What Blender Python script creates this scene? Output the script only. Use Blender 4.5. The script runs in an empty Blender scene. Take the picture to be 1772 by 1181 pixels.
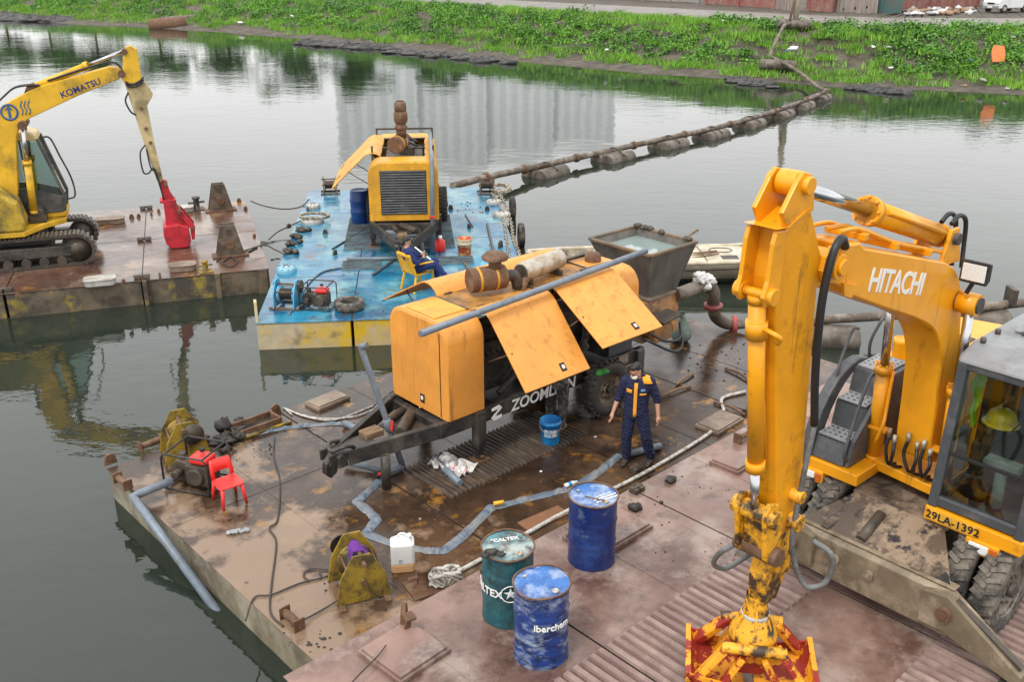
import bpy, bmesh, math, random
import numpy as np
from mathutils import Vector, Matrix
random.seed(7); np.random.seed(7)
S = bpy.context.scene
COL = S.collection
R = math.radians
# ------------------------------------------------------------------ camera
FPX, HOR, CAMZ = 1650.0, -75.0, 7.68          # focal length and horizon row in photo pixels, camera height over the water
CX, CY = 886.0, 590.5
PITCH = math.atan((CY - HOR) / FPX)
cam = bpy.data.cameras.new('camera'); camo = bpy.data.objects.new('camera', cam); COL.objects.link(camo)
cam.sensor_width = 36; cam.sensor_fit = 'HORIZONTAL'; cam.lens = FPX / 1772 * 36
cam.clip_start = 0.1; cam.clip_end = 3000
camo.location = (0, 0, CAMZ); camo.rotation_euler = (math.pi / 2 - PITCH, 0, 0)
S.camera = camo
# ------------------------------------------------------------------ sky, sun, exposure (bright overcast)
W = bpy.data.worlds.new('World'); S.world = W; W.use_nodes = True
nt = W.node_tree; nt.nodes.clear()
SUN_EL, SUN_AZ = R(58), R(215)
sky = nt.nodes.new('ShaderNodeTexSky'); sky.sky_type = 'NISHITA'; sky.sun_disc = False
sky.sun_elevation = SUN_EL; sky.sun_rotation = SUN_AZ; sky.dust_density = 4; sky.air_density = 1.0
tc = nt.nodes.new('ShaderNodeTexCoord')
cn = nt.nodes.new('ShaderNodeTexNoise'); cn.inputs['Scale'].default_value = 1.6; cn.inputs['Detail'].default_value = 5
mp = nt.nodes.new('ShaderNodeMapping'); mp.inputs['Scale'].default_value = (1, 1, 2.5)
cr = nt.nodes.new('ShaderNodeValToRGB'); cr.color_ramp.elements[0].position = .3; cr.color_ramp.elements[1].position = .75
cr.color_ramp.elements[0].color = (11.7, 11.7, 11.7, 1); cr.color_ramp.elements[1].color = (14.6, 14.5, 14.3, 1)
mx = nt.nodes.new('ShaderNodeMix'); mx.data_type = 'RGBA'; mx.inputs[0].default_value = .88
bg = nt.nodes.new('ShaderNodeBackground'); bg.inputs['Strength'].default_value = .1
wo = nt.nodes.new('ShaderNodeOutputWorld')
L = nt.links.new
L(tc.outputs['Generated'], mp.inputs[0]); L(mp.outputs[0], cn.inputs['Vector']); L(cn.outputs['Fac'], cr.inputs[0])
L(sky.outputs[0], mx.inputs[6]); L(cr.outputs[0], mx.inputs[7]); L(mx.outputs[2], bg.inputs[0]); L(bg.outputs[0], wo.inputs[0])
sd = bpy.data.lights.new('sun', 'SUN'); sd.energy = 1.5; sd.angle = R(11); sd.color = (1, .97, .92)
so = bpy.data.objects.new('sun', sd); COL.objects.link(so)
sdir = Vector((math.sin(SUN_AZ) * math.cos(SUN_EL), math.cos(SUN_AZ) * math.cos(SUN_EL), math.sin(SUN_EL)))
so.rotation_euler = sdir.to_track_quat('Z', 'Y').to_euler(); so.location = (0, -20, 40)
S.view_settings.view_transform = 'Standard'; S.view_settings.look = 'None'
S.view_settings.exposure = 0.40; S.view_settings.gamma = 1
S.cycles.max_bounces = 6; S.cycles.diffuse_bounces = 3; S.cycles.glossy_bounces = 4; S.cycles.transmission_bounces = 5
S.cycles.caustics_reflective = False; S.cycles.caustics_refractive = False
S.cycles.use_denoising = True
# ------------------------------------------------------------------ helpers
def px(x, y, z):
    """point of the horizontal plane z that the photo shows at pixel (x, y)"""
    b = -(y - CY) / FPX
    dy = math.cos(PITCH) + b * math.sin(PITCH); dz = -math.sin(PITCH) + b * math.cos(PITCH)
    t = (z - CAMZ) / dz
    return Vector(((x - CX) / FPX * t, dy * t, z))
def vplane(pts, C, psi):
    """pixels -> (r, z) in the vertical plane through C heading psi degrees"""
    F = (math.cos(R(psi)), math.sin(R(psi))); N = (-F[1], F[0]); out = []
    for x, y in pts:
        b = -(y - CY) / FPX
        d = ((x - CX) / FPX, math.cos(PITCH) + b * math.sin(PITCH), -math.sin(PITCH) + b * math.cos(PITCH))
        t = (N[0] * C[0] + N[1] * C[1]) / (N[0] * d[0] + N[1] * d[1])
        out.append(((d[0] * t - C[0]) * F[0] + (d[1] * t - C[1]) * F[1], CAMZ + d[2] * t))
    return out
class MB:
    """collects shapes; build() links them as one mesh object"""
    def __init__(s): s.v = []; s.f = []; s.sm = []
    def add(s, vs, fs, smooth=False):
        o = len(s.v); s.v += [tuple(v) for v in vs]
        s.f += [tuple(i + o for i in f) for f in fs]; s.sm += [smooth] * len(fs); return s
    def box(s, c, d, m=None):
        x, y, z = d[0] / 2, d[1] / 2, d[2] / 2
        vs = [Vector(((-x, x)[i & 1], (-y, y)[i >> 1 & 1], (-z, z)[i >> 2])) for i in range(8)]
        if m is not None: vs = [m @ v for v in vs]
        c = Vector(c)
        return s.add([v + c for v in vs], [(0, 2, 3, 1), (4, 5, 7, 6), (0, 1, 5, 4), (2, 6, 7, 3), (0, 4, 6, 2), (1, 3, 7, 5)])
    def bar(s, a, b, w, h, up=(0, 0, 1)):
        a, b = Vector(a), Vector(b); d = b - a; l = d.length; d.normalize(); up = Vector(up)
        y = up.cross(d)
        if y.length < 1e-4: y = Vector((1, 0, 0)).cross(d)
        y.normalize(); z = d.cross(y)
        return s.box((a + b) / 2, (l, w, h), Matrix((d, y, z)).transposed())
    def tube(s, pts, r, n=10, caps=True, smooth=True, closed=False):
        pts = [Vector(p) for p in pts]; k = len(pts); rs = r if isinstance(r, (list, tuple)) else [r] * k
        o = []; prev = None
        for i, p in enumerate(pts):
            if closed: d = pts[(i + 1) % k] - pts[i - 1]
            else: d = (pts[min(i + 1, k - 1)] - pts[max(i - 1, 0)])
            if d.length < 1e-9: d = Vector((0, 0, 1))
            d.normalize()
            if prev is None:
                u = d.cross(Vector((0, 0, 1)))
                if u.length < 1e-3: u = d.cross(Vector((1, 0, 0)))
            else: u = prev - d * prev.dot(d)
            u.normalize(); prev = u; w = d.cross(u)
            o.append([p + (u * math.cos(2 * math.pi * j / n) + w * math.sin(2 * math.pi * j / n)) * rs[i] for j in range(n)])
        vs = [v for ring in o for v in ring]; fs = []
        for i in range(k if closed else k - 1):
            for j in range(n):
                a, b = i * n + j, i * n + (j + 1) % n; c, d = ((i + 1) % k) * n + (j + 1) % n, ((i + 1) % k) * n + j
                fs.append((a, b, c, d))
        s.add(vs, fs, smooth)
        if caps and not closed:
            b = len(s.v) - len(vs)
            s.f.append(tuple(b + j for j in range(n))[::-1]); s.f.append(tuple(b + (k - 1) * n + j for j in range(n))); s.sm += [False, False]
        return s
    def cyl(s, a, b, r, n=16, r2=None, smooth=True): return s.tube([a, b], [r, r if r2 is None else r2], n, True, smooth)
    def lathe(s, prof, n=20, m=None, smooth=True, a0=0, a1=360):
        """prof: (radius, z) from bottom to top"""
        full = abs(a1 - a0 - 360) < .1; cnt = n if full else n + 1; vs = []
        for r, z in prof:
            for j in range(cnt):
                a = R(a0 + (a1 - a0) * j / n); vs.append(Vector((r * math.cos(a), r * math.sin(a), z)))
        fs = []
        for i in range(len(prof) - 1):
            for j in range(n):
                a, b = i * cnt + j, i * cnt + (j + 1) % cnt; fs.append((a, b, b + cnt, a + cnt))
        if m is not None: vs = [m @ v for v in vs]
        return s.add(vs, fs, smooth)
    def prism(s, pts, y0, y1, m=None):
        """polygon of (x, z) extruded from y0 to y1"""
        n = len(pts); vs = [Vector((p[0], y0, p[1])) for p in pts] + [Vector((p[0], y1, p[1])) for p in pts]
        if m is not None: vs = [m @ v for v in vs]
        return s.add(vs, [tuple(range(n)), tuple(range(2 * n - 1, n - 1, -1))] + [((i + 1) % n, i, i + n, (i + 1) % n + n) for i in range(n)])
    def slab(s, pts, z0, z1):
        n = len(pts); vs = [Vector((p[0], p[1], z0)) for p in pts] + [Vector((p[0], p[1], z1)) for p in pts]
        return s.add(vs, [tuple(range(n))[::-1], tuple(range(n, 2 * n))] + [(i, (i + 1) % n, (i + 1) % n + n, i + n) for i in range(n)])
    def blob(s, c, d, seed=0, n=8, k=6, amp=.25):
        rnd = random.Random(seed); c = Vector(c); vs = []; fs = []
        for i in range(k + 1):
            t = math.pi * i / k
            for j in range(n):
                a = 2 * math.pi * j / n; q = 1 + rnd.uniform(-amp, amp)
                vs.append(c + Vector((d[0] / 2 * math.sin(t) * math.cos(a) * q, d[1] / 2 * math.sin(t) * math.sin(a) * q, -d[2] / 2 * math.cos(t) * q)))
        for i in range(k):
            for j in range(n): fs.append((i * n + j, i * n + (j + 1) % n, (i + 1) * n + (j + 1) % n, (i + 1) * n + j))
        return s.add(vs, fs, True)
    def mesh(s, name, mat):
        me = bpy.data.meshes.new(name); me.from_pydata(s.v, [], s.f); me.update()
        me.polygons.foreach_set('use_smooth', s.sm)
        bm = bmesh.new(); bm.from_mesh(me); bmesh.ops.remove_doubles(bm, verts=bm.verts, dist=1e-5)
        bmesh.ops.recalc_face_normals(bm, faces=bm.faces); bm.to_mesh(me); bm.free()
        if mat: me.materials.append(mat)
        return me
    def build(s, name, mat, parent=None, bev=0, loc=None, rot=None, sm=0):
        me = s.mesh(name, mat)
        if sm: me.shade_smooth(); me.set_sharp_from_angle(angle=R(sm))
        o = bpy.data.objects.new(name, me); COL.objects.link(o)
        if parent: o.parent = parent
        if loc is not None: o.location = loc
        if rot is not None: o.rotation_euler = rot
        if bev:
            b = o.modifiers.new('bevel', 'BEVEL'); b.width = bev; b.segments = 2; b.limit_method = 'ANGLE'; b.angle_limit = R(40)
        return o
def box(name, mat, parent, c, d, bev=0, m=None): return MB().box(c, d, m).build(name, mat, parent, bev)
def tag(o, label=None, cat=None, group=None, kind=None):
    if label: o['label'] = label
    if cat: o['category'] = cat
    if group: o['group'] = group
    if kind: o['kind'] = kind
    return o
def thing(name, label, cat, loc=(0, 0, 0), rz=0, group=None):
    o = bpy.data.objects.new(name, None); COL.objects.link(o); o.empty_display_size = .2
    o.location = loc; o.rotation_euler = (0, 0, R(rz)); return tag(o, label, cat, group)
def copy_tree(o, parent=None):
    c = o.copy(); COL.objects.link(c); c.parent = parent
    for ch in list(o.children): copy_tree(ch, c)
    return c
def piece(src, parent, loc, rz=0):
    c = src.copy(); COL.objects.link(c); c.parent = parent; c.location = loc; c.rotation_euler = (0, 0, rz); return c
def lettering(txt, size, mat, parent, m, name='lettering', ext=.004, bend=0, shear=0, space=1):
    """raised flat print; m places the text plane (x along the line, y up, z out)"""
    cu = bpy.data.curves.new(name, 'FONT'); cu.body = txt; cu.size = size; cu.extrude = ext; cu.align_x = 'CENTER'; cu.align_y = 'CENTER'
    cu.shear = shear; cu.space_character = space; cu.resolution_u = 3; cu.offset = size * .02
    t = bpy.data.objects.new('tmp', cu); COL.objects.link(t)
    me = bpy.data.meshes.new_from_object(t.evaluated_get(bpy.context.evaluated_depsgraph_get()))
    bpy.data.objects.remove(t); bpy.data.curves.remove(cu)
    me.materials.clear(); me.materials.append(mat); me.name = name
    for v in me.vertices:
        if bend:
            a = v.co.x / bend; r = bend + v.co.z
            v.co = m @ Vector((r * math.sin(a), v.co.y, r * math.cos(a) - bend))
        else: v.co = m @ v.co
    o = bpy.data.objects.new(name, me); COL.objects.link(o); o.parent = parent; return o
def frame(o, x, y):
    """matrix from an origin and two directions"""
    x = Vector(x).normalized(); z = x.cross(Vector(y)).normalized(); y = z.cross(x)
    return Matrix.Translation(Vector(o)) @ Matrix((x, y, z)).transposed().to_4x4()
def curve_pts(pts, n=6):
    """Catmull-Rom through the points"""
    p = [Vector(q) for q in pts]; p = [p[0] * 2 - p[1]] + p + [p[-1] * 2 - p[-2]]; out = []
    for i in range(1, len(p) - 2):
        for k in range(n):
            t = k / n; a, b, c, d = p[i - 1], p[i], p[i + 1], p[i + 2]
            out.append(.5 * ((2 * b) + (c - a) * t + (2 * a - 5 * b + 4 * c - d) * t * t + (3 * b - a - 3 * c + d) * t ** 3))
    return out + [p[-2]]
# ------------------------------------------------------------------ materials
MATS = {}
def mat(name, base, rough=.6, metal=0.0, dirt=None, amt=.4, scale=2.0, speck=None, samt=.3, sscale=9.0, bump=.15, var=.18,
        drough=None, rnd=True, spec=.5, soft=.08, stretch=(1, 1, 1), bscale=25.0, coat=0, dent=0, streak=None):
    m = bpy.data.materials.new(name); m.use_nodes = True; n = m.node_tree; N = n.nodes; Lk = n.links.new
    b = N['Principled BSDF']; b.inputs['Roughness'].default_value = rough; b.inputs['Metallic'].default_value = metal
    b.inputs['Specular IOR Level'].default_value = spec
    if coat: b.inputs['Coat Weight'].default_value = coat; b.inputs['Coat Roughness'].default_value = .15
    t = N.new('ShaderNodeTexCoord'); vec = t.outputs['Object']
    if rnd:
        oi = N.new('ShaderNodeObjectInfo'); ad = N.new('ShaderNodeVectorMath'); ad.operation = 'ADD'
        ml = N.new('ShaderNodeVectorMath'); ml.operation = 'SCALE'; ml.inputs['Scale'].default_value = 37
        cb = N.new('ShaderNodeCombineXYZ')
        for i in range(3): Lk(oi.outputs['Random'], cb.inputs[i])
        Lk(cb.outputs[0], ml.inputs[0]); Lk(vec, ad.inputs[0]); Lk(ml.outputs[0], ad.inputs[1]); vec = ad.outputs[0]
    if stretch != (1, 1, 1):
        mpn = N.new('ShaderNodeMapping'); mpn.inputs['Scale'].default_value = stretch; Lk(vec, mpn.inputs[0]); vec = mpn.outputs[0]
    def noise(sc, det, ro=.6):
        q = N.new('ShaderNodeTexNoise'); q.inputs['Scale'].default_value = sc; q.inputs['Detail'].default_value = det; q.inputs['Roughness'].default_value = ro
        Lk(vec, q.inputs['Vector']); return q.outputs['Fac']
    def ramp(src, a, w):
        q = N.new('ShaderNodeMapRange'); q.inputs['From Min'].default_value = a - w; q.inputs['From Max'].default_value = a + w; Lk(src, q.inputs['Value']); return q.outputs[0]
    def mixc(f, A, B):
        q = N.new('ShaderNodeMix'); q.data_type = 'RGBA'; Lk(f, q.inputs[0])
        for i, c in ((6, A), (7, B)):
            if isinstance(c, tuple): q.inputs[i].default_value = (*c[:3], 1)
            else: Lk(c, q.inputs[i])
        return q.outputs[2]
    col = base; fine = noise(bscale, 6, .65)
    if var:
        lo = tuple(c * (1 - var * 1.3) for c in base); hi = tuple(min(1, c * (1 + var)) for c in base)
        col = mixc(ramp(noise(scale * 2.3, 5), .5, .3), lo, hi)
    if dirt:
        layers = dirt if isinstance(dirt, list) else [(dirt, amt, scale)]
        for k, (dc, da, ds) in enumerate(layers):
            mk = ramp(noise(ds, 8, .68), .72 - .45 * da, soft); col = mixc(mk, col, dc)
            if drough is not None and k == 0:
                q = N.new('ShaderNodeMapRange'); q.inputs['To Min'].default_value = rough; q.inputs['To Max'].default_value = drough
                Lk(mk, q.inputs['Value']); Lk(q.outputs[0], b.inputs['Roughness'])
    if speck:
        col = mixc(ramp(noise(sscale, 9, .75), .78 - .4 * samt, .04), col, speck)
    if streak:                                          # run-down grime: noise stretched along the height
        mps = N.new('ShaderNodeMapping'); mps.inputs['Scale'].default_value = (7, 7, .7); Lk(vec, mps.inputs[0])
        qs = N.new('ShaderNodeTexNoise'); qs.inputs['Scale'].default_value = 1.0; qs.inputs['Detail'].default_value = 7; qs.inputs['Roughness'].default_value = .7; Lk(mps.outputs[0], qs.inputs['Vector'])
        col = mixc(ramp(qs.outputs['Fac'], .74 - .4 * streak[1], .09), col, streak[0])
    if isinstance(col, tuple): b.inputs['Base Color'].default_value = (*col, 1)
    else: Lk(col, b.inputs['Base Color'])
    if bump:
        bp = N.new('ShaderNodeBump'); bp.inputs['Strength'].default_value = bump; bp.inputs['Distance'].default_value = .02
        Lk(fine, bp.inputs['Height']); Lk(bp.outputs[0], b.inputs['Normal'])
        if dent:
            bd = N.new('ShaderNodeBump'); bd.inputs['Strength'].default_value = dent; bd.inputs['Distance'].default_value = .06; Lk(noise(1.6, 2, .4), bd.inputs['Height']); Lk(bd.outputs[0], bp.inputs['Normal'])
    MATS[name] = m; return m
RUST = (.14, .055, .022); GRIME = (.025, .02, .015); MUD = (.10, .075, .05); TAN = (.36, .27, .19)
m_hit = mat('paint_orange_yellow', (.80, .335, .006), .36, dirt=GRIME, amt=.05, scale=1.6, speck=(.09, .04, .015), samt=.16, sscale=6, bump=.06, var=.1, soft=.1, coat=.15, dent=.2, streak=((.22, .085, .01), .16))
m_hits = mat('paint_orange_greasy', (.78, .325, .006), .42, dirt=[((.045, .03, .015), .17, 1.3), ((.50, .21, .008), .3, 2.6)], speck=(.05, .03, .015), samt=.22, sscale=6, bump=.1, var=.1, soft=.05, dent=.2, streak=((.06, .035, .015), .2))
m_hit2 = mat('paint_yellow_worn', (.76, .36, .015), .5, dirt=(.05, .03, .015), amt=.45, scale=3.5, speck=(.05, .03, .02), samt=.5, sscale=11, bump=.25, soft=.05)
m_grab = mat('grab_paint_red_yellow', (.78, .33, .015), .5, dirt=(.28, .02, .012), amt=.5, scale=3.2, speck=(.05, .025, .015), samt=.35, sscale=10, bump=.15, soft=.015)
m_kom = mat('paint_faded_yellow', (.72, .42, .02), .5, dirt=(.12, .09, .025), amt=.3, scale=1.2, speck=(.08, .05, .02), samt=.3, sscale=6, bump=.08, soft=.12)
m_stickmud = mat('muddy_stick', (.55, .43, .22), .65, dirt=(.25, .20, .10), amt=.45, scale=1.4, speck=RUST, samt=.25, bump=.1)
m_zoom = mat('paint_orange', (.78, .325, .055), .45, dirt=(.58, .25, .05), amt=.3, scale=1.3, speck=(.20, .09, .03), samt=.2, sscale=9, bump=.05, var=.1, soft=.2, dent=.35, streak=((.34, .14, .03), .30))
m_zoomrust = mat('orange_top_rusty', (.55, .25, .04), .55, dirt=(.10, .06, .03), amt=.5, scale=2.2, speck=RUST, samt=.4, bump=.12, soft=.15)
m_ysheet = mat('paint_amber', (.70, .34, .02), .45, dirt=(.35, .18, .03), amt=.25, scale=1.6, speck=(.12, .07, .03), samt=.25, bump=.06, soft=.2, dent=.3, streak=((.25, .11, .02), .2))
m_red = mat('red_paint', (.50, .02, .035), .5, dirt=(.22, .015, .02), amt=.35, scale=2.5, speck=(.12, .05, .04), samt=.2, bump=.08)
m_black = mat('black_steel', (.015, .015, .016), .5, dirt=[((.085, .072, .058), .42, 2.2), ((.035, .03, .025), .4, 5)], amt=.4, scale=3, bump=.2)
m_dsteel = mat('dark_greasy_steel', (.062, .054, .045), .5, metal=.3, dirt=(.11, .085, .06), amt=.4, scale=4, speck=RUST, samt=.3, bump=.2)
m_gsteel = mat('grey_cover', (.055, .059, .066), .5, dirt=(.11, .108, .105), amt=.35, scale=3, bump=.08)
m_lgsteel = mat('grey_roof', (.24, .25, .26), .5, dirt=(.15, .15, .15), amt=.35, scale=2, bump=.06)
m_chrome = mat('cylinder_rod', (.55, .56, .58), .16, metal=1, var=.1, bump=0)
m_rustst = mat('rusty_steel', (.13, .065, .035), .75, metal=.1, dirt=(.20, .12, .07), amt=.4, scale=5, speck=(.04, .025, .018), samt=.4, bump=.35)
m_olive = mat('winch_olive_yellow', (.30, .20, .02), .6, dirt=(.07, .05, .02), amt=.45, scale=4, speck=RUST, samt=.4, bump=.25)
m_rubber = mat('tyre_rubber', (.022, .021, .020), .8, dirt=(.11, .09, .07), amt=.45, scale=5, bump=.3)
m_rubberm = mat('tyre_rubber_dusty', (.050, .046, .042), .85, dirt=(.17, .145, .115), amt=.5, scale=6, bump=.3)
m_tyre2 = mat('trailer_tyre', (.030, .028, .026), .75, dirt=(.062, .054, .045), amt=.45, scale=3, bump=.2, soft=.2)
m_hose = mat('hydraulic_hose', (.014, .014, .015), .45, bump=.05)
m_greyhose = mat('faded_hose', (.16, .17, .17), .6, dirt=(.08, .07, .06), amt=.4, scale=6, bump=.1)
m_pvc = mat('grey_pvc', (.165, .20, .245), .4, dirt=(.13, .14, .15), amt=.35, scale=5, bump=.04)
m_layflat = mat('layflat_hose', (.105, .14, .19), .5, dirt=(.21, .215, .21), amt=.42, scale=4, speck=(.07, .07, .07), samt=.35, sscale=8, bump=.25)
m_glass = mat('cab_glass', (.02, .03, .03), .06, bump=0, var=0, spec=.8)
b_ = m_glass.node_tree.nodes['Principled BSDF']; b_.inputs['Transmission Weight'].default_value = .75; b_.inputs['IOR'].default_value = 1.15; b_.inputs['Base Color'].default_value = (.55, .66, .62, 1); b_.inputs['Specular IOR Level'].default_value = 1.0
m_glassd = mat('dark_glass', (.03, .06, .06), .08, bump=0, var=.1, spec=.8)
m_light = mat('lamp_lens', (.75, .78, .78), .15, bump=0, var=.2, scale=30)
m_white = mat('white_print', (.80, .80, .78), .5, var=.06, bump=0)
m_navyp = mat('navy_print', (.02, .03, .14), .5, var=.05, bump=0)
m_blackp = mat('black_print', (.012, .012, .012), .6, var=0, bump=0)
m_silver = mat('silencer_galvanised', (.50, .47, .40), .42, metal=.5, dirt=(.30, .20, .10), amt=.35, scale=3, speck=RUST, samt=.25, bump=.08)
m_wood = mat('weathered_wood', (.24, .15, .08), .8, dirt=(.12, .075, .045), amt=.5, scale=3, bump=.3, stretch=(1, 6, 6))
m_rope = mat('white_rope', (.55, .53, .49), .9, dirt=(.25, .23, .2), amt=.4, scale=14, bump=.5, bscale=70)
m_rope2 = mat('tan_rope', (.42, .37, .28), .9, dirt=(.14, .12, .09), amt=.45, scale=14, bump=.5, bscale=70)
m_cable = mat('wire_rope', (.05, .04, .033), .7, bump=.3, bscale=60)
m_rock = mat('black_mud_clod', (.028, .024, .021), .55, dirt=(.05, .045, .04), amt=.4, scale=8, bump=.6)
m_plasticr = mat('red_plastic', (.75, .035, .03), .4, var=.06, bump=0)
m_plasticy = mat('yellow_plastic', (.80, .42, .02), .4, var=.05, bump=0, dirt=(.6, .33, .03), amt=.2)
m_bluebkt = mat('blue_bucket', (.012, .19, .55), .35, var=.08, bump=0, dirt=(.02, .32, .66), amt=.4, scale=5)
m_bluedrum = mat('blue_drum', (.006, .022, .125), .36, dirt=[((.02, .06, .22), .3, 3), ((.16, .20, .26), .16, 5)], amt=.3, scale=3, speck=(.03, .025, .03), samt=.22, sscale=6, bump=.1, coat=.1)
m_bluedrumw = mat('blue_drum_worn', (.010, .040, .20), .4, dirt=[((.26, .32, .42), .42, 3.4), ((.008, .02, .08), .38, 6)], speck=(.13, .08, .06), samt=.3, sscale=8, bump=.15, soft=.07, stretch=(1, 1, 2.2))
m_tealdrum = mat('teal_drum', (.010, .075, .095), .4, dirt=[((.03, .13, .14), .4, 3), ((.02, .03, .03), .3, 5)], speck=(.08, .045, .025), samt=.22, sscale=8, bump=.12, coat=.1)
m_teallid = mat('teal_lid_worn', (.09, .24, .27), .3, dirt=[((.34, .38, .36), .45, 4), ((.05, .04, .03), .35, 6)], speck=RUST, samt=.3, bump=.1)
m_bluelid = mat('blue_lid_worn', (.03, .14, .42), .25, dirt=[((.33, .40, .50), .4, 4), ((.02, .05, .2), .3, 6)], speck=RUST, samt=.2, bump=.08)
m_jug = mat('jerrycan_plastic', (.72, .73, .72), .35, var=.05, bump=0)
m_jugl = mat('jerrycan_liquid', (.62, .36, .18), .4, var=.1, bump=0)
m_navy = mat('navy_cloth', (.009, .013, .05), .85, var=.25, scale=6, bump=.4, bscale=14)
m_blue2 = mat('blue_cloth', (.009, .022, .115), .85, var=.25, scale=6, bump=.3, bscale=14)
m_orangec = mat('orange_cloth', (.80, .34, .02), .8, var=.08, bump=.2)
m_camo = mat('camouflage_cloth', (.10, .095, .085), .9, dirt=[((.03, .03, .03), .5, 9), ((.17, .15, .12), .35, 12)], soft=.02, bump=.2)
m_skin = mat('skin', (.47, .25, .17), .55, var=.08, bump=.03)
m_hair = mat('hair', (.010, .009, .009), .5, bump=.5, bscale=60, var=.2)
m_boot = mat('boot', (.03, .026, .022), .7, dirt=(.09, .07, .05), amt=.4, scale=12, bump=.2)
m_bag = mat('green_sack', (.16, .22, .18), .5, var=.15, bump=.3, bscale=12, dirt=(.25, .30, .26), amt=.3)
m_plbag = mat('white_plastic_bag', (.70, .68, .66), .45, dirt=(.32, .28, .25), amt=.35, scale=9, bump=.5, bscale=14)
m_purple = mat('purple_cloth', (.11, .02, .20), .8, bump=.4, bscale=18)
m_boat = mat('boat_gelcoat', (.62, .56, .43), .5, dirt=(.28, .23, .15), amt=.4, scale=2, speck=(.10, .08, .06), samt=.25, bump=.08, soft=.2)
m_tank = mat('tank_steel', (.085, .075, .065), .6, dirt=(.19, .175, .155), amt=.5, scale=2.5, speck=(.16, .075, .035), samt=.2, bump=.2, stretch=(1.6, 1.6, .35), soft=.2)
m_tankw = mat('tank_water', (.24, .30, .29), .06, var=.04, bump=.02, spec=.6)
m_float = mat('float_drum', (.17, .145, .115), .6, dirt=(.07, .055, .042), amt=.5, scale=2, speck=RUST, samt=.3, bump=.2)
m_pipe = mat('pipe_brown', (.10, .075, .056), .65, dirt=(.24, .20, .16), amt=.4, scale=2.5, bump=.2)
# ------------------------------------------------------------------ water
def water_material():
    m = bpy.data.materials.new('river_water'); m.use_nodes = True; n = m.node_tree; N = n.nodes; Lk = n.links.new
    b = N['Principled BSDF']; b.inputs['Base Color'].default_value = (.019, .026, .019, 1); b.inputs['Roughness'].default_value = .035
    b.inputs['IOR'].default_value = 1.5
    g = N.new('ShaderNodeNewGeometry')
    def ns(sc, stretch, det, rot=0):
        mp = N.new('ShaderNodeMapping'); mp.inputs['Scale'].default_value = stretch; mp.inputs['Rotation'].default_value = (0, 0, rot); Lk(g.outputs['Position'], mp.inputs[0])
        q = N.new('ShaderNodeTexNoise'); q.inputs['Scale'].default_value = sc; q.inputs['Detail'].default_value = det; q.inputs['Roughness'].default_value = .55; Lk(mp.outputs[0], q.inputs['Vector']); return q.outputs['Fac']
    a = ns(2.4, (.6, 1.0, 1), 3, .3); c = ns(.32, (1, 1.3, 1), 2); w = ns(.05, (1, 1.6, 1), 3, .7)
    mul = N.new('ShaderNodeMath'); mul.operation = 'MULTIPLY'; Lk(a, mul.inputs[0])
    mr = N.new('ShaderNodeMapRange'); mr.inputs['From Min'].default_value = .35; mr.inputs['From Max'].default_value = .7; mr.inputs['To Min'].default_value = .15; mr.inputs['To Max'].default_value = 1; Lk(w, mr.inputs['Value']); Lk(mr.outputs[0], mul.inputs[1])
    ad = N.new('ShaderNodeMath'); ad.operation = 'MULTIPLY_ADD'; Lk(c, ad.inputs[0]); ad.inputs[1].default_value = 1.2; Lk(mul.outputs[0], ad.inputs[2])
    bp = N.new('ShaderNodeBump'); bp.inputs['Strength'].default_value = .15; bp.inputs['Distance'].default_value = .065
    Lk(ad.outputs[0], bp.inputs['Height']); Lk(bp.outputs[0], b.inputs['Normal'])
    return m
m_water = water_material()
tag(MB().add([(-700, -60, 0), (700, -60, 0), (700, 900, 0), (-700, 900, 0)], [(0, 1, 2, 3)]).build('river', m_water), kind='structure')
# ------------------------------------------------------------------ far bank, road
EDGE = [(-190, 232), (-120, 170), (-66.7, 130.8), (-41.5, 116.7), (-22.8, 102.1), (-9.6, 89.0), (.6, 78.8), (8.9, 70.6), (16, 65.4), (20.8, 62.4), (30.6, 58.3), (48, 52), (80, 42), (130, 30)]
def resample(P, step):
    out = []; P = [Vector((*p, 0)) for p in P]
    for a, b in zip(P[:-1], P[1:]):
        k = max(1, int((b - a).length / step)); out += [a.lerp(b, i / k) for i in range(k)]
    return out + [P[-1]]
E0 = resample(EDGE, 1.2)
NRM = []
for i in range(len(E0)):
    d = E0[min(i + 3, len(E0) - 1)] - E0[max(i - 3, 0)]; NRM.append(Vector((-d.y, d.x, 0)).normalized())
def prof(t, w):
    """height of the bank at t metres from the water's edge, w = width of the slope"""
    if t < 0: return t * .35
    if t < 1.6: return .12 * t
    u = min(1, (t - 1.6) / (w - 1.6)); return .19 + 2.8 * (u * u * (3 - 2 * u))
def bw(p): return 9.0 + max(0, (20 - p.x)) * .11 if p.x < 20 else 9.0 + min(6, (p.x - 20) * .3)
TS = [-3, -1, 0, .8, 1.6, 3, 4.5, 6, 7.5, 9, 11, 13, 16]
def wob(x, y, s=1.0): return math.sin(x * .9 * s + 1.3) * math.cos(y * .7 * s) + .6 * math.sin(x * 1.9 * s + y * 1.3 * s)
vs = []; fs = []; K = len(TS)
for i, (p, nr) in enumerate(zip(E0, NRM)):
    w = bw(p)
    for t in TS:
        tt = t * w / 10 if t > 1.6 else t
        q = p + nr * (tt + .35 * wob(p.x, p.y, .4) * (1 if t < 3 else 0)); z = prof(tt, w)
        if 0 <= t < 10: z += .07 * wob(q.x, q.y, 1.2) * min(1, t)
        vs.append((q.x, q.y, z))
for i in range(len(E0) - 1):
    for j in range(K - 1): fs.append((i * K + j, (i + 1) * K + j, (i + 1) * K + j + 1, i * K + j + 1))
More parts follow.
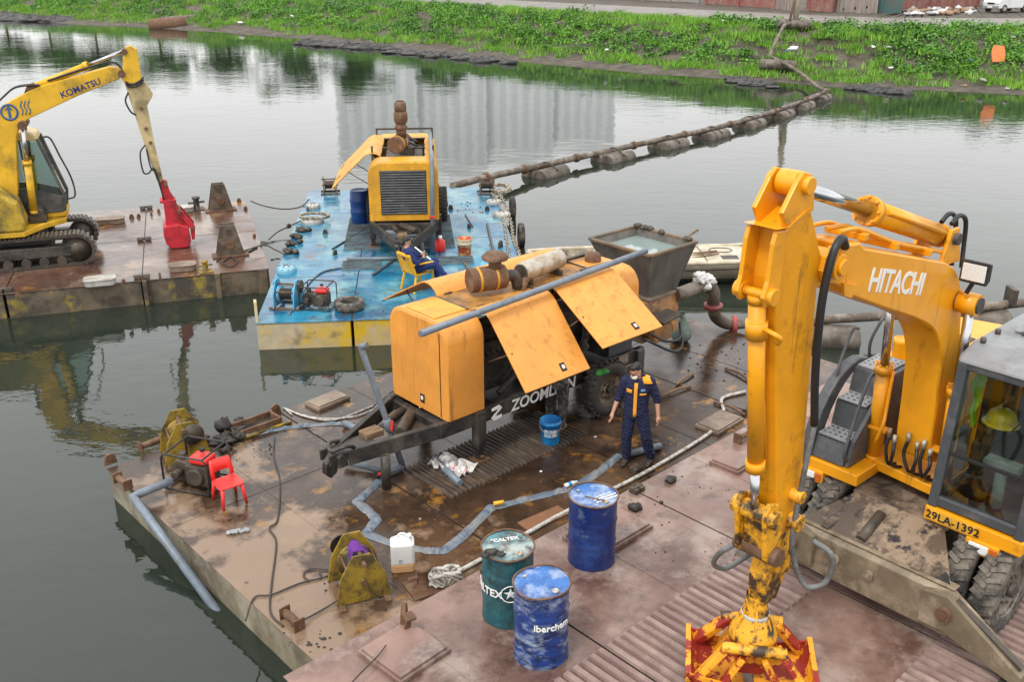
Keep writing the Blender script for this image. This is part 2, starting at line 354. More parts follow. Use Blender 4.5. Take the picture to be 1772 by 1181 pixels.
m_bank = mat('bank_soil', (.085, .065, .045), .9, dirt=[((.13, .11, .085), .5, .5), ((.045, .038, .03), .45, 1.3)], bump=.6, rnd=False, bscale=6, soft=.12)
bank = MB().add(vs, fs, True).build('river_bank', m_bank); tag(bank, kind='structure')
m_road = mat('wet_road', (.16, .135, .115), .35, dirt=[((.23, .20, .175), .5, .25), ((.10, .085, .07), .4, .6)], bump=.15, rnd=False, soft=.15, drough=.6)
vs = []; fs = []
for i, (p, nr) in enumerate(zip(E0, NRM)):
    w = bw(p); a = p + nr * (w + .6); b = p + nr * (w + 13)
    vs += [(a.x, a.y, 3.03), (b.x, b.y, 3.05)]
    if i: fs.append((2 * i - 2, 2 * i, 2 * i + 1, 2 * i - 1))
tag(MB().add(vs, fs).build('bank_road', m_road), kind='structure')
vs = []; fs = []
for i, (p, nr) in enumerate(zip(E0, NRM)):
    w = bw(p); a = p + nr * (w + 12.5); b = p + nr * (w + 420)
    vs += [(a.x, a.y, 3.0), (b.x, b.y, 3.0)]
    if i: fs.append((2 * i - 2, 2 * i, 2 * i + 1, 2 * i - 1))
tag(MB().add(vs, fs).build('ground_beyond', m_bank), kind='structure')
# vegetation on the bank: leaf clumps and grass tufts, far too many to count
def leaf_cloud(name, centers, sizes, cols, per, leaf, mat_, label, cat, flat=.55, seed=1):
    rg = np.random.RandomState(seed); c = np.repeat(np.array(centers), per, 0); s = np.repeat(np.array(sizes), per, 0); col = np.repeat(np.array(cols), per)
    n = len(c); d = rg.normal(size=(n, 3)); d /= np.linalg.norm(d, axis=1)[:, None]; d[:, 2] = np.abs(d[:, 2])
    P = c + d * s * rg.uniform(.55, 1.05, (n, 1))
    u = rg.normal(size=(n, 3)); u[:, 2] *= flat; u /= np.linalg.norm(u, axis=1)[:, None]
    w = np.cross(u, d + rg.normal(size=(n, 3)) * .6); w /= np.linalg.norm(w, axis=1)[:, None] + 1e-6
    l = leaf * rg.uniform(.6, 1.5, (n, 1))
    V = np.stack([P - u * l, P + w * l * .45, P + u * l, P - w * l * .45], 1).reshape(-1, 3)
    me = bpy.data.meshes.new(name); me.vertices.add(4 * n); me.vertices.foreach_set('co', V.ravel())
    me.loops.add(4 * n); me.loops.foreach_set('vertex_index', np.arange(4 * n)); me.polygons.add(n); me.polygons.foreach_set('loop_start', np.arange(0, 4 * n, 4))
    at = me.attributes.new('tone', 'FLOAT', 'FACE'); at.data.foreach_set('value', np.clip(col + rg.normal(size=n) * .14, 0, 1).astype(np.float32))
    me.update(); me.validate(); me.materials.append(mat_)
    o = bpy.data.objects.new(name, me); COL.objects.link(o)
    if label: tag(o, label, cat, kind='stuff')
    return o
def leaf_material(name, stops, rough=.55):
    m = bpy.data.materials.new(name); m.use_nodes = True; n = m.node_tree; b = n.nodes['Principled BSDF']; b.inputs['Roughness'].default_value = rough
    a = n.nodes.new('ShaderNodeAttribute'); a.attribute_name = 'tone'; r = n.nodes.new('ShaderNodeValToRGB'); e = r.color_ramp.elements
    e[0].color = (*stops[0], 1); e[1].color = (*stops[-1], 1)
    for i, c in enumerate(stops[1:-1]): q = e.new((i + 1) / (len(stops) - 1)); q.color = (*c, 1)
    n.links.new(a.outputs['Fac'], r.inputs[0]); n.links.new(r.outputs[0], b.inputs['Base Color'])
    b.inputs['Transmission Weight'].default_value = 0
    return m
m_leaf = leaf_material('leaf', [(.016, .05, .009), (.05, .16, .014), (.105, .28, .018), (.19, .40, .03)])
m_grass = leaf_material('grass_blade', [(.17, .13, .05), (.10, .25, .018), (.17, .39, .025), (.30, .45, .07)])
def bank_point(i, t):
    p, nr = E0[i], NRM[i]; w = bw(p); q = p + nr * (t * w / 10); return q, prof(t * w / 10, w)
rb = random.Random(3); cs, ss, cc = [], [], []; gs, gsz, gc = [], [], []
vis = [i for i, p in enumerate(E0) if -95 < p.x < 75]
for i in vis:
    far = 1 + max(0, (E0[i].y - 70)) / 70
    for k in range(24):
        t = rb.uniform(1.7, 10.8); q, z = bank_point(i, t); q = q + Vector((rb.uniform(-.8, .8), rb.uniform(-.8, .8), 0))
        patch = wob(q.x * .55, q.y * .55, .6) + wob(q.x, q.y, 1.1) * .5
        bare = wob(q.x + 9, q.y - 4, .33)
        if t < 2.6 and bare > .5 or (bare > 1.42): continue
        if patch > -.35 and t > 3.6:
            r = rb.uniform(.4, .95); cs.append((q.x, q.y, z - .1)); ss.append((r, r, r * rb.uniform(.7, 1.1))); cc.append(min(1, max(.05, .42 + .18 * patch + rb.uniform(-.15, .15))))
        else:
            r = rb.uniform(.35, .6); gs.append((q.x, q.y, z - .05)); gsz.append((r * 1.3, r * 1.3, r * .55)); gc.append(min(1, max(.1, .55 + rb.uniform(-.25, .25))))
leaf_cloud('bank_creepers', cs, ss, cc, 92, .105, m_leaf, 'green creeper leaves and low bushes covering the far bank', 'ground cover', seed=2)
def grass_cloud(name, centers, sizes, cols, per, h, mat_, seed):
    rg = np.random.RandomState(seed); c = np.repeat(np.array(centers), per, 0); s = np.repeat(np.array(sizes), per, 0); col = np.repeat(np.array(cols), per); n = len(c)
    P = c + rg.uniform(-1, 1, (n, 3)) * s * [1, 1, .1]; a = rg.uniform(0, 2 * np.pi, n); l = h * rg.uniform(.6, 1.5, n)
    wv = np.stack([np.cos(a), np.sin(a), 0 * a], 1) * .035; tip = np.stack([rg.normal(size=n) * .3, rg.normal(size=n) * .3, np.ones(n)], 1) * l[:, None]
    V = np.stack([P - wv, P + wv, P + tip], 1).reshape(-1, 3)
    me = bpy.data.meshes.new(name); me.vertices.add(3 * n); me.vertices.foreach_set('co', V.ravel()); me.loops.add(3 * n); me.loops.foreach_set('vertex_index', np.arange(3 * n))
    me.polygons.add(n); me.polygons.foreach_set('loop_start', np.arange(0, 3 * n, 3))
    at = me.attributes.new('tone', 'FLOAT', 'FACE'); at.data.foreach_set('value', np.clip(col + rg.normal(size=n) * .12, 0, 1).astype(np.float32))
    me.update(); me.materials.append(mat_); o = bpy.data.objects.new(name, me); COL.objects.link(o); return o
g = grass_cloud('bank_grass', gs + [c for c in cs[::2]], gsz + [(.9, .9, .2)] * len(cs[::2]), gc + [.5] * len(cs[::2]), 56, .36, m_grass, 5)
tag(g, 'bright green grass growing on the far river bank', 'grass', kind='stuff')
# black mud heaps and debris at the water's edge
m_mud = mat('black_mud', (.022, .021, .021), .5, dirt=(.06, .055, .05), amt=.45, scale=2, bump=.7, bscale=8)
def mud_heap(pxs, label, seed):
    rd = random.Random(seed); b = MB()
    for (x, y, w, h) in pxs:
        c = px(x, y, .1); b.blob((c.x, c.y, .05), (w, w * .7, h), rd.randint(0, 999), 12, 8, .22)
    o = b.build('mud_heap', m_mud); return tag(o, label, 'mud', 'mud heaps along the far shore')
def scatter_heap(x0, y0, x1, y1, n, wmax, seed):
    rd = random.Random(seed); return [(x0 + (x1 - x0) * t + rd.uniform(-12, 12), y0 + (y1 - y0) * t + rd.uniform(-2, 4), rd.uniform(.5, 1) * wmax, rd.uniform(.3, .55) * wmax * .55) for t in [rd.random() for _ in range(n)]]
mud_heap(scatter_heap(5, 28, 120, 36, 34, 4.2, 1), 'long black mud heap on the shore at the far left', 1)
mud_heap(scatter_heap(525, 72, 650, 80, 26, 2.4, 2), 'black mud heap at the water edge left of the long mud spit', 2)
mud_heap(scatter_heap(660, 84, 870, 104, 40, 1.9, 3), 'long black mud spit running along the far water edge', 3)
mud_heap(scatter_heap(1270, 135, 1330, 146, 34, 1.2, 4), 'small black mud bank beside the bend of the floating pipe', 4)
mud_heap(scatter_heap(1480, 148, 1560, 157, 44, 1.3, 5), 'dark muddy debris bank right of the pipe landing', 5)
# logs, litter, orange board
def log_at(x, y, ln, r, ang, label, m=None):
    c = px(x, y, .35); b = MB(); d = Vector((math.cos(R(ang)), math.sin(R(ang)), .06)) * ln / 2
    b.tube([c - d, c - d * .3, c + d * .4, c + d], [r, r * 1.04, r * .96, r], 12); o = b.build('log', m or m_float); return tag(o, label, 'log', 'old floats washed onto the shore')
log_at(290, 43, 4.2, .8, 20, 'thick orange brown float drum lying on the far shore', m_rustst)
log_at(312, 38, 3.6, .75, 30, 'tan float drum lying against the orange brown drum')
log_at(343, 33, 4.2, .6, 35, 'dark grey float drum on the grass end of the pair')
m_litter = [mat('litter_white', (.72, .72, .72), .6, bump=.3), mat('litter_teal', (.1, .4, .38), .5), mat('litter_grey', (.35, .35, .36), .7), mat('litter_blue', (.05, .2, .5), .5), mat('litter_brown', (.3, .2, .13), .8)]
LIT = [(417, 40, .9, 0), (506, 30, .8, 0), (396, 47, .5, 1), (463, 37, .6, 2), (68, 14, 1.2, 2), (160, 22, .6, 0), (1050, 88, .5, 0), (1073, 107, .45, 2), (968, 90, .4, 0), (1372, 85, 1.0, 0), (1361, 91, .4, 3), (1290, 12, .5, 0), (1510, 85, .6, 0), (1536, 86, .5, 2), (1672, 79, .8, 4), (1678, 107, .4, 3), (1700, 141, .7, 2), (1722, 152, .7, 0), (1668, 150, .5, 4), (1752, 65, .5, 2), (1720, 55, .4, 0), (1741, 160, .6, 2), (120, 18, .6, 0), (1480, 14, .7, 0), (1540, 120, .5, 0), (1250, 20, .4, 0), (1120, 110, .4, 0), (590, 66, .5, 2)]
words = {0: 'white', 1: 'teal', 2: 'grey', 3: 'blue', 4: 'brown'}
LIT = [l for i, l in enumerate(LIT) if i % 3 != 2]
for k, (x, y, s_, c) in enumerate(LIT):
    ei = min(range(len(E0)), key=lambda i: abs(E0[i].x / E0[i].y - (x - CX) / FPX / .93))
    best = None
    for t in np.linspace(.3, 10.5, 40):
        q, z = bank_point(ei, t); u = (z + .25 - CAMZ) * math.cos(PITCH) + q.y * math.sin(PITCH); d = q.y * math.cos(PITCH) - (z + .25 - CAMZ) * math.sin(PITCH); yy = CY - FPX * u / d
        if best is None or abs(yy - y) < best[0]: best = (abs(yy - y), q, z)
    q, z = best[1], best[2]; X = (x - CX) / FPX * (q.y * math.cos(PITCH) - (z - CAMZ) * math.sin(PITCH))
    o = MB().blob((0, 0, 0), (s_ * .8, s_ * .45, s_ * .28), k, 8, 5, .4).build('litter', m_litter[c], loc=(X, q.y, z + .35), rot=(0, 0, k))
    tag(o, f'piece of {words[c]} rubbish lying on the grassy far bank', 'rubbish', f'{words[c]} rubbish on the far bank')
def on_bank(x, y):
    ei = min(range(len(E0)), key=lambda i: abs(E0[i].x / E0[i].y - (x - CX) / FPX / .93)); best = None
    for t in np.linspace(0, 11, 60):
        q, z = bank_point(ei, t); u = (z - CAMZ) * math.cos(PITCH) + q.y * math.sin(PITCH); d = q.y * math.cos(PITCH) - (z - CAMZ) * math.sin(PITCH); e = abs(CY - FPX * u / d - y)
        if best is None or e < best[0]: best = (e, (x - CX) / FPX * d, q.y, z)
    return Vector(best[1:])
c = on_bank(1727, 108)
o = MB().prism([(-.42, 0), (.4, 0), (.48, .45), (.4, 1.0), (-.3, 1.05), (-.48, .6)], -.04, .04).build('board', mat('orange_board', (.75, .22, .06), .5, bump=.1), loc=(c.x, c.y, c.z + .1), rot=(-.3, 0, .15))
tag(o, 'orange plastic sheet propped in the greenery near the right edge', 'board')
# ------------------------------------------------------------------ behind the road: walls, van, heap, trees, towers
m_brickred = mat('red_wall', (.30, .085, .065), .75, dirt=[((.20, .06, .05), .5, .6), ((.33, .24, .2), .3, 1.2)], bump=.2, rnd=False, soft=.2)
m_tin = mat('rusty_tin', (.26, .22, .20), .6, dirt=[((.20, .10, .07), .5, 1), ((.34, .32, .3), .4, .6)], bump=.2, stretch=(4, 4, .4), soft=.15)
m_teal = mat('teal_gate', (.05, .13, .12), .6, dirt=(.1, .1, .09), amt=.4)
m_conc = mat('concrete_post', (.30, .29, .27), .85, dirt=(.2, .19, .17), amt=.4, bump=.3)
def wall_run(x0, y0, x1, y1, h, mt, label, tin=False, zb=3.05):
    a, b_ = px(x0, y0, zb), px(x1, y1, zb); d = b_ - a; l = d.length; t = thing('boundary_wall', label, 'wall', a, math.degrees(math.atan2(d.y, d.x)), 'walls and sheds along the bank road')
    if tin:
        k = max(2, int(l / .9)); src = None
        for i in range(k):
            if src is None:
                q = [(j * .15, .04 * (j % 2)) for j in range(7)]; mb = MB()
                mb.slab(q + [(x, y + .02) for x, y in q[::-1]], 0, h); src = mb.build('sheet', mt, t)
            else: src2 = piece(src, t, (i * l / k, 0, random.uniform(-.12, .12)))
        box('post', m_conc, t, (0, .1, h / 2), (.12, .12, h + .2))
    else:
        box('panel', mt, t, (l / 2, 0, h / 2), (l, .22, h)); box('coping', m_conc, t, (l / 2, 0, h + .05), (l + .1, .32, .1))
        for i in range(int(l / 4) + 1): box('pier', mt, t, (i * l / max(1, int(l / 4)), 0, h / 2 + .1), (.42, .42, h + .3))
    return t
wall_run(1030, -4, 1208, 4, 2.6, m_conc, 'grey yard wall behind the road left of the red wall')
wall_run(1222, 6, 1340, 14, 3.0, m_brickred, 'long red wall behind the bank road')
wall_run(1342, 15, 1372, 18, 3.2, m_tin, 'rusty corrugated shed left of the pipe post', True)
wall_run(1400, 18, 1440, 21, 2.8, m_brickred, 'short red wall right of the pipe post')
wall_run(1442, 20, 1520, 23, 3.0, m_tin, 'grey rusty corrugated fence right of the short red wall', True)
wall_run(1522, 22, 1560, 23, 3.0, m_teal, 'dark teal gate wall at the end of the corrugated fence')
wall_run(1562, 18, 1690, 10, 2.6, m_brickred, 'red brown wall behind the rubbish heap')
wall_run(1690, 8, 1900, 6, 2.8, m_conc, 'grey yard wall behind the white van')
wall_run(700, -26, 1026, -6, 2.5, m_brickred, 'dim red wall far along the road')
rd = random.Random(11); hb = []
for k in range(46):
    x = rd.uniform(1570, 1690); q = px(x, 24 - (x - 1570) * .03 + rd.uniform(-7, 3), 3.1)
    ci = rd.choice([2, 4, 4, 4, 2, 0]); nm = words[ci]
    o = MB().blob((0, 0, 0), (rd.uniform(.3, 1.1), rd.uniform(.3, .8), rd.uniform(.2, .5)), k, 7, 5, .35).build('rubbish_bag', m_litter[ci], loc=(q.x, q.y, 3.2), rot=(0, 0, k))
    tag(o, f'{nm} bag or scrap in the long rubbish heap beside the road', 'rubbish', 'rubbish heap by the road')
# van
m_van = mat('van_white', (.75, .76, .76), .3, var=.04, bump=0, coat=.4)
def van(loc, rz):
    t = thing('parked_van', 'white van parked on the road at the top right corner', 'van', loc, rz)
    pr = [(-2.2, .35), (-2.25, .9), (-2.05, 1.1), (-1.35, 1.22), (-.75, 1.9), (2.2, 1.95), (2.3, .9), (2.25, .35)]
    MB().prism(pr, -.85, .85).build('body', m_van, t, .06)
    MB().add([(-1.40, -.72, 1.24), (-1.40, .72, 1.24), (-.80, .62, 1.86), (-.80, -.62, 1.86)], [(0, 1, 2, 3)]).add([(-1.43, -.72, 1.25), (-1.43, .72, 1.25), (-.83, .62, 1.87), (-.83, -.62, 1.87)], [(0, 1, 2, 3)]).build('windscreen', m_glassd, t)
    for s in (-1, 1):
        MB().add([(-1.0, s * .862, 1.25), (.2, s * .862, 1.25), (.2, s * .862, 1.75), (-.7, s * .862, 1.75)], [(0, 1, 2, 3)]).build('side_window', m_glassd, t)
        MB().box((-2.2, s * .62, .82), (.14, .34, .2)).build('headlight', m_light, t, .03)
        for x in (-1.45, 1.35): w = MB().cyl((x, s * .66, .34), (x, s * .88, .34), .34, 20).build('wheel', m_rubber, t); MB().cyl((x, s * .87, .34), (x, s * .9, .34), .2, 14).build('rim', m_silver, w)
        MB().box((-1.15, s * .98, 1.3), (.1, .18, .24)).build('mirror', m_blackp, t, .02)
    box('bumper', m_lgsteel, t, (-2.27, 0, .45), (.12, 1.66, .26), .04); box('grille', m_blackp, t, (-2.26, 0, .78), (.06, .7, .14), .02)
    box('number_plate', m_white, t, (-2.34, 0, .48), (.02, .48, .12))
q = px(1729, 21, 3.05); van((q.x + 1.0, q.y + .8, 3.05), 28)
# pole that carries the pipe across the road verge
q = on_bank(1375, 44); t = thing('pipe_post', 'pale wooden post standing over the pipe at the road edge', 'post', (q.x, q.y, q.z))
MB().tube([(0, 0, 0), (.05, 0, 2.5), (.0, .1, 6.5)], [.22, .2, .16], 10).build('post', mat('pale_wood', (.42, .36, .29), .8, bump=.3, stretch=(3, 3, .4)), t)
MB().tube([(-.5, -.2, 0), (-.1, 0, 3.0)], .09, 8).build('brace', m_wood, t)
def tree(x, y, h, r, label, seed):
    t = thing('tree', label, 'tree', (x, y, 3), 0, 'trees behind the bank road'); rd = random.Random(seed)
    b = MB().tube([(0, 0, 0), (.1, 0, h * .3), (0, .15, h * .6)], [.3, .24, .1], 8)
    for k in range(5): a = rd.uniform(0, 6.28); b.tube([(0, 0, h * rd.uniform(.3, .5)), (math.cos(a) * r * .6, math.sin(a) * r * .6, h * rd.uniform(.6, .85))], [.12, .04], 6)
    b.build('trunk', m_wood, t)
    cs = [(rd.gauss(0, r * .45), rd.gauss(0, r * .45), h * rd.uniform(.42, 1)) for _ in range(26)]
    o = leaf_cloud('crown', cs, [(r * .33, r * .33, r * .28)] * 26, [rd.uniform(.1, .45) for _ in cs], 110, .55, m_leaf, None, None, seed=seed); o.parent = t
ords = ('leftmost', 'second', 'third', 'fourth', 'fifth', 'sixth', 'seventh', 'eighth', 'ninth', 'tenth', 'eleventh', 'rightmost')
for k, (x, y, h, r) in enumerate([(-112, 205, 8, 5), (-100, 198, 9, 5.5), (-88, 190, 8, 5), (-76, 182, 10, 6), (-62, 175, 9, 5.5), (-48, 168, 8, 5), (-36, 160, 9, 5), (-24, 150, 8, 4), (-10, 140, 6, 3), (58, 118, 8, 3.5), (72, 112, 9, 4), (90, 105, 10, 4)]):
    tree(x, y, h, r, f'leafy tree beyond the road mirrored in the river, {ords[k]} of the row', 20 + k)
m_tower = mat('tower_facade_hazed', (.86, .88, .88), .7, var=.04, bump=0); m_tower2 = mat('tower_bay_hazed', (.68, .72, .74), .5, var=.05, bump=0)  # both tower colours lightened to stand in for distance haze
NT = []
def tower(x, y, w, d, h, rz, bays):
    t = thing('apartment_tower', f'pale apartment tower mirrored in the river, {ords[len(NT)]} of the row', 'building', (x, y, 3), rz, 'apartment towers mirrored in the river'); NT.append(t)
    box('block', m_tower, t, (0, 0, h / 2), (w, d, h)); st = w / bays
    src = None
    for i in range(bays):
        lx = -w / 2 + st * (i + .5)
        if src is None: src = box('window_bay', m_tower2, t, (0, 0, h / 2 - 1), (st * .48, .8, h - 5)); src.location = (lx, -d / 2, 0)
        else: piece(src, t, (lx, -d / 2, 0))
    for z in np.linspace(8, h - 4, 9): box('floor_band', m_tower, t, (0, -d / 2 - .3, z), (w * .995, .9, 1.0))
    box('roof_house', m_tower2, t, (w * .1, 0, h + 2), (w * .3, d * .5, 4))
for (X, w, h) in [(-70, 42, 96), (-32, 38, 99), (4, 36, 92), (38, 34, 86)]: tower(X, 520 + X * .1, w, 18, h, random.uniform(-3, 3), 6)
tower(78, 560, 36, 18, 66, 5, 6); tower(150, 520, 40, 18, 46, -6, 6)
# ------------------------------------------------------------------ barges
def deck_material(name, base, layers, wet, rough=.55, rust=None, spot=(.02, .015, .012), dry=None):
    """steel deck: layers = (colour, amount, scale); wet = share of the plate that is wet and glossy"""
    m = mat(name, base, rough, dirt=layers, speck=rust, samt=.22, sscale=2.2, bump=.14, rnd=False, soft=.07, bscale=18, var=.16, dent=.3)
    n = m.node_tree; N = n.nodes; b = N['Principled BSDF']; g = N.new('ShaderNodeTexCoord')
    q = N.new('ShaderNodeTexNoise'); q.inputs['Scale'].default_value = .55; q.inputs['Detail'].default_value = 6; q.inputs['Roughness'].default_value = .6
    n.links.new(g.outputs['Object'], q.inputs['Vector'])
    mr = N.new('ShaderNodeMapRange'); a = .72 - .45 * wet; mr.inputs['From Min'].default_value = a - .1; mr.inputs['From Max'].default_value = a + .07
    mr.inputs['To Min'].default_value = rough; mr.inputs['To Max'].default_value = .13; n.links.new(q.outputs['Fac'], mr.inputs['Value'])
    n.links.new(mr.outputs[0], b.inputs['Roughness'])
    # wet steel is darker than dry steel
    old = b.inputs['Base Color'].links[0].from_socket
    if dry:                                             # dried silt that lies thickest at one end of the deck
        dc, (vx, vy), d0, dw = dry; sep = N.new('ShaderNodeSeparateXYZ'); n.links.new(g.outputs['Object'], sep.inputs[0])
        mA = N.new('ShaderNodeMath'); mA.operation = 'MULTIPLY_ADD'; n.links.new(sep.outputs[0], mA.inputs[0]); mA.inputs[1].default_value = vx; mA.inputs[2].default_value = d0
        mB = N.new('ShaderNodeMath'); mB.operation = 'MULTIPLY_ADD'; n.links.new(sep.outputs[1], mB.inputs[0]); mB.inputs[1].default_value = vy; n.links.new(mA.outputs[0], mB.inputs[2])
        nn = N.new('ShaderNodeTexNoise'); nn.inputs['Scale'].default_value = .8; nn.inputs['Detail'].default_value = 8; nn.inputs['Roughness'].default_value = .64; n.links.new(g.outputs['Object'], nn.inputs['Vector'])
        mC = N.new('ShaderNodeMath'); mC.operation = 'MULTIPLY_ADD'; n.links.new(nn.outputs['Fac'], mC.inputs[0]); mC.inputs[1].default_value = 2.2; n.links.new(mB.outputs[0], mC.inputs[2])
        mD = N.new('ShaderNodeMapRange'); mD.inputs['From Min'].default_value = .5 - dw; mD.inputs['From Max'].default_value = .5 + dw; mD.inputs['To Max'].default_value = .85; n.links.new(mC.outputs[0], mD.inputs['Value'])
        mE = N.new('ShaderNodeMix'); mE.data_type = 'RGBA'; n.links.new(mD.outputs[0], mE.inputs[0]); n.links.new(old, mE.inputs[6]); mE.inputs[7].default_value = (*dc, 1); old = mE.outputs[2]
    hs = N.new('ShaderNodeMapRange'); hs.inputs['From Min'].default_value = a - .1; hs.inputs['From Max'].default_value = a + .07; hs.inputs['To Min'].default_value = 1.0; hs.inputs['To Max'].default_value = .72
    n.links.new(q.outputs['Fac'], hs.inputs['Value'])
    v = N.new('ShaderNodeVectorMath'); v.operation = 'SCALE'; n.links.new(old, v.inputs[0]); n.links.new(hs.outputs[0], v.inputs['Scale'])
    sp = N.new('ShaderNodeTexVoronoi'); sp.inputs['Scale'].default_value = 1.3; n.links.new(g.outputs['Object'], sp.inputs['Vector'])
    sm_ = N.new('ShaderNodeMapRange'); sm_.inputs['From Min'].default_value = .045; sm_.inputs['From Max'].default_value = .07; sm_.inputs['To Min'].default_value = 1; sm_.inputs['To Max'].default_value = 0
    n.links.new(sp.outputs['Distance'], sm_.inputs['Value'])
    mx_ = N.new('ShaderNodeMix'); mx_.data_type = 'RGBA'; n.links.new(sm_.outputs[0], mx_.inputs[0]); n.links.new(v.outputs[0], mx_.inputs[6]); mx_.inputs[7].default_value = (*spot, 1)
    n.links.new(mx_.outputs[2], b.inputs['Base Color'])
    return m
d_brown = deck_material('deck_brown', (.076, .043, .025), [((.155, .095, .06), .32, .45), ((.036, .022, .015), .45, .8), ((.42, .20, .03), .17, 2.4)], .58, .5, (.27, .13, .02), dry=((.34, .23, .15), (-.065, -.05), -.80, .08))
d_pink = deck_material('deck_pink', (.275, .172, .138), [((.135, .072, .054), .45, .7), ((.37, .28, .235), .36, 1.3), ((.08, .047, .038), .22, 1.9)], .45, .5)
d_blue = deck_material('deck_blue', (.022, .22, .36), [((.15, .36, .40), .42, .7), ((.012, .13, .27), .42, 1.0), ((.07, .075, .07), .24, 1.8)], .55, .4, (.12, .10, .08))
d_kom = deck_material('deck_rustbrown', (.13, .065, .042), [((.34, .24, .17), .34, .6), ((.10, .055, .045), .42, .8), ((.45, .21, .03), .14, 1.4)], .6, .45, (.30, .16, .03))
h_tan = mat('hull_tan', (.22, .185, .125), .65, dirt=[((.12, .10, .07), .45, 1.2), ((.34, .30, .23), .3, .8)], speck=RUST, samt=.25, sscale=3, bump=.15, rnd=False)
h_yel = mat('hull_yellow', (.50, .42, .28), .55, dirt=[((.66, .42, .02), .40, .8), ((.20, .16, .10), .22, 2)], speck=RUST, samt=.2, bump=.1, rnd=False)
h_dark = mat('hull_weathered', (.155, .12, .08), .7, dirt=[((.06, .05, .038), .5, 1.3), ((.38, .28, .03), .2, 1.6)], speck=RUST, samt=.35, sscale=3, bump=.2, rnd=False)
m_grip = mat('grip_bar_pink', (.30, .215, .185), .6, dirt=[((.2, .13, .115), .5, 2)], bump=.2)
m_gripd = mat('grip_bar_dark', (.075, .055, .042), .55, dirt=[((.14, .11, .085), .35, 2)], bump=.2)
m_gripb = mat('grip_bar_blue', (.10, .17, .20), .55, dirt=[((.05, .05, .05), .5, 2)], bump=.2)
def loc_in(t, P):
    a = t.rotation_euler[2]; d = Vector(P) - Vector(t.location); return Vector((d.x * math.cos(a) + d.y * math.sin(a), -d.x * math.sin(a) + d.y * math.cos(a), d.z))
def barge(label, o, rz, xs, ys, zd, dm, hm, draft=.5):
    t = thing('pontoon_barge', label, 'barge', (o[0], o[1], 0), rz, 'work barges moored on the river')
    for i in range(len(xs) - 1):
        for j in range(len(ys) - 1):
            x0, x1, y0, y1 = xs[i] + .012, xs[i + 1] - .012, ys[j] + .012, ys[j + 1] - .012
            box('hull_section', hm, t, ((x0 + x1) / 2, (y0 + y1) / 2, (zd - .014 - draft) / 2), (x1 - x0 - .04, y1 - y0 - .04, zd - .014 + draft), .015)
            box('deck_plate', dm, t, ((x0 + x1) / 2, (y0 + y1) / 2, zd - .007), (x1 - x0, y1 - y0, .014), .004)
    return t
ZB, ZP, ZL, ZK = .5, 1.05, .6, .6
BR = barge('brown rusty steel barge carrying the orange concrete pump', (-6.14, 12.63), 43, [0, 2.92, 5.82, 8.75, 11.75], [-6.15, 0], ZB, d_brown, h_tan)
PK = barge('pinkish brown steel barge carrying the drums and the big wheeled excavator', (-2.29, 7.53), 43, [0, 2.66, 5.3, 7.95, 10.6], [-6.3, 0], ZP, d_pink, h_tan)
BL = barge('bright blue decked barge with a seated man and a pump trailer', (-5.35, 18.5), 6, [0, 2.0, 4.0, 6.0], [0, 3.05, 6.1, 9.15, 12.2], ZL, d_blue, h_yel)
KM = barge('wet rust brown barge at left carrying the tracked excavator', (-5.92, 22.3), 18.8, [-11.8, -8.85, -5.9, -2.95, 0], [0, 7.5], ZK, d_kom, h_dark)
def grip(t, mt, P0, dx, dy, n, ln, pitch, w, along):
    """a field of parallel grip bars; along = local direction in which the field runs"""
    src = None
    for k in range(n):
        p = Vector(P0) + Vector(along) * pitch * k
        if src is None:
            src = MB().prism([(-w / 2, 0), (w / 2, 0), (w / 2 - .012, .036), (-w / 2 + .012, .036)], -ln / 2, ln / 2).build('grip_bar', mt, t); src.location = p; src.rotation_euler = (0, 0, math.atan2(dy, dx) - math.pi / 2)
        else: piece(src, t, p, math.atan2(dy, dx) - math.pi / 2)
# pink deck: two bands of bars under the excavator wheels
a = loc_in(PK, px(1251, 1058, ZP)); grip(PK, m_grip, (a.x - 2.6, a.y, ZP), 0, 1, 46, .95, .125, .085, (1, 0, 0))
a = loc_in(PK, px(1690, 1150, ZP)); grip(PK, m_grip, (a.x - 1.6, a.y - .05, ZP), 0, 1, 34, .95, .125, .085, (1, 0, 0))
a = loc_in(BR, px(880, 775, ZB)); grip(BR, m_gripd, (a.x - 1.6, a.y, ZB), 0, 1, 34, 1.15, .085, .045, (1, 0, 0))
for xx, y0, n in ((2.05, 3.5, 9), (2.0, 5.2, 40), (3.95, 5.2, 40), (4.35, 3.7, 8)):
    grip(BL, m_gripb, (xx, y0, ZL), 1, 0, n, .95, .085, .045, (0, 1, 0))
# hatch lids, pad eyes, rollers (parts of their barge)
def hatch(t, mt, p, rz, w, d, h=.07, flat=True):
    P = loc_in(t, p); m = Matrix.Rotation(rz, 3, 'Z')
    o = box('hatch_lid', mt, t, (0, 0, h * .3), (w + .06, d + .06, h * .6), .008); o.location = P; o.rotation_euler = (0, 0, rz)
    e = box('lid_plate', mt, o, (0, 0, h * .62 + .01), (w, d, .03), .008); return o
for x, y, rz, w, d in ((700, 1132, .06, .62, .62), (1052, 925, 0, .95, .55), (1268, 803, .05, .42, .42)): hatch(PK, d_pink, px(x, y, ZP), rz, w, d, .09)
m_lid = mat('hatch_lid_tan', (.26, .20, .15), .6, dirt=(.14, .10, .075), amt=.4, bump=.2); m_lidw = mat('hatch_lid_pale', (.45, .44, .41), .6, dirt=(.25, .22, .18), amt=.4, bump=.15)
for x, y, rz, w, d in ((567, 697, .1, .62, .34), (1245, 735, .05, .7, .4)): hatch(BR, m_lid, px(x, y, ZB), rz, w, d, .1)
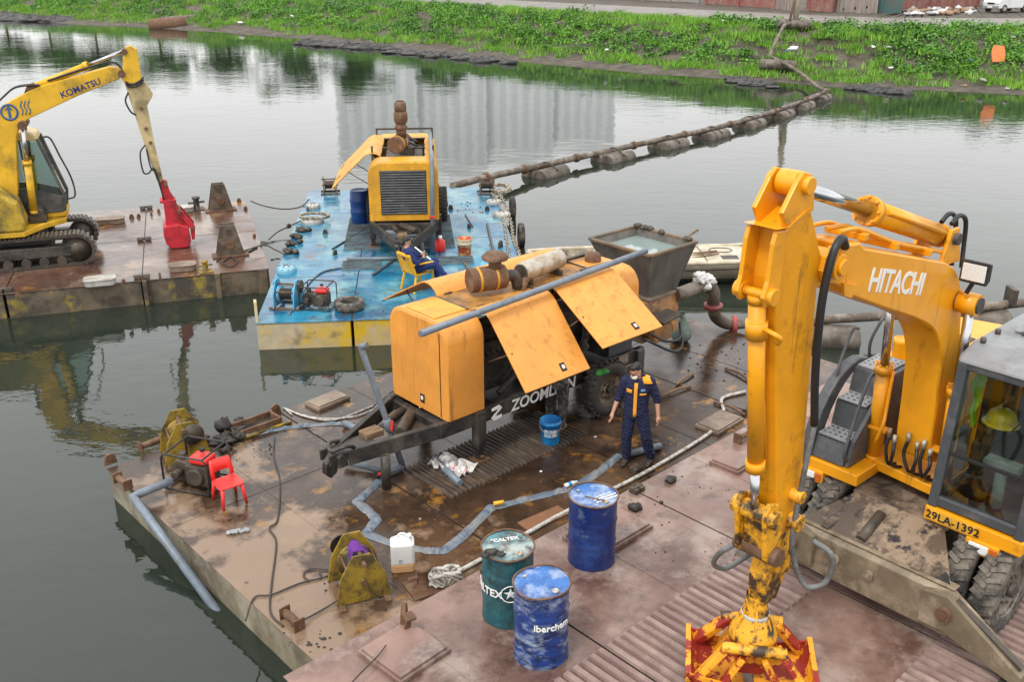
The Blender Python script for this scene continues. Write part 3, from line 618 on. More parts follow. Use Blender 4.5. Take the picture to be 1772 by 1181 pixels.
def pad_eye(t, p, rz, mt=m_rustst, s=1.0, w=.05):
    P = loc_in(t, p); ang = [R(a) for a in range(0, 181, 30)]
    o = MB().prism([(-.11 * s, 0), (.11 * s, 0)] + [(.09 * s * math.cos(a), .1 * s + .09 * s * math.sin(a)) for a in ang], -w / 2, w / 2)
    for y in (-w / 2 - .002, w / 2 + .002): o.cyl((0, y - .002, .11 * s), (0, y + .002, .11 * s), .04 * s, 10)
    o = o.build('pad_eye', mt, t, .006); o.location = P; o.rotation_euler = (0, 0, rz); return o
for x, y, rz in ((192, 803, 0), (477, 716, 0), (1190, 900, 1.5)): pad_eye(BR, px(x, y, ZB), rz, s=.9)
def roller(t, p, rz, ln=.3, r=.05):
    P = loc_in(t, p); o = MB().cyl((-ln / 2, 0, r + .03), (ln / 2, 0, r + .03), r, 12)
    for s in (-1, 1): o.prism([(-.0, 0), (.02, 0), (.02, .16), (0, .16)], -.07, .07, Matrix.Translation((s * ln / 2 - (.02 if s < 0 else 0), 0, 0)))
    o = o.build('fairlead_roller', m_rustst, t, .005); o.location = P; o.rotation_euler = (0, 0, rz); return o
roller(BR, px(208, 845, ZB) + Vector((.03, .05, 0)), -math.pi / 2 + .05); roller(BR, px(500, 1087, ZB) + Vector((.03, .06, 0)), -math.pi / 2); roller(BR, px(262, 775, ZB), .1, .34)
roller(PK, px(1290, 760, ZP), 0, .4, .04)
# module joints: locking lugs along the seams
m_lug = m_dsteel
def lug(t, P, rz=0, s=1.0):
    o = MB().box((-.07 * s, 0, .035), (.1 * s, .16 * s, .07)).box((.07 * s, 0, .035), (.1 * s, .16 * s, .07)).cyl((-.13 * s, 0, .07), (.13 * s, 0, .07), .025 * s, 8).build('joint_lug', m_lug, t, .006); o.location = P; o.rotation_euler = (0, 0, rz)
for x in (2.92, 5.82, 8.75): lug(BR, (x, -3.0, ZB)); lug(BR, (x, -5.5, ZB), 0, .8)
for x in (2.66, 5.3): lug(PK, (x, -.12, ZP), 0, .8)
for x in (-2.95, -5.9):
    for y in (.16, 3.6, 7.25): lug(KM, (x, y, ZK), 0, 1.4)
# seam gaps read black between the plates: a recessed dark joint strip under them
def joint(t, a, b, z): MB().bar((a[0], a[1], z - .03), (b[0], b[1], z - .03), .022, .02).build('joint_strip', m_black, t)
for x in (2.92, 5.82, 8.75): joint(BR, (x, -6.1), (x, -.03), ZB)
for x in (2.66, 5.3, 7.95): joint(PK, (x, -6.2), (x, -.03), ZP)
for x in (2.0, 4.0): joint(BL, (x, .03), (x, 12.1), ZL)
for y in (3.05, 6.1, 9.15): joint(BL, (.03, y), (5.97, y), ZL - .004)
for x in (-2.95, -5.9, -8.85): joint(KM, (x, .03), (x, 7.4), ZK)
# welded plate joints across each module
def weld(t, a, b, z, mt): return MB().bar((a[0], a[1], z + .001), (b[0], b[1], z + .001), .02, .008).build('weld_seam', mt, t)
for x in (1.46, 4.37, 7.3, 10.2): weld(BR, (x, -6.1), (x, -.05), ZB, d_brown)
for i in range(4): weld(BR, (2.95 + (i - 1) * 2.93, -2.2), (5.78 + (i - 1) * 2.93, -2.2), ZB, d_brown)
for x in (1.33, 3.98, 6.6, 9.3): weld(PK, (x, -6.2), (x, -.05), ZP, d_pink)
for i in range(4): weld(PK, (.05 + i * 2.65, -1.9), (2.6 + i * 2.65, -1.9), ZP, d_pink)
for x in (-1.5, -4.4, -7.4): weld(KM, (x, .05), (x, 7.4), ZK, d_kom)
for x in (-2.9, -5.85, -8.8): weld(KM, (x + .03, 3.7), (x + 2.85, 3.7), ZK, d_kom)
for x in (1.0, 3.0, 5.0): weld(BL, (x, .05), (x, 12.1), ZL, d_blue)
# round and rounded covers on the blue and left barges
def round_cover(t, p, r, h, mt, ring=None):
    P = loc_in(t, p); n = 20
    o = MB().lathe([(r, 0), (r, h * .75), (r * .96, h), (r * .5, h * 1.06), (0.001, h * 1.08)], n).build('round_hatch', mt, t); o.location = P
    k = MB().tube([(r * .3 * math.cos(a), r * .12 * math.sin(a), h * 1.06 + .05 * math.sin(a)) for a in np.linspace(0, math.pi, 8)], .012, 6).build('lid_handle', m_dsteel, o)
    for i in range(10): a = i * .628; MB().cyl((r * .9 * math.cos(a), r * .9 * math.sin(a), h * .95), (r * .9 * math.cos(a), r * .9 * math.sin(a), h * 1.1), .018, 6).build('lid_bolt', m_dsteel, o)
    return o
m_hblue = mat('hatch_blue_pale', (.16, .42, .58), .45, dirt=(.33, .42, .45), amt=.4, scale=5, speck=RUST, samt=.2, bump=.1)
for x, y, r in ((496, 470, .24), (541, 385, .32), (542, 360, .22), (855, 352, .24), (868, 374, .26), (864, 336, .2)): round_cover(BL, px(x, y, ZL), r, .1, m_hblue if y > 400 else m_lidw)
def oval_cover(t, p, w, d, h, mt, rz=0):
    P = loc_in(t, p); q = []
    for k in range(4):
        sx, sy = ((1, 1), (-1, 1), (-1, -1), (1, -1))[k]
        for a in (0, 30, 60, 90): q.append((sx * (w / 2 - .12) + .12 * math.cos(R(a + 90 * k)), sy * (d / 2 - .12) + .12 * math.sin(R(a + 90 * k))))
    o = MB().slab(q, 0, h).build('raised_hatch', mt, t, .02); o.location = P; o.rotation_euler = (0, 0, rz)
    MB().slab([(x * 1.05, y * 1.05) for x, y in q], h - .005, h + .03).build('lid', mt, o, .008); return o
for x, y, w, mt in ((192, 386, .75, m_lid), (174, 492, .68, m_lidw), (317, 467, .62, m_lid), (317, 366, .6, m_lidw)): oval_cover(KM, px(x, y, ZK), w, .42, .13, mt)
# triangular plate frames with a pulley, at the right end of the left barge
m_frm = mat('frame_rust_tan', (.15, .115, .08), .65, dirt=[((.07, .05, .035), .45, 3)], speck=RUST, samt=.4, bump=.2)
def fair_frame(p, rz, label):
    t = thing('mooring_stand', label, 'mooring frame', p, rz, 'mooring frames on the left barge')
    for s in (-1, 1):
        pl = MB().prism([(-.36, 0), (.36, 0), (.17, .82), (-.17, .82)], s * .13 - .02, s * .13 + .02).build('side_plate', m_frm, t, .008)
    MB().cyl((0, -.2, .32), (0, .2, .32), .1, 16).build('lower_pin', m_rustst, t); MB().cyl((0, -.18, .66), (0, .18, .66), .075, 14).build('upper_pin', m_dsteel, t)
    box('base_plate', m_rustst, t, (0, 0, .02), (.9, .42, .04), .01); MB().lathe([(.13, -.09), (.08, -.05), (.08, .05), (.13, .09)], 16, Matrix.Translation((0, 0, .5)) @ Matrix.Rotation(R(90), 4, 'X')).build('sheave', m_dsteel, t)
fair_frame(px(382, 364, ZK), 24, 'dark triangular mooring frame at the far end of the left barge')
fair_frame(px(399, 442, ZK), 20, 'rust tan triangular mooring frame nearer the front of the left barge')
def bollard(p, label, s=1.0, mt=m_rustst):
    t = thing('bollard', label, 'bollard', p, 30, 'bollards on the barges')
    MB().lathe([(.13 * s, 0), (.09 * s, .03 * s), (.075 * s, .26 * s), (.11 * s, .3 * s), (.11 * s, .34 * s), (.001, .35 * s)], 16).build('post', mt, t); MB().cyl((-.22 * s, 0, .19 * s), (.22 * s, 0, .19 * s), .028 * s, 10).build('cross_bar', mt, t)
    box('foot_plate', mt, t, (0, 0, .012), (.42 * s, .42 * s, .024), .006); return t
bollard(px(341, 362, ZK), 'small dark bollard beside the far mooring frame on the left barge', 1.1, m_dsteel)
bollard(px(356, 470, ZK), 'crusted bollard at the front edge of the left barge', .8, m_olive)
bollard(px(733, 1018, ZB), 'rusty bollard wrapped in white rope beside the pink barge', .95)
for k, (x, y, s) in enumerate(((228, 378, 1.2), (240, 376, 1.0), (262, 372, 1.2), (275, 368, 1.1), (414, 350, 1.2), (425, 363, 1.0), (214, 492, 1.2), (277, 480, 1.2), (243, 484, 1.1), (32, 517, 1.2), (440, 410, .8), (452, 425, .8))): pad_eye(KM, px(x, y, ZK), k * .7, m_rustst, s * .55, .04)
for k, (x, y) in enumerate(((563, 405), (580, 441), (812, 395), (843, 364), (500, 395), (533, 365), (780, 362))): pad_eye(BL, px(x, y, ZL), k, m_dsteel, .7)
pad_eye(PK, px(700, 1080, ZP), .8, m_rustst, 1.3)
pad_eye(BL, px(866, 428, ZL), 1, m_dsteel)
# side plates and fenders on the left barge and yellow bow plate of the blue one
for x, w in ((-1.25, .12), (-2.9, .1), (-.2, .22)): box('side_bracket', h_dark, KM, (x, -.03, .3), (w, .08, .62), .01)
MB().prism([(0, 0), (.5, 0), (.42, .38), (.1, .42)], -.03, .03).build('bow_plate', h_yel, BL, .005, loc=(.05, .05, ZL), rot=(0, 0, R(100)))
def tyre(name, t, r, w, mt, n=28, hole=.56, knobs=0):
    """tyre around the local y axis"""
    pr = [(r * hole, -w * .36), (r * (hole + .06), -w * .47), (r * .82, -w * .5), (r * .95, -w * .44), (r, -w * .3), (r, w * .3), (r * .95, w * .44), (r * .82, w * .5), (r * (hole + .06), w * .47), (r * hole, w * .36)]
    b = MB().lathe(pr + [pr[0]], n, Matrix.Rotation(R(90), 4, 'X'))
    for k in range(knobs):
        for s in (-1, 1):
            a = 2 * math.pi * (k + (.5 if s > 0 else 0)) / knobs; m = Matrix.Rotation(a, 4, 'Y') @ Matrix.Translation((r + .004, s * w * .2, 0)) @ Matrix.Rotation(R(26 * s), 4, 'X')
            b.add([m @ Vector(v) for v in [(-.03, -w * .25, -.03), (.018, -w * .25, -.026), (.018, -w * .25, .026), (-.03, -w * .25, .03), (-.03, w * .25, -.03), (.018, w * .25, -.026), (.018, w * .25, .026), (-.03, w * .25, .03)]],
                  [(0, 1, 2, 3), (7, 6, 5, 4), (0, 4, 5, 1), (1, 5, 6, 2), (2, 6, 7, 3), (3, 7, 4, 0)])
    return b.build(name, mt, t)
for k, (x, y, z) in enumerate(((908, 478, .22), (902, 408, .3), (887, 360, .3))):
    o = tyre('fender_tyre', None, .36, .17, m_rubber); P = px(x, y, z); o.location = P; o.rotation_euler = (0, 0, R(96)); tag(o, ('black tyre hung as fender, ' + ('nearest on the right side of the blue barge', 'middle of the blue barge right side', 'farthest along the blue barge right side')[k]), 'tyre', 'fender tyres of the blue barge')
o = tyre('loose_tyre', None, .33, .2, m_rubberm, hole=.62); o.location = px(605, 534, ZL) + Vector((0, 0, .1)); o.rotation_euler = (R(90), 0, 0); tag(o, 'worn black tyre lying flat on the blue deck beside the pump', 'tyre')
# ------------------------------------------------------------------ big wheeled excavator on the pink barge
def glass_material():
    m = bpy.data.materials.new('clear_glass'); m.use_nodes = True; n = m.node_tree; N = n.nodes; N.remove(N['Principled BSDF'])
    t = N.new('ShaderNodeBsdfTransparent'); t.inputs[0].default_value = (.46, .57, .53, 1); g = N.new('ShaderNodeBsdfGlossy'); g.inputs['Roughness'].default_value = .04; g.inputs[0].default_value = (.9, .95, .95, 1)
    f = N.new('ShaderNodeFresnel'); f.inputs[0].default_value = 1.7; x = N.new('ShaderNodeMixShader')
    n.links.new(f.outputs[0], x.inputs[0]); n.links.new(t.outputs[0], x.inputs[1]); n.links.new(g.outputs[0], x.inputs[2]); n.links.new(x.outputs[0], N['Material Output'].inputs[0]); return m
m_clear = glass_material()
HC = (5.27, 9.96); HPSI = 222.0; HLv = (-math.sin(R(HPSI)), math.cos(R(HPSI)))
def hprof(pts, off=.08): return [(r, z - ZP) for r, z in vplane(pts, (HC[0] + HLv[0] * off, HC[1] + HLv[1] * off), HPSI)]
def cylinder(t, a, b, r, split=.55, rod=.5, mt=None, n=18, y=0, name='hydraulic_cylinder', flange=True):
    """hydraulic cylinder from barrel end a to rod end b (local points)"""
    a, b = Vector(a), Vector(b); c = a.lerp(b, split); d = (b - a).normalized()
    o = MB().cyl(a, c, r, n).cyl(c - d * .10, c, r * 1.22, n)
    o.cyl(a - d * .02, a + d * .05, r * 1.1, n); ob = o.build(name, mt or m_hit, t)
    MB().cyl(c, b, r * rod, 14).build('rod', m_chrome, ob)
    if flange:
        u = d.orthogonal().normalized(); w = d.cross(u); q = MB()
        for k in range(8): ang = k * math.pi / 4; p = c + (u * math.cos(ang) + w * math.sin(ang)) * r * 1.08; q.cyl(p, p + d * .025, r * .13, 6)
        tag(q.build('flange_bolts', m_hit, ob), kind='stuff')
    return ob
def wheel_set(t, x, y, r, w, twin, rimm, tm=None):
    s = 1 if y > 0 else -1
    for k in range(2 if twin else 1):
        yy = y - s * k * (w + .05); o = tyre('wheel', t, r, w, tm or m_rubberm, 40, .55, 26); o.location = (x, yy, r)
        MB().lathe([(.001, .07), (r * .2, .07), (r * .24, .10), (r * .40, .05), (r * .5, .08), (r * .56, w * .36), (r * .6, w * .46)], 26, Matrix.Rotation(R(-90 * s), 4, 'X')).build('rim', rimm, o)
        h = MB().cyl((0, s * .05, 0), (0, s * .15, 0), r * .15, 14)
        for i in range(8): a = i * math.pi / 4; h.cyl((math.cos(a) * r * .31, s * .06, math.sin(a) * r * .31), (math.cos(a) * r * .31, s * .11, math.sin(a) * r * .31), .016, 6)
        h.build('hub', m_dsteel, o)
def hitachi():
    t = thing('wheeled_excavator', 'large orange yellow wheeled excavator with clamshell grab on the pink barge', 'excavator', (HC[0], HC[1], ZP), HPSI)
    m_rim = mat('rim_dirty', (.20, .18, .14), .6, dirt=(.1, .08, .06), amt=.4, bump=.1)
    for x in (1.2, -1.4):
        for y in (1.12, -1.12): wheel_set(t, x, y, .5, .27, True, m_rim)
    m_uc = mat('undercarriage_brown', (.12, .085, .06), .6, dirt=[((.30, .22, .155), .45, 1.5), ((.03, .025, .02), .4, 2.5)], bump=.2, drough=.8)
    m_bl = mat('stabiliser_tan', (.19, .15, .095), .6, dirt=[((.13, .10, .065), .45, 1.4), ((.33, .26, .18), .35, 2.2)], speck=RUST, samt=.25, bump=.15)
    MB().prism([(-1.9, .45), (1.55, .45), (1.75, .62), (1.6, .78), (.9, .95), (-1.9, .95)], -.48, .48).build('chassis', m_uc, t, .03)
    MB().slab([(-.5, -.62), (1.35, -.55), (1.35, .55), (-.5, .62)], .95, .985).build('chassis_deck', m_uc, t, .01)
    for x in (1.2, -1.4): MB().cyl((x, -.75, .5), (x, .75, .5), .13, 14).box((x, 0, .5), (.34, .4, .34)).build('axle', m_dsteel, t)
    MB().cyl((0, 0, .95), (0, 0, 1.1), .58, 36).build('swing_ring', m_dsteel, t)
    # stabiliser beam with its two legs
    bm_ = MB().prism([(1.98, .18), (2.03, .2), (2.05, .68), (1.99, .72), (1.92, .68), (1.9, .22)], -.85, .98).build('stabiliser_beam', m_bl, t, .01)
    MB().add([(1.32, -.5, .985), (1.98, -.82, .73), (1.98, .92, .73), (1.32, .5, .985), (1.32, -.5, .955), (1.98, -.82, .70), (1.98, .92, .70), (1.32, .5, .955)], [(0, 1, 2, 3), (7, 6, 5, 4), (0, 4, 5, 1), (1, 5, 6, 2), (2, 6, 7, 3), (3, 7, 4, 0)]).build('mud_apron', mat('apron_muddy', (.25, .18, .12), .4, dirt=[((.012, .011, .012), .36, 3.0), ((.085, .058, .038), .52, 1.6)], bump=.15, soft=.03), t, .006)
    for y in (-.42, .42): MB().bar((1.25, y, .90), (1.96, y * 1.25, .745), .10, .05).build('beam_brace', m_uc, t, .01)
    MB().bar((1.93, -.84, .735), (1.93, .96, .735), .12, .02).build('beam_flange', m_bl, t, .006); MB().cyl((1.5, -.12, .92), (1.9, -.12, .76), .06, 14).build('lift_cylinder', m_dsteel, t)
    for y in (-.3, .1): MB().cyl((2.04, y, .5), (2.085, y, .5), .055, 14).cyl((2.085, y, .5), (2.1, y, .5), .03, 8).build('beam_bolt', m_bl, bm_)
    for s, ye in ((-1, -1.28), (1, 1.75)):
        y0 = -.8 if s < 0 else .95
        lg = MB().add([(1.93, y0 - s * .25, .68), (1.93, y0, .72), (1.93, ye, .22), (1.93, ye, .02 + .06), (1.93, y0, .3), (1.93, y0 - s * .25, .3),
                       (2.12, y0 - s * .25, .68), (2.12, y0, .72), (2.12, ye, .22), (2.12, ye, .08), (2.12, y0, .3), (2.12, y0 - s * .25, .3)],
                      [(0, 1, 2, 3, 4, 5), (11, 10, 9, 8, 7, 6)] + [(i, (i + 1) % 6, (i + 1) % 6 + 6, i + 6) for i in range(6)]).build('stabiliser_leg', m_bl, t, .012)
        MB().cyl((1.9, y0, .52), (2.17, y0, .52), .075, 16).cyl((2.17, y0, .52), (2.19, y0, .52), .04, 10).build('pivot_pin', m_rustst, lg)
        MB().prism([(-.2, 0), (.2, 0), (.13, .07), (-.13, .07)], -.19, .19, Matrix.Translation((2.03, ye, .005))).build('foot_pad', m_dsteel, lg, .01)
        MB().bar((2.03, y0 + s * .05, .66), (2.03, ye * .98, .26), .08, .05).build('leg_link', m_dsteel, lg)
    # upper frame
    MB().slab([(-2.1, -1.22), (.3, -1.22), (.95, -.55), (1.05, .28), (.95, 1.2), (-2.1, 1.22)], 1.1, 1.22).build('revolving_frame', m_hit, t, .015)
    MB().prism([(-2.15, 1.22), (.05, 1.22), (.05, 1.72), (-.12, 2.0), (-2.15, 2.08)], -1.21, -.42).build('engine_hood', m_hit, t, .05)
    MB().prism([(-2.2, 1.22), (-.7, 1.22), (-.7, 2.05), (-2.2, 2.1)], -.40, 1.2).build('rear_hood', m_hit, t, .05)
    MB().slab([(-2.35, -1.2), (-2.15, -1.22), (-2.15, 1.22), (-2.35, 1.2), (-2.5, .6), (-2.5, -.6)], 1.05, 2.0).build('counterweight', m_hit, t, .05)
    MB().lathe([(.10, 0), (.10, .2), (.105, .22), (.105, .27), (.08, .275), (.08, .25), (.001, .25)], 20, Matrix.Translation((-.28, -1.0, 2.0))).build('filler_cap', m_hit, t)
    box('vent_grille', m_black, t, (-1.2, -.8, 2.05), (.6, .4, .03), .01)
    box('hood_cover', m_lgsteel, t, (-.95, .1, 2.1), (.4, .35, .05), .02)
    # steps on the right-hand side
    st = MB().prism([(1.36, 1.2), (1.28, 1.46), (1.0, 1.48), (.94, 1.80), (.68, 1.82), (.62, 2.13), (.02, 2.13), (.02, 1.2)], -1.12, -.72).build('step_box', m_gsteel, t, .015)
    for x, z, w in ((1.16, 1.495, .30), (.83, 1.835, .28), (.36, 2.145, .5)):
        tr = MB().box((x, -.91, z), (w, .36, .025)).build('step_tread', m_lgsteel, st, .005); q = MB()
        for i in range(3 if w < .4 else 5):
            for j in range(5): q.cyl((x - w / 2 + .06 + i * .085, -1.05 + j * .07, z + .0126), (x - w / 2 + .06 + i * .085, -1.05 + j * .07, z + .0142), .017, 8)
        tag(q.build('tread_holes', m_black, tr), kind='stuff')
    ang = np.linspace(0, 1, 9); fq = [(1.44 - .95 * u ** 1.6, 1.10 + 1.10 * (1 - (1 - u) ** 1.9)) for u in ang]
    MB().prism(fq + [(x - .22, z - .06) for x, z in fq[::-1]], -1.24, -1.11).build('step_guard', m_gsteel, t, .02)
    MB().prism([(1.40, 1.05), (1.40, 1.19), (.0, 1.19), (.0, 1.05)], -1.24, -.5).build('skirt_plate', m_hit, t, .012)
    MB().prism([(1.33, 1.2), (1.26, 1.5), (.6, 2.14), (.05, 2.14), (.05, 1.2)], -.715, -.66).build('step_side_plate', m_gsteel, t, .01)
    for pts in ([(1.33, -.70, 1.28), (1.38, -.70, 1.45), (1.12, -.70, 2.12), (1.0, -.70, 2.26), (.84, -.70, 2.2)], [(1.0, -1.17, 1.55), (1.0, -1.17, 1.85), (.72, -1.17, 2.55), (.66, -1.1, 2.62)], [(.12, -1.17, 1.95), (.2, -1.17, 2.3), (.12, -1.1, 2.62)], [(1.35, -1.15, 1.18), (1.38, -1.15, 1.3), (1.28, -1.15, 1.36)]):
        MB().tube(curve_pts(pts, 5), .019, 10).build('handrail', m_gsteel, t)
    for y, z in ((-1.08, .97), (.93, .93)):
        o = MB().prism([(1.2, z - .06), (1.42, z - .06), (1.42, z + .1), (1.2, z + .13)], y - .17, y + .17).build('lamp_bracket', m_hit, t, .012)
        box('headlamp', m_light, o, (1.425, y - .03, z + .02), (.02, .2, .1), .006)
        box('indicator_lamp', mat('amber_lens', (.55, .12, .02), .3, var=.1, bump=0), o, (1.425, y + .12, z + .02), (.02, .07, .1), .006)
    # cab
    m_cabf = mat('cab_frame_grey', (.055, .062, .070), .5, dirt=(.11, .11, .11), amt=.3, scale=3, bump=.06)
    m_int = mat('cab_interior', (.035, .04, .04), .8, dirt=(.07, .07, .065), amt=.4, bump=.1)
    y0, y1 = .30, 1.28
    def quad(pts): return MB().add(pts, [tuple(range(len(pts)))])
    fx0, fx1 = 1.37, 1.26                                   # front at bottom / top
    cf = MB(); xl = lambda z: fx0 + (fx1 - fx0) * (z - 1.18) / (2.82 - 1.18)
    for y in (y0 + .045, y1 - .045): cf.bar((xl(1.18) - .045, y, 1.18), (xl(2.82) - .045, y, 2.82), .10, .12, (1, 0, 0)); cf.bar((-.35, y, 1.18), (-.35, y, 2.82), .09, .12, (1, 0, 0)); cf.bar((.45, y, 1.18), (.45, y, 2.8), .06, .08, (1, 0, 0)); cf.bar((-.35, y, 2.8), (1.25, y, 2.8), .09, .10); cf.bar((-.35, y, 1.24), (1.3, y, 1.24), .08, .12)
    cf.bar((xl(1.26) - .045, y0, 1.26), (xl(1.26) - .045, y1, 1.26), .09, .12); cf.bar((1.22, y0, 2.79), (1.22, y1, 2.79), .09, .1); cf.bar((-.35, y0, 2.79), (-.35, y1, 2.79), .1, .1)
    cfo = cf.build('cab_frame', m_cabf, t, .02)
    MB().prism([(1.40, 1.02), (1.40, 1.185), (-.3, 1.185), (-.3, 1.02)], y0 - .01, y1 + .02).build('cab_skirt', m_hit, t, .015)
    box('number_plate', mat('plate_yellow', (.74, .37, .02), .5, dirt=(.3, .2, .06), amt=.3, bump=.05), t, (1.408, .60, 1.105), (.012, .5, .115), .003)
    lettering('29LA-1392', .125, m_blackp, t, frame((1.416, .60, 1.105), (0, 1, 0), (0, 0, 1)), 'number_lettering', .002, space=1.02)
    zmid = 1.82
    quad([(xl(1.34) - .02, y0 + .09, 1.34), (xl(1.34) - .02, y1 - .09, 1.34), (xl(zmid) - .02, y1 - .09, zmid - .015), (xl(zmid) - .02, y0 + .09, zmid - .015)]).build('lower_windscreen', m_clear, t)
    quad([(xl(zmid) - .02, y0 + .09, zmid + .015), (xl(zmid) - .02, y1 - .09, zmid + .015), (xl(2.72) - .02, y1 - .09, 2.73), (xl(2.72) - .02, y0 + .09, 2.73)]).build('upper_windscreen', m_clear, t)
    MB().bar((xl(zmid) - .03, y0 + .05, zmid), (xl(zmid) - .03, y1 - .05, zmid), .04, .03).build('screen_divider', m_blackp, t)
    for y in (y0 + .02, y1 - .02):
        quad([(.50, y, 1.32), (1.26, y, 1.32), (1.17, y, 2.73), (.50, y, 2.73)]).build('side_window', m_clear, t); quad([(-.28, y, 1.9), (.40, y, 1.9), (.40, y, 2.73), (-.28, y, 2.73)]).build('rear_side_window', m_clear, t)
        box('door_panel', m_cabf, t, (.03, y, 1.58), (.66, .02, .6))
    quad([(-.36, y0 + .09, 1.6), (-.36, y1 - .09, 1.6), (-.36, y1 - .09, 2.72), (-.36, y0 + .09, 2.72)]).build('rear_window', m_clear, t)
    rf = MB().prism([(-.46, 2.84), (1.30, 2.82), (1.22, 2.90), (.95, 2.97), (-.40, 2.97)], y0 - .02, y1 + .02).build('cab_roof', m_lgsteel, t, .05)
    MB().box((.1, .79, 2.985), (.66, .62, .03)).build('roof_hatch', m_lgsteel, rf, .012); MB().box((.45, .62, 3.0), (.05, .12, .03)).box((.45, .96, 3.0), (.05, .12, .03)).build('roof_hinge', m_gsteel, rf, .005)
    for x in (.95, .6): MB().cyl((x, y0 + .08, 2.95), (x, y0 + .08, 3.02), .03, 10).build('roof_bolt', m_dsteel, rf)
    box('cab_floor', m_int, t, (.45, .79, 1.2), (1.55, .86, .04))
    s_ = MB().box((.25, .79, 1.62), (.5, .5, .14)).box((-.02, .79, 1.98), (.14, .5, .7)).box((.0, .79, 2.42), (.12, .28, .2)).build('seat', mat('seat_grey', (.10, .11, .115), .8, bump=.1), t, .04)
    MB().box((.45, .46, 1.62), (.6, .14, .3)).box((.45, 1.12, 1.62), (.6, .14, .3)).build('console', m_int, t, .03)
    m_pale = mat('pale_console', (.30, .34, .32), .6, bump=.05)
    MB().cyl((.95, .83, 1.22), (1.0, .83, 1.68), .06, 12).box((1.0, .83, 1.74), (.14, .36, .12)).build('pedal_column', m_pale, t, .015)
    for y in (.46, 1.12): MB().cyl((.7, y, 1.76), (.74, y, 1.95), .018, 8).cyl((.74, y, 1.93), (.75, y, 2.03), .03, 8).build('control_lever', m_blackp, t)
    MB().box((1.05, .42, 1.8), (.08, .1, .5)).build('monitor_post', m_int, t, .01); MB().cyl((.5, .45, 1.8), (.5, .45, 2.02), .04, 10).build('water_bottle', m_pale, t)
    MB().bar((1.2, y0 + .2, 1.5), (1.13, y1 - .2, 2.55), .02, .015).build('wiper', m_blackp, t)
    # boom
    yb0, yb1 = -.32, .08
    bo = [(3.42, 4.42), (3.21, 4.40), (3.12, 4.33), (2.44, 4.14), (1.46, 3.86), (1.18, 3.72), (1.0, 3.52), (.86, 3.25), (.72, 2.8), (.62, 2.2), (.55, 1.7), (.62, 1.45), (.8, 1.38), (.96, 1.46), (1.02, 1.7), (1.06, 2.3), (1.13, 2.72), (1.25, 2.98), (1.45, 3.18), (1.75, 3.35), (2.32, 3.57), (2.8, 3.75), (3.37, 3.98)]
    lo = [(v.x, v.y) for v in curve_pts([(1.02, 1.7, 0), (1.07, 2.3, 0), (1.16, 2.75, 0), (1.42, 3.12, 0), (1.9, 3.38, 0), (2.5, 3.62, 0), (3.37, 3.98, 0)], 7)]; up = [(v.x, v.y) for v in curve_pts([(1.46, 3.86, 0), (1.16, 3.70, 0), (.94, 3.42, 0), (.80, 3.0, 0), (.70, 2.6, 0), (.62, 2.2, 0)], 6)]
    bo = [(3.42, 4.42), (3.21, 4.40), (3.12, 4.33), (2.44, 4.14)] + up + [(.55, 1.7), (.62, 1.45), (.8, 1.38), (.96, 1.46)] + lo
    b = MB().prism(bo, yb0, yb1).build('boom', m_hit, t, .02, sm=35)
    tip = [(3.38, 4.40), (3.38, 4.02), (3.52, 4.10), (3.72, 4.16), (3.77, 4.26), (3.75, 4.38), (3.66, 4.44), (3.5, 4.46)]
    for ya, yb in ((yb0, yb0 + .05), (yb1 - .05, yb1)): MB().prism(tip, ya, yb).build('boom_fork', m_hit, b, .01)
    MB().cyl((3.61, yb0 - .07, 4.28), (3.61, yb1 + .07, 4.28), .11, 22).cyl((3.61, yb1 + .07, 4.28), (3.61, yb1 + .1, 4.28), .07, 16).build('pivot_boss', m_hit, b, .006)
    MB().prism([(3.3, 3.93), (3.42, 3.98), (3.46, 4.1), (3.2, 4.02)], yb1, yb1 + .03).build('gusset_plate', m_hit, b)
    lettering('HITACHI', .30, m_white, b, frame((2.42, yb1 + .001, 3.86), (-1, 0, -.265), (0, 0, 1)), 'maker_lettering', .003, space=.95)
    # pipes along the top of the boom
    for dy in (-.26, -.12, .0): MB().tube(curve_pts([(3.45, dy, 4.52), (3.2, dy, 4.5), (3.0, dy, 4.44), (2.4, dy, 4.22), (1.7, dy, 4.02), (1.35, dy, 3.92)], 4), .022, 8).build('oil_pipe', m_hit, b)
    for x, z in ((3.1, 4.42), (2.5, 4.22), (1.8, 4.02)): MB().box((x, -.12, z), (.07, .38, .06)).build('pipe_clamp', m_hit, b, .008)
    # arm cylinder on top of the boom
    ca = cylinder(t, (1.28, -.11, 4.06), (4.08, -.09, 4.99), .11, .56, .52)
    for s in (-1, 1): MB().prism([(1.05, 3.78), (1.5, 3.82), (1.36, 4.16), (1.2, 4.16)], -.12 + s * .15 - .02, -.12 + s * .15 + .02).build('cylinder_lug', m_hit, b, .008)
    MB().cyl((1.28, -.34, 4.06), (1.28, .1, 4.06), .06, 14).build('lug_pin', m_dsteel, b)
    MB().tube([(1.45, .02, 4.14), (2.1, .02, 4.36), (2.7, .02, 4.56)], .025, 8).build('cylinder_pipe', m_hit, ca)
    for dy in (-.05, .05): MB().tube(curve_pts([(1.3, dy - .05, 4.2), (1.15, dy - .05, 4.26), (1.0, dy - .04, 4.18), (.96, dy - .03, 3.9), (1.0, dy, 3.7)], 5), .024, 8).build('hose', m_hose, b)
    # boom cylinders either side
    for y in (.22, -.60): cy_ = cylinder(t, (.86, y, 1.2), (1.04, y, 3.36), .085, .56, .58, n=18)
    MB().cyl((1.02, -.68, 3.36), (1.02, .32, 3.36), .085, 18).build('boom_pin', m_dsteel, b); MB().cyl((1.02, .1, 3.36), (1.02, .3, 3.36), .115, 18).build('rod_eye', m_hit, b)
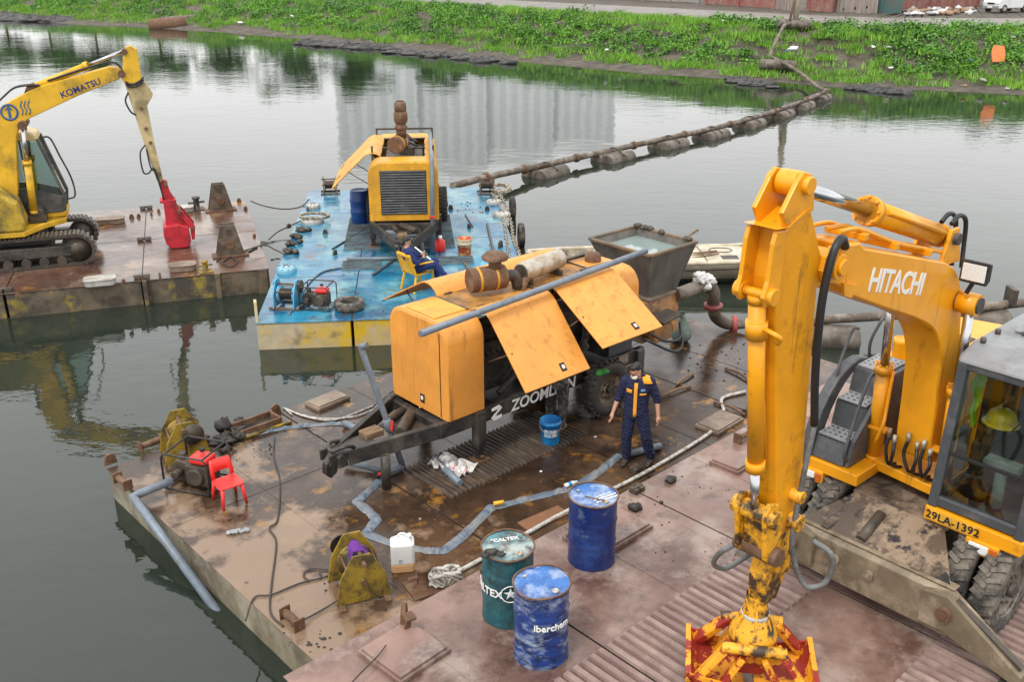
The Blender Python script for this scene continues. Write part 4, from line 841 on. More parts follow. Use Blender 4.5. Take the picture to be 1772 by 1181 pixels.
    for y in (.22, -.60): MB().tube(curve_pts([(.94, y + .1, 2.35), (1.0, y + .12, 1.9), (1.06, y + .14, 1.75), (1.06, y + .08, 1.5)], 4), .02, 8).build('oil_line', m_hit, t); box('pipe_bracket', m_hit, t, (.93, y, 1.62), (.12, .3, .04), .008)
    for k, (y, a_, dz) in enumerate(((-.38, .0, .02), (-.31, .03, -.04), (-.16, -.02, .05), (-.05, .04, -.02), (.02, .0, .03), (.10, .05, -.05))):
        h_ = MB().tube(curve_pts([(1.04, y, 1.62 + dz), (1.07 + a_, y + a_, 1.48), (1.05, y + .04 - a_, 1.3), (.9, y + .06, 1.24 + dz * .3)], 5), .02, 8).build('hose', m_hose, t)
        MB().cyl((1.04, y, 1.60 + dz), (1.045, y, 1.70 + dz), .024, 10).build('hose_fitting', m_silver, h_)
    wl = MB().prism([(1.12, 3.66), (1.2, 3.62), (1.2, 3.86), (1.12, 3.84)], .12, .40).build('work_lamp', m_black, t, .015); MB().box((1.205, .26, 3.74), (.012, .23, .17)).build('lamp_glass', m_light, wl, .004); MB().bar((1.14, .2, 3.5), (1.14, .26, 3.66), .03, .04).build('lamp_bracket', m_black, wl)
    # stick
    sp = [(3.98, 4.80), (3.86, 4.60), (3.79, 4.46), (3.74, 4.38), (3.55, 4.40), (3.50, 4.28), (3.55, 4.16), (3.74, 4.10), (3.72, 3.85), (3.66, 3.14), (3.58, 2.14), (3.55, 1.86), (3.68, 1.74), (3.84, 1.74), (3.93, 1.9), (4.02, 2.4), (4.08, 2.75), (4.34, 4.10), (4.36, 4.30), (4.32, 4.70)]
    sk = MB().prism(sp, -.195, .03).build('stick', m_hits, t, .015)
    ear = [(3.98, 4.80), (4.34, 4.72), (4.42, 4.85), (4.26, 5.06), (4.18, 5.13), (4.07, 5.10), (4.01, 4.98)]
    fl = [(4.32, 4.70), (4.46, 4.72), (4.49, 4.62), (4.51, 4.33), (4.55, 4.2), (4.50, 4.12), (4.42, 4.12), (4.34, 4.2)]
    for ya, yb in ((-.225, -.185), (.015, .055)): MB().prism(ear, ya, yb).build('stick_ear', m_hit, sk, .008); MB().prism(fl, ya, yb).build('stick_flange', m_hit, sk, .008)
    MB().add([(4.33, -.235, 4.73), (4.49, -.235, 4.74), (4.49, .065, 4.74), (4.33, .065, 4.73), (4.05, .065, 4.84), (4.05, -.235, 4.84)], [(0, 1, 2, 3), (0, 3, 4, 5)]).build('stick_shelf', m_hit, sk)
    MB().cyl((4.13, -.27, 5.02), (4.13, .10, 5.02), .07, 20).cyl((4.13, -.17, 5.02), (4.13, .0, 5.02), .10, 20).build('ear_pin', m_hit, sk, .006)
    MB().cyl((4.46, -.26, 4.2), (4.46, -.18, 4.2), .07, 18).cyl((4.46, .01, 4.2), (4.46, .10, 4.2), .07, 18).cyl((4.46, -.18, 4.2), (4.46, .01, 4.2), .04, 14).build('flange_pin', m_hit, sk, .005)
    bk = cylinder(t, (4.43, -.085, 4.16), (4.12, -.085, 2.05), .07, .78, .6, m_hits, flange=False)
    MB().cyl((4.4, -.085, 3.95), (4.38, -.085, 3.8), .09, 18).build('cylinder_collar', m_hit, bk)
    MB().tube(curve_pts([(4.40, -.02, 3.9), (4.44, .1, 3.9), (4.40, .14, 3.86), (4.36, .1, 3.8)], 4), .022, 8).build('cylinder_fitting', m_hit, bk); MB().tube([(4.38, -.04, 3.75), (4.12, -.04, 2.6)], .018, 8).build('cylinder_pipe', m_hit, bk)
    MB().tube(curve_pts([(3.50, .10, 4.42), (3.62, .12, 4.52), (3.75, .13, 4.4), (3.80, .12, 4.0), (3.76, .12, 3.4), (3.66, .12, 2.85)], 6), .035, 10).build('hose', m_hose, sk)
    MB().tube(curve_pts([(3.66, .12, 2.85), (3.7, .1, 2.3), (3.75, .1, 1.8), (3.72, .12, 1.5), (3.62, .22, 1.2), (3.5, .35, 1.25), (3.5, .38, 1.55), (3.55, .2, 1.65)], 6), .026, 10).build('hose', m_greyhose, sk)
    # tip linkage, worn
    for ya, yb in ((-.26, -.21), (.03, .08)): MB().prism([(3.98, 2.16), (4.14, 2.22), (4.2, 2.08), (4.12, 1.62), (4.0, 1.52), (3.88, 1.6), (3.9, 1.9)], ya, yb).build('tip_link', m_hit2, t, .015)
    MB().prism([(3.92, 1.98), (4.12, 2.02), (4.06, 1.62), (3.96, 1.6)], -.205, .025).build('link_block', m_hit2, t, .02)
    for x, z, r in ((4.1, 2.06, .085), (4.0, 1.63, .09), (3.7, 1.86, .08), (3.72, 2.14, .06)): MB().cyl((x, -.31, z), (x, .14, z), r, 18).build('link_pin', m_rustst if z < 1.7 else m_hit2, t, .006)
    for ya, yb in ((-.25, -.2), (-.04, .01)): MB().prism([(3.62, 1.95), (3.8, 1.95), (3.78, 1.3), (3.55, 1.2), (3.5, 1.35)], ya, yb).build('hanger_plate', m_hit2, t, .01)
    MB().prism([(3.86, 1.5), (3.92, 1.25), (3.88, .94), (3.66, .94), (3.5, 1.25), (3.5, 1.5)], -.21, -.03).build('hanger_block', m_hit2, t, .02)
    # clamshell grab
    gx, gy = 3.55, -.12; before = set(t.children)
    MB().lathe([(.10, 1.0), (.115, .8), (.13, .76), (.2, .62), (.23, .56), (.23, .48), (.12, .46)], 22, Matrix.Translation((gx, gy, 0))).build('grab_head', m_hit2, t)
    MB().lathe([(.127, .80), (.136, .79), (.136, .76), (.127, .75)], 20, Matrix.Translation((gx, gy, 0))).build('wire_binding', m_rope, t)
    for k in range(6): a = k * 1.047; MB().prism([(.11, .86), (.2, .6), (.11, .6)], -.012, .012, Matrix.Translation((gx, gy, 0)) @ Matrix.Rotation(a, 4, 'Z')).build('head_rib', m_hit2, t)
    MB().box((gx, gy, .34), (.2, .26, .46)).build('grab_body', m_grab, t, .03)
    for sx in (-1, 1): MB().cyl((gx + sx * .24, gy - .3, .52), (gx + sx * .24, gy + .3, .52), .055, 14).build('head_bar', m_hit2, t, .005)
    for sy in (-1, 1):
        for sx in (-1, 1):
            A, B_ = Vector((gx + sx * .2, gy + sy * .22, .54)), Vector((gx + sx * .3, gy + sy * .56, .10))
            MB().bar(A, B_, .075, .13, (sx, 0, .3)).build('grab_arm', m_grab, t, .015)
            MB().bar(Vector((gx + sx * .27, gy + sy * .1, .45)), Vector((gx + sx * .30, gy + sy * .30, .08)), .06, .12, (sx, 0, .3)).build('grab_strut', m_grab, t, .012)
            MB().cyl((gx + sx * .27 - .06, gy + sy * .56, .12), (gx + sx * .27 + .06, gy + sy * .56, .12), .06, 14).build('arm_pin', m_hit2, t)
        # shell: curved plate with two end cheeks
        arc = [(gy + sy * (.06 + .54 * math.sin(u)), .245 - .235 * math.cos(u)) for u in np.linspace(0, 1.6, 9)]
        inn = [(y - sy * .025 * (1 if i > 3 else .4), z + .025) for i, (y, z) in enumerate(arc)]
        swap = Matrix(((0, 1, 0, 0), (1, 0, 0, 0), (0, 0, 1, 0), (0, 0, 0, 1)))
        sh = MB().prism([(y, z) for y, z in arc] + [(y, z) for y, z in inn[::-1]], gx - .36, gx + .36, swap).build('shell', m_grab, t)
        for xx in (-.36, .33): MB().prism([(y, z) for y, z in arc] + [(gy + sy * .12, .16)], gx + xx, gx + xx + .03, swap).build('cheek_plate', m_grab, sh)
        MB().bar((gx - .37, arc[-1][0], arc[-1][1]), (gx + .37, arc[-1][0], arc[-1][1]), .05, .05).build('rim_bar', m_grab, sh)
    gr, gc = Matrix.Rotation(R(38), 3, 'Z'), Vector((gx, gy, 0))
    for o in set(t.children) - before: o.rotation_euler = (0, 0, R(38)); o.location = gc - gr @ gc + Vector((.26, -.03, 0))
    MB().tube(curve_pts([(4.0, -.33, 1.55), (4.05, -.46, 1.4), (3.98, -.55, 1.2), (3.85, -.5, 1.12), (3.75, -.38, 1.25), (3.78, -.25, 1.42)], 6), .026, 10).build('hose', m_greyhose, t)
    return t
HIT = hitachi()
def local_world(t, p):
    a = t.rotation_euler[2]; return Vector((t.location.x + p[0] * math.cos(a) - p[1] * math.sin(a), t.location.y + p[0] * math.sin(a) + p[1] * math.cos(a), t.location.z + p[2]))
o = thing('hard_hat', 'yellow hard hat hanging inside the cab of the big excavator', 'hard hat', local_world(HIT, (.86, .68, 2.14)), 20)
m_hh = mat('hard_hat_yellow', (.80, .50, .02), .35, dirt=(.5, .15, .03), amt=.2, scale=9, bump=0)
MB().lathe([(.15, 0), (.148, .05), (.125, .11), (.07, .145), (.001, .155)], 20).build('shell', m_hh, o); MB().lathe([(.15, 0), (.185, -.008), (.185, -.016), (.15, -.01)], 20).build('brim', m_hh, o)
MB().tube([(0, 0, .15), (-.05, .02, .45)], .008, 6).build('hook_cord', m_blackp, o)
vs = []; fs = []
for i in range(13):
    for j in range(7): a = j - 3; vs.append((.03 * math.sin(a * 1.9 + i * .35) + .012 * math.sin(i * 1.3), a * .03 * (1 - .04 * i) + .02 * math.sin(i * .5), -.05 * i + .02 * abs(a)))
fs = [(i * 7 + j, i * 7 + j + 1, (i + 1) * 7 + j + 1, (i + 1) * 7 + j) for i in range(12) for j in range(6)]
o = MB().add(vs, fs, True); o = o.build('safety_vest', mat('hi_vis', (.45, .70, .03), .7, bump=.3), loc=local_world(HIT, (1.0, .44, 2.62))); tag(o, 'bright yellow green safety vest hanging at the cab window corner', 'vest')
# ------------------------------------------------------------------ tracked excavator on the left barge (cut by the frame)
def komatsu():
    KC = (-12.126, 23.096); t = thing('tracked_excavator', 'weathered yellow tracked excavator with red grab on the left barge', 'excavator', (KC[0], KC[1], ZK), 20)
    for s in (-1, 1):
        y = s * .82
        path = [(x, .77) for x in np.linspace(-1.2, 1.2, 25)] + [(1.2 + .37 * math.sin(u), .40 + .37 * math.cos(u)) for u in np.linspace(.2, math.pi - .2, 9)] + [(x, .03) for x in np.linspace(1.2, -1.2, 25)] + [(-1.2 - .37 * math.sin(u), .40 - .37 * math.cos(u)) for u in np.linspace(.2, math.pi - .2, 9)]
        outer = [(x, z) for x, z in path]; n = len(path); belt = MB()
        inn = []
        for x, z in path:
            cxm = max(-1.2, min(1.2, x)); v = Vector((x - cxm, z - .40)); v = v * (1 - .05 / max(.05, v.length)); inn.append((cxm + v.x, .40 + v.y))
        vs = []; fs = []
        for (x, z), (xi, zi) in zip(path, inn): vs += [(x, y - .22, z), (x, y + .22, z), (xi, y + .22, zi), (xi, y - .22, zi)]
        for i in range(n):
            for k in range(4): a0, b0 = i * 4 + k, i * 4 + (k + 1) % 4; c0, d0 = ((i + 1) % n) * 4 + (k + 1) % 4, ((i + 1) % n) * 4 + k; fs.append((a0, b0, c0, d0))
        bo = belt.add(vs, fs).build('track_belt', m_dsteel, t)
        src = MB().prism([(-.045, -.005), (.045, -.005), (.04, .028), (.012, .05), (-.012, .05), (-.04, .028)], -.23, .23).build('track_shoe', m_dsteel, bo)
        first = True
        for i in range(n):
            p, q = path[i], path[(i + 1) % n]; ang = math.atan2(q[1] - p[1], q[0] - p[0]); o = src if first else src.copy()
            if not first: COL.objects.link(o); o.parent = bo
            first = False; o.location = ((p[0] + q[0]) / 2, y, (p[1] + q[1]) / 2); o.rotation_euler = (0, -ang, 0)
        MB().prism([(-1.1, .25), (1.05, .25), (1.05, .52), (-1.1, .55)], y - .16, y + .16).build('track_frame', m_black, t, .03)
        for x in (-1.2, 1.2): MB().lathe([(.001, -.19), (.16, -.19), (.17, -.15), (.3, -.13), (.31, .13), (.001, .13)], 24, Matrix.Translation((x, y, .4)) @ Matrix.Rotation(R(90), 4, 'X') @ Matrix.Scale(s, 4, (0, 0, 1))).build('idler_wheel', m_dsteel, t)
        for x in np.linspace(-.8, .8, 5): MB().cyl((x, y - .19, .16), (x, y + .19, .16), .11, 14).build('track_roller', m_dsteel, t)
    box('car_body', m_black, t, (0, 0, .52), (1.2, 1.3, .3), .04); MB().cyl((0, 0, .66), (0, 0, .85), .5, 28).build('swing_ring', m_dsteel, t)
    m_kd = mat('olive_yellow_body', (.50, .33, .03), .5, dirt=[((.15, .12, .03), .45, 1.2), ((.05, .045, .03), .3, 2.5)], bump=.1)
    MB().slab([(-1.6, -1.1), (.1, -1.1), (.5, -.4), (.95, .0), (.95, 1.12), (-1.6, 1.12)], .85, .98).build('revolving_frame', m_kom, t, .02)
    MB().prism([(-1.6, .98), (.12, .98), (.16, 1.2), (.05, 1.66), (-.3, 1.97), (-1.6, 2.0)], -1.12, -.3).build('side_body', m_kd, t, .06)
    MB().prism([(-1.75, .9), (-.5, .9), (-.5, 1.95), (-1.75, 1.95)], -.28, 1.12).build('engine_hood', m_kom, t, .06)
    MB().prism([(.15, .98), (.55, .98), (.5, 1.3), (.2, 1.45)], -.36, .2).build('boom_bracket', m_dsteel, t, .03)
    # cab on the far side
    y0, y1 = .18, 1.05; cp = [(-.55, 1.0), (.93, 1.05), (1.0, 1.5), (.90, 2.1), (.60, 2.95), (.45, 3.02), (-.55, 3.02)]
    m_kc = mat('cab_dark_grey', (.06, .065, .062), .5, dirt=(.14, .12, .09), amt=.35, bump=.08)
    f = MB(); P = lambda i, y: Vector((cp[i][0], y, cp[i][1]))
    for y in (y0 + .03, y1 - .03):
        f.bar(P(2, y), P(4, y), .07, .08, (0, 1, 0)); f.bar(P(1, y), P(2, y), .07, .09, (0, 1, 0)); f.bar(P(6, y), P(0, y), .07, .1, (0, 1, 0)); f.bar(Vector((.2, y, 1.1)), Vector((.2, y, 2.95)), .05, .06, (0, 1, 0)); f.bar(P(0, y) + Vector((0, 0, .1)), P(1, y) + Vector((0, 0, .1)), .06, .2, (0, 1, 0))
        f.prism([(-.5, 1.1), (.93, 1.12), (.97, 1.5), (.2, 1.75), (-.5, 1.75)], y - .012, y + .012)
    f.build('cab_frame', m_kc, t, .015); MB().prism([(.62, 2.90), (.58, 3.04), (.4, 3.12), (-.6, 3.12), (-.62, 2.92)], y0 - .02, y1 + .02).build('cab_roof', mat('roof_cream_yellow', (.62, .48, .22), .5, dirt=(.4, .3, .1), amt=.3), t, .04)
    for y in (y0 + .01, y1 - .01): MB().add([(.24, y, 1.74), (.90, y, 1.52), (.86, y, 2.1), (.58, y, 2.88), (.24, y, 2.9)], [(0, 1, 2, 3, 4)]).build('side_window', m_clear, t); MB().add([(-.48, y, 1.76), (.16, y, 1.76), (.16, y, 2.9), (-.48, y, 2.9)], [(0, 1, 2, 3)]).build('rear_side_window', m_clear, t)
    MB().add([(.985, y0 + .06, 1.52), (.985, y1 - .06, 1.52), (.60, y1 - .06, 2.9), (.60, y0 + .06, 2.9)], [(0, 1, 2, 3)]).build('windscreen', m_clear, t)
    MB().box((0, .6, 1.55), (.5, .5, .2)).box((-.25, .6, 1.95), (.15, .5, .8)).build('seat', m_kc, t, .04)
    MB().prism([(.25, .98), (.98, 1.0), (1.0, 1.12), (.25, 1.14)], y0 - .03, y1 + .03).build('cab_skirt', m_kom, t, .015)
    MB().tube(curve_pts([(.70, y0 - .02, 2.98), (.9, y0 - .02, 2.95), (1.05, y0 - .02, 2.5), (1.22, y0 - .02, 1.95), (1.24, y0 - .02, 1.5), (1.05, y0 - .02, 1.42)], 5), .022, 8).build('grab_rail', m_black, t)
    # boom, stick
    bo = [(2.69, 4.59), (2.52, 4.62), (1.07, 4.27), (.67, 4.13), (.08, 3.84), (-.29, 3.58), (-.45, 3.1), (-.42, 2.3), (-.36, 1.62), (-.22, 1.45), (-.04, 1.55), (.02, 1.8), (.2, 3.05), (.30, 3.28), (.52, 3.47), (1.71, 3.97), (2.70, 4.33), (2.78, 4.45)]
    b = MB().prism(bo, -.16, .16).build('boom', m_kom, t, .02)
    lettering('KOMATSU', .21, m_navyp, b, frame((1.80, -.161, 4.14), (1, 0, .33), (0, 0, 1)), 'maker_lettering', .003)
    lg = [(.31, 3.72, .2)]
    ring = MB(); cc_ = Vector((.16, -.165, 3.66))
    ring.lathe([(.2, 0), (.2, .004), (.15, .004), (.15, 0)], 24, Matrix.Translation(cc_) @ Matrix.Rotation(R(90), 4, 'X'))
    ring.prism([(-.03, -.14), (.03, -.14), (.03, .06), (.10, .04), (0, .16), (-.10, .04), (-.03, .06)], -.004, 0, Matrix.Translation(cc_))
    for k in range(3): ring.tube(curve_pts([(.42 + k * .08, -.166, 3.58), (.46 + k * .08, -.166, 3.7), (.42 + k * .08, -.166, 3.78), (.47 + k * .08, -.166, 3.92)], 4), [.012] * 13, 6)
    ring.build('company_emblem', mat('emblem_blue', (.04, .12, .25), .5, bump=0), b)
    st = [(2.94, 5.06), (3.05, 5.09), (3.19, 5.0), (3.2, 4.32), (3.34, 4.09), (3.41, 3.92), (3.37, 3.84), (3.24, 3.66), (3.29, 2.64), (3.37, 1.8), (3.3, 1.72), (3.22, 1.8), (3.10, 2.41), (2.95, 3.29), (2.80, 4.2), (2.74, 4.34), (2.72, 4.5), (2.82, 4.6), (2.84, 4.8)]
    upper = [(2.74, 4.34), (2.72, 4.5), (2.82, 4.6), (2.84, 4.8), (2.94, 5.06), (3.05, 5.09), (3.19, 5.0), (3.2, 4.32), (3.26, 4.22), (2.80, 4.2)]
    lower = [(2.80, 4.196), (3.262, 4.216), (3.34, 4.09), (3.41, 3.92), (3.37, 3.84), (3.24, 3.66), (3.29, 2.64), (3.37, 1.8), (3.3, 1.72), (3.22, 1.8), (3.10, 2.41), (2.95, 3.29)]
    s1 = MB().prism(upper, -.15, .15).build('stick_head', m_kom, t, .015); s2 = MB().prism(lower, -.13, .13).build('stick', m_stickmud, t, .012)
    for x, z, r in ((2.9, 4.95, .07), (2.76, 4.44, .09), (3.1, 3.6, .04), (3.14, 3.1, .04), (3.2, 2.75, .04), (3.3, 1.95, .05)): MB().cyl((x, -.18, z), (x, .18, z), r, 14).build('pin', m_rustst, s2 if z < 4.2 else s1)
    cylinder(t, (.72, 0, 4.18), (2.9, 0, 4.97), .085, .6, .5, m_kom)
    MB().prism([(.5, 4.0), (.95, 4.14), (.78, 4.3), (.64, 4.26)], -.1, .1).build('cylinder_lug', m_rustst, b, .01)
    for y in (-.33, .33): cylinder(t, (.3, y, 1.25), (.40, y, 3.36), .085, .6, .55, m_kom)
    MB().cyl((.40, -.42, 3.36), (.40, .42, 3.36), .1, 18).build('boom_pin', m_rustst, b)
    for dy in (-.08, .0, .08): MB().tube(curve_pts([(-.3, dy, 3.68), (.1, dy, 4.02), (.35, dy, 4.2), (.65, dy - .1, 4.26), (.9, dy - .1, 4.25)], 5), .022, 8).build('hose', m_hose, b)
    MB().tube(curve_pts([(1.1, -.12, 4.34), (1.8, -.12, 4.55), (2.5, -.12, 4.72), (2.75, -.12, 4.62), (2.8, -.16, 4.4)], 5), .025, 8).build('hose', m_hose, b)
    for k, dz in enumerate((0, .06)): MB().tube(curve_pts([(2.82, -.17, 4.2 + dz), (2.95, -.18, 4.12 + dz), (3.15, -.17, 4.2 + dz), (3.24, -.12, 4.28 + dz)], 5), .025, 8).build('hose', m_hose, s1)
    MB().tube(curve_pts([(2.85, -.15, 4.0), (2.76, -.18, 3.8), (2.84, -.2, 3.55), (2.95, -.17, 3.45)], 5), .022, 8).build('hose', m_hose, s2)
    for pts in ([(3.06, -.14, 2.7), (2.92, -.2, 2.5), (2.93, -.22, 2.05), (3.05, -.2, 2.0), (3.2, -.18, 2.1), (3.3, -.2, 1.6)], [(3.08, -.14, 2.6), (3.12, -.2, 2.15), (3.22, -.2, 1.98), (3.3, -.2, 1.5), (3.34, -.16, 1.2)]): MB().tube(curve_pts(pts, 6), .02, 8).build('hose', m_hose, s2)
    # red grab
    g = MB().prism([(3.26, 1.78), (3.44, 1.76), (3.50, 1.45), (3.62, 1.2), (3.28, 1.2), (3.3, 1.45)], -.1, .1).build('grab_neck', m_red, t, .012)
    MB().prism([(3.22, 1.2), (3.62, 1.2), (3.62, 1.27), (3.22, 1.27)], -.2, .2).build('grab_collar', m_red, t, .012)
    for y in (-.2, .14): MB().prism([(3.30, 1.2), (3.58, 1.2), (3.80, .66), (3.86, .5), (3.28, .5), (3.30, .8)], y, y + .06).build('grab_cheek', m_red, t, .01)
    arc = [(3.24, .62), (3.20, .4), (3.24, .15), (3.36, .02), (3.6, .01), (3.80, .03), (3.86, .2), (3.84, .55), (3.6, .66)]
    MB().prism(arc, -.36, .36).build('grab_shell', m_red, t, .03)
    for y in (-.28, .22): MB().prism([(3.62, .95), (3.72, 1.0), (4.0, .55), (3.96, .2), (3.88, .2), (3.88, .5)], y, y + .06).build('grab_arm', m_red, t, .01)
    for x, z in ((3.42, 1.68), (3.66, .96), (3.92, .5)): MB().cyl((x, -.32 if z < 1.2 else -.15, z), (x, .32 if z < 1.2 else .15, z), .05, 12).build('grab_pin', m_rustst, t)
    return t
komatsu()
# ------------------------------------------------------------------ trailer concrete pumps
def rounded(W, zb, zt, r=.32, n=6):
    """(y, z) section: down the near side, over the top, down the far side"""
    q = [(0, zb)] + [(r - r * math.cos(a), zt - r + r * math.sin(a)) for a in np.linspace(0, math.pi / 2, n)]
    return q + [(W - y, z) for y, z in q[::-1]]
def shell(b, prof, x0, x1, th=.02):
    """thin bent sheet following a (y, z) profile between x0 and x1"""
    n = len(prof); vs = []; inn = []
    for i, (y, z) in enumerate(prof):
        a = prof[max(0, i - 1)]; c = prof[min(n - 1, i + 1)]; d = Vector((c[0] - a[0], c[1] - a[1])).normalized(); inn.append((y + d.y * th, z - d.x * th))
    for x in (x0, x1):
        vs += [(x, y, z) for y, z in prof]; vs += [(x, y, z) for y, z in inn]
    fs = []
    for i in range(n - 1):
        fs += [(i, i + 1, 2 * n + i + 1, 2 * n + i), (n + i + 1, n + i, 3 * n + i, 3 * n + i + 1), (i + 1, i, n + i, n + i + 1), (2 * n + i, 2 * n + i + 1, 3 * n + i + 1, 3 * n + i)]
    fs += [(0, 2 * n, 3 * n, n), (n - 1, 2 * n - 1, 4 * n - 1, 3 * n - 1)]
    return b.add(vs, fs, False)
def trailer(label, loc, rz, W, mt, grille, near_ang, far_ang, hopper, roof=True):
    t = thing('concrete_pump_trailer', label, 'pump trailer', loc, rz)
    zb, zt = .86, 2.36; XB = [-.55, .12, 1.47, 2.86, 3.55]
    sec = rounded(W, zb, zt)
    # chassis
    for y in (.02, W - .12): MB().box((1.55, y + .05, .74), (4.5, .1, .24)).build('chassis_rail', m_black, t, .01)
    for x in (-.6, .4, 1.5, 2.7, 3.7): box('cross_member', m_black, t, (x, W / 2, .72), (.12, W - .2, .16), .01)
    box('floor_pan', m_black, t, (1.5, W / 2, .68), (4.2, W - .25, .03))
    for y0, y1 in ((.07, W / 2 - .13), (W - .07, W / 2 + .13)): MB().bar((-.62, y0, .74), (-1.95, y1, .56), .09, .24).build('drawbar', m_black, t, .012)
    box('drawbar_plate', m_dsteel, t, (-1.72, W / 2, .62), (.5, .34, .1), .02)
    h = MB().box((-2.05, W / 2, .56), (.16, .34, .22)).cyl((-2.1, W / 2 - .22, .62), (-2.1, W / 2 + .22, .62), .05, 12)
    h.prism([(-2.0, .66), (-2.16, .64), (-2.26, .52), (-2.28, .36), (-2.2, .28), (-2.1, .34), (-2.06, .48), (-1.98, .54)], W / 2 - .06, W / 2 + .06).box((-2.12, W / 2 - .12, .6), (.26, .04, .16)).box((-2.12, W / 2 + .12, .6), (.26, .04, .16))
    h.tube(curve_pts([(-1.85, W / 2 - .16, .7), (-2.0, W / 2 - .2, .78), (-2.16, W / 2 - .05, .7), (-2.1, W / 2 + .12, .74), (-1.9, W / 2 + .16, .7)], 4), .03, 8).build('tow_hitch', m_black, t, .012)
    MB().cyl((-1.5, W / 2 - .4, .0), (-1.5, W / 2 - .4, .55), .07, 14).build('jockey_leg', m_black, t)
    MB().cyl((-1.15, W / 2 - .3, .74), (-.65, W / 2 + .1, .74), .09, 14).cyl((-1.0, W / 2 + .2, .72), (-.65, W / 2 + .3, .72), .07, 12).box((-.85, W / 2 - .1, .66), (.5, .6, .04)).build('drawbar_gear', m_dsteel, t, .01)
    box('wooden_block', m_wood, t, (-1.42, W / 2 + .05, .7), (.3, .22, .1), .01)
    for k in range(4): box('foot_grate', m_dsteel, t, (-1.18 + k * .05, W / 2 + .0, .70), (.02, .34, .03))
    for y in (.02, W - .02):
        for x, s in ((.02, 1), (3.65, 1)):
            lg = MB().box((x, y, .55), (.17, .16, .62)).box((x, y, .26), (.12, .11, .4)).build('support_leg', m_black if x < 1 else m_gsteel, t, .015); MB().box((x, y, .03), (.26, .24, .05)).cyl((x, y - .1, .1), (x, y + .1, .1), .03, 8).build('leg_foot', m_rustst, lg, .006)
    MB().cyl((2.66, .0, .48), (2.66, W, .48), .06, 12).build('axle', m_dsteel, t)
    m_rimt = MATS.get('trailer_rim') or mat('trailer_rim', (.46, .37, .26), .7, dirt=(.09, .06, .04), amt=.5, speck=RUST, samt=.4, bump=.2)
    for y in (-.14, W + .14): wheel_set(t, 2.66, y, .48, .26, False, m_rimt, m_tyre2)
    # front hood
    f = MB(); shell(f, sec, XB[0], XB[1]); f.build('front_hood', mt, t, .012, sm=30)
    fp = MB().add([(XB[0] + .004, y, z) for y, z in sec] + [(XB[0] - .018, y * (1 - .1 / W) + .05, zb + (z - zb) * .97) for y, z in sec], [tuple(range(len(sec)))[::-1], tuple(range(len(sec), 2 * len(sec)))] + [(i, (i + 1) % len(sec), (i + 1) % len(sec) + len(sec), i + len(sec)) for i in range(len(sec))]).build('front_panel', mt, t, .008)
    if grille:
        box('radiator', m_black, fp, (XB[0] - .02, W / 2, (zb + zt) / 2 - .03), (.02, W * .66, 1.12))
        for k in range(17): z = zb + .2 + k * .066; box('grille_slat', m_gsteel, fp, (XB[0] - .036, W / 2, z), (.014, W * .64, .026), 0, Matrix.Rotation(.5, 3, 'Y'))
    else:
        box('latch', m_blackp, fp, (XB[0] - .024, .62, zb + .18), (.012, .1, .14), .004); box('latch_label', m_white, fp, (XB[0] - .032, .62, zb + .19), (.006, .05, .06))
        MB().tube([(XB[0] - .02, .62, zb + .04), (XB[0] - .06, .65, zb + .02), (XB[0] - .02, .72, zb + .04)], .008, 6).build('latch_handle', m_ysheet, fp)
        MB().box((XB[0] - .024, .17, (zb + zt) / 2 - .06), (.008, .008, 1.32)).build('panel_joint', m_blackp, fp)
    # roof strip, rear cover
    r_ = .32
    if roof: box('roof_sheet', m_zoomrust, t, ((XB[1] + XB[3]) / 2, W / 2, zt - .012), (XB[3] - XB[1] - .01, W - 2 * r_, .024), .004)
    rc = MB(); sec2 = [(y, max(z, 1.55)) for y, z in sec]; shell(rc, sec2, XB[3] + .02, XB[4]); rc.build('rear_cover', mt, t, .01, sm=30)
    MB().add([(XB[4] - .01, y, z) for y, z in sec2], [tuple(range(len(sec2)))]).build('rear_panel', mt, t); box('valve_chest', m_gsteel, t, (3.2, W / 2, 1.2), (.64, W - .1, .66), .03)
    for x in (XB[1], XB[2], XB[3]): MB().tube([(x, y + (.03 if y < W / 2 else -.03), z - .03) for y, z in sec], .028, 6).build('hoop', m_dsteel, t)
    # doors
    dp = sec[:7]
    for side, ang, mats_ in ((0, near_ang, mt), (1, far_ang, mt)):
        hy, hz = dp[-1]
        for (x0, x1) in ((XB[1] + .015, XB[2] - .015), (XB[2] + .015, XB[3] - .01)):
            a = R(ang if not isinstance(ang, tuple) else ang[0 if x0 < 1 else 1]); pr = []
            for y, z in dp:
                dy, dz = y - hy, z - hz; yy, zz = hy + dy * math.cos(a) + dz * math.sin(a), hz - dy * math.sin(a) + dz * math.cos(a)
                pr.append((yy, zz))
            if side: pr = [(W - y, z) for y, z in pr][::-1]
            b = MB(); shell(b, pr, x0, x1, .025); d = b.build('side_door', mats_, t, .008, sm=30)
            for hx_ in (x0 + .2, x1 - .2): yh = hy if not side else W - hy; MB().cyl((hx_ - .07, yh, hz + .012), (hx_ + .07, yh, hz + .012), .018, 8).build('hinge', m_dsteel, d)
            if a < .02: continue
            i0, i1 = (0, 1) if not side else (-1, -2); p0, p1 = Vector((0, *pr[i0])), Vector((0, *pr[i1])); ud = (p1 - p0).normalized(); nn = Vector((0, ud.z, -ud.y)) * (-1 if not side else 1)
            c = p0 + ud * .17 + Vector(((x0 + x1) / 2 + .18, 0, 0)) + nn * .006; M3 = Matrix((Vector((1, 0, 0)), ud, nn)).transposed()
            MB().box(c, (.1, .13, .014), M3).build('latch', m_blackp, d, .003); MB().box(c + nn * .009, (.05, .06, .006), M3).build('latch_label', m_white, d)
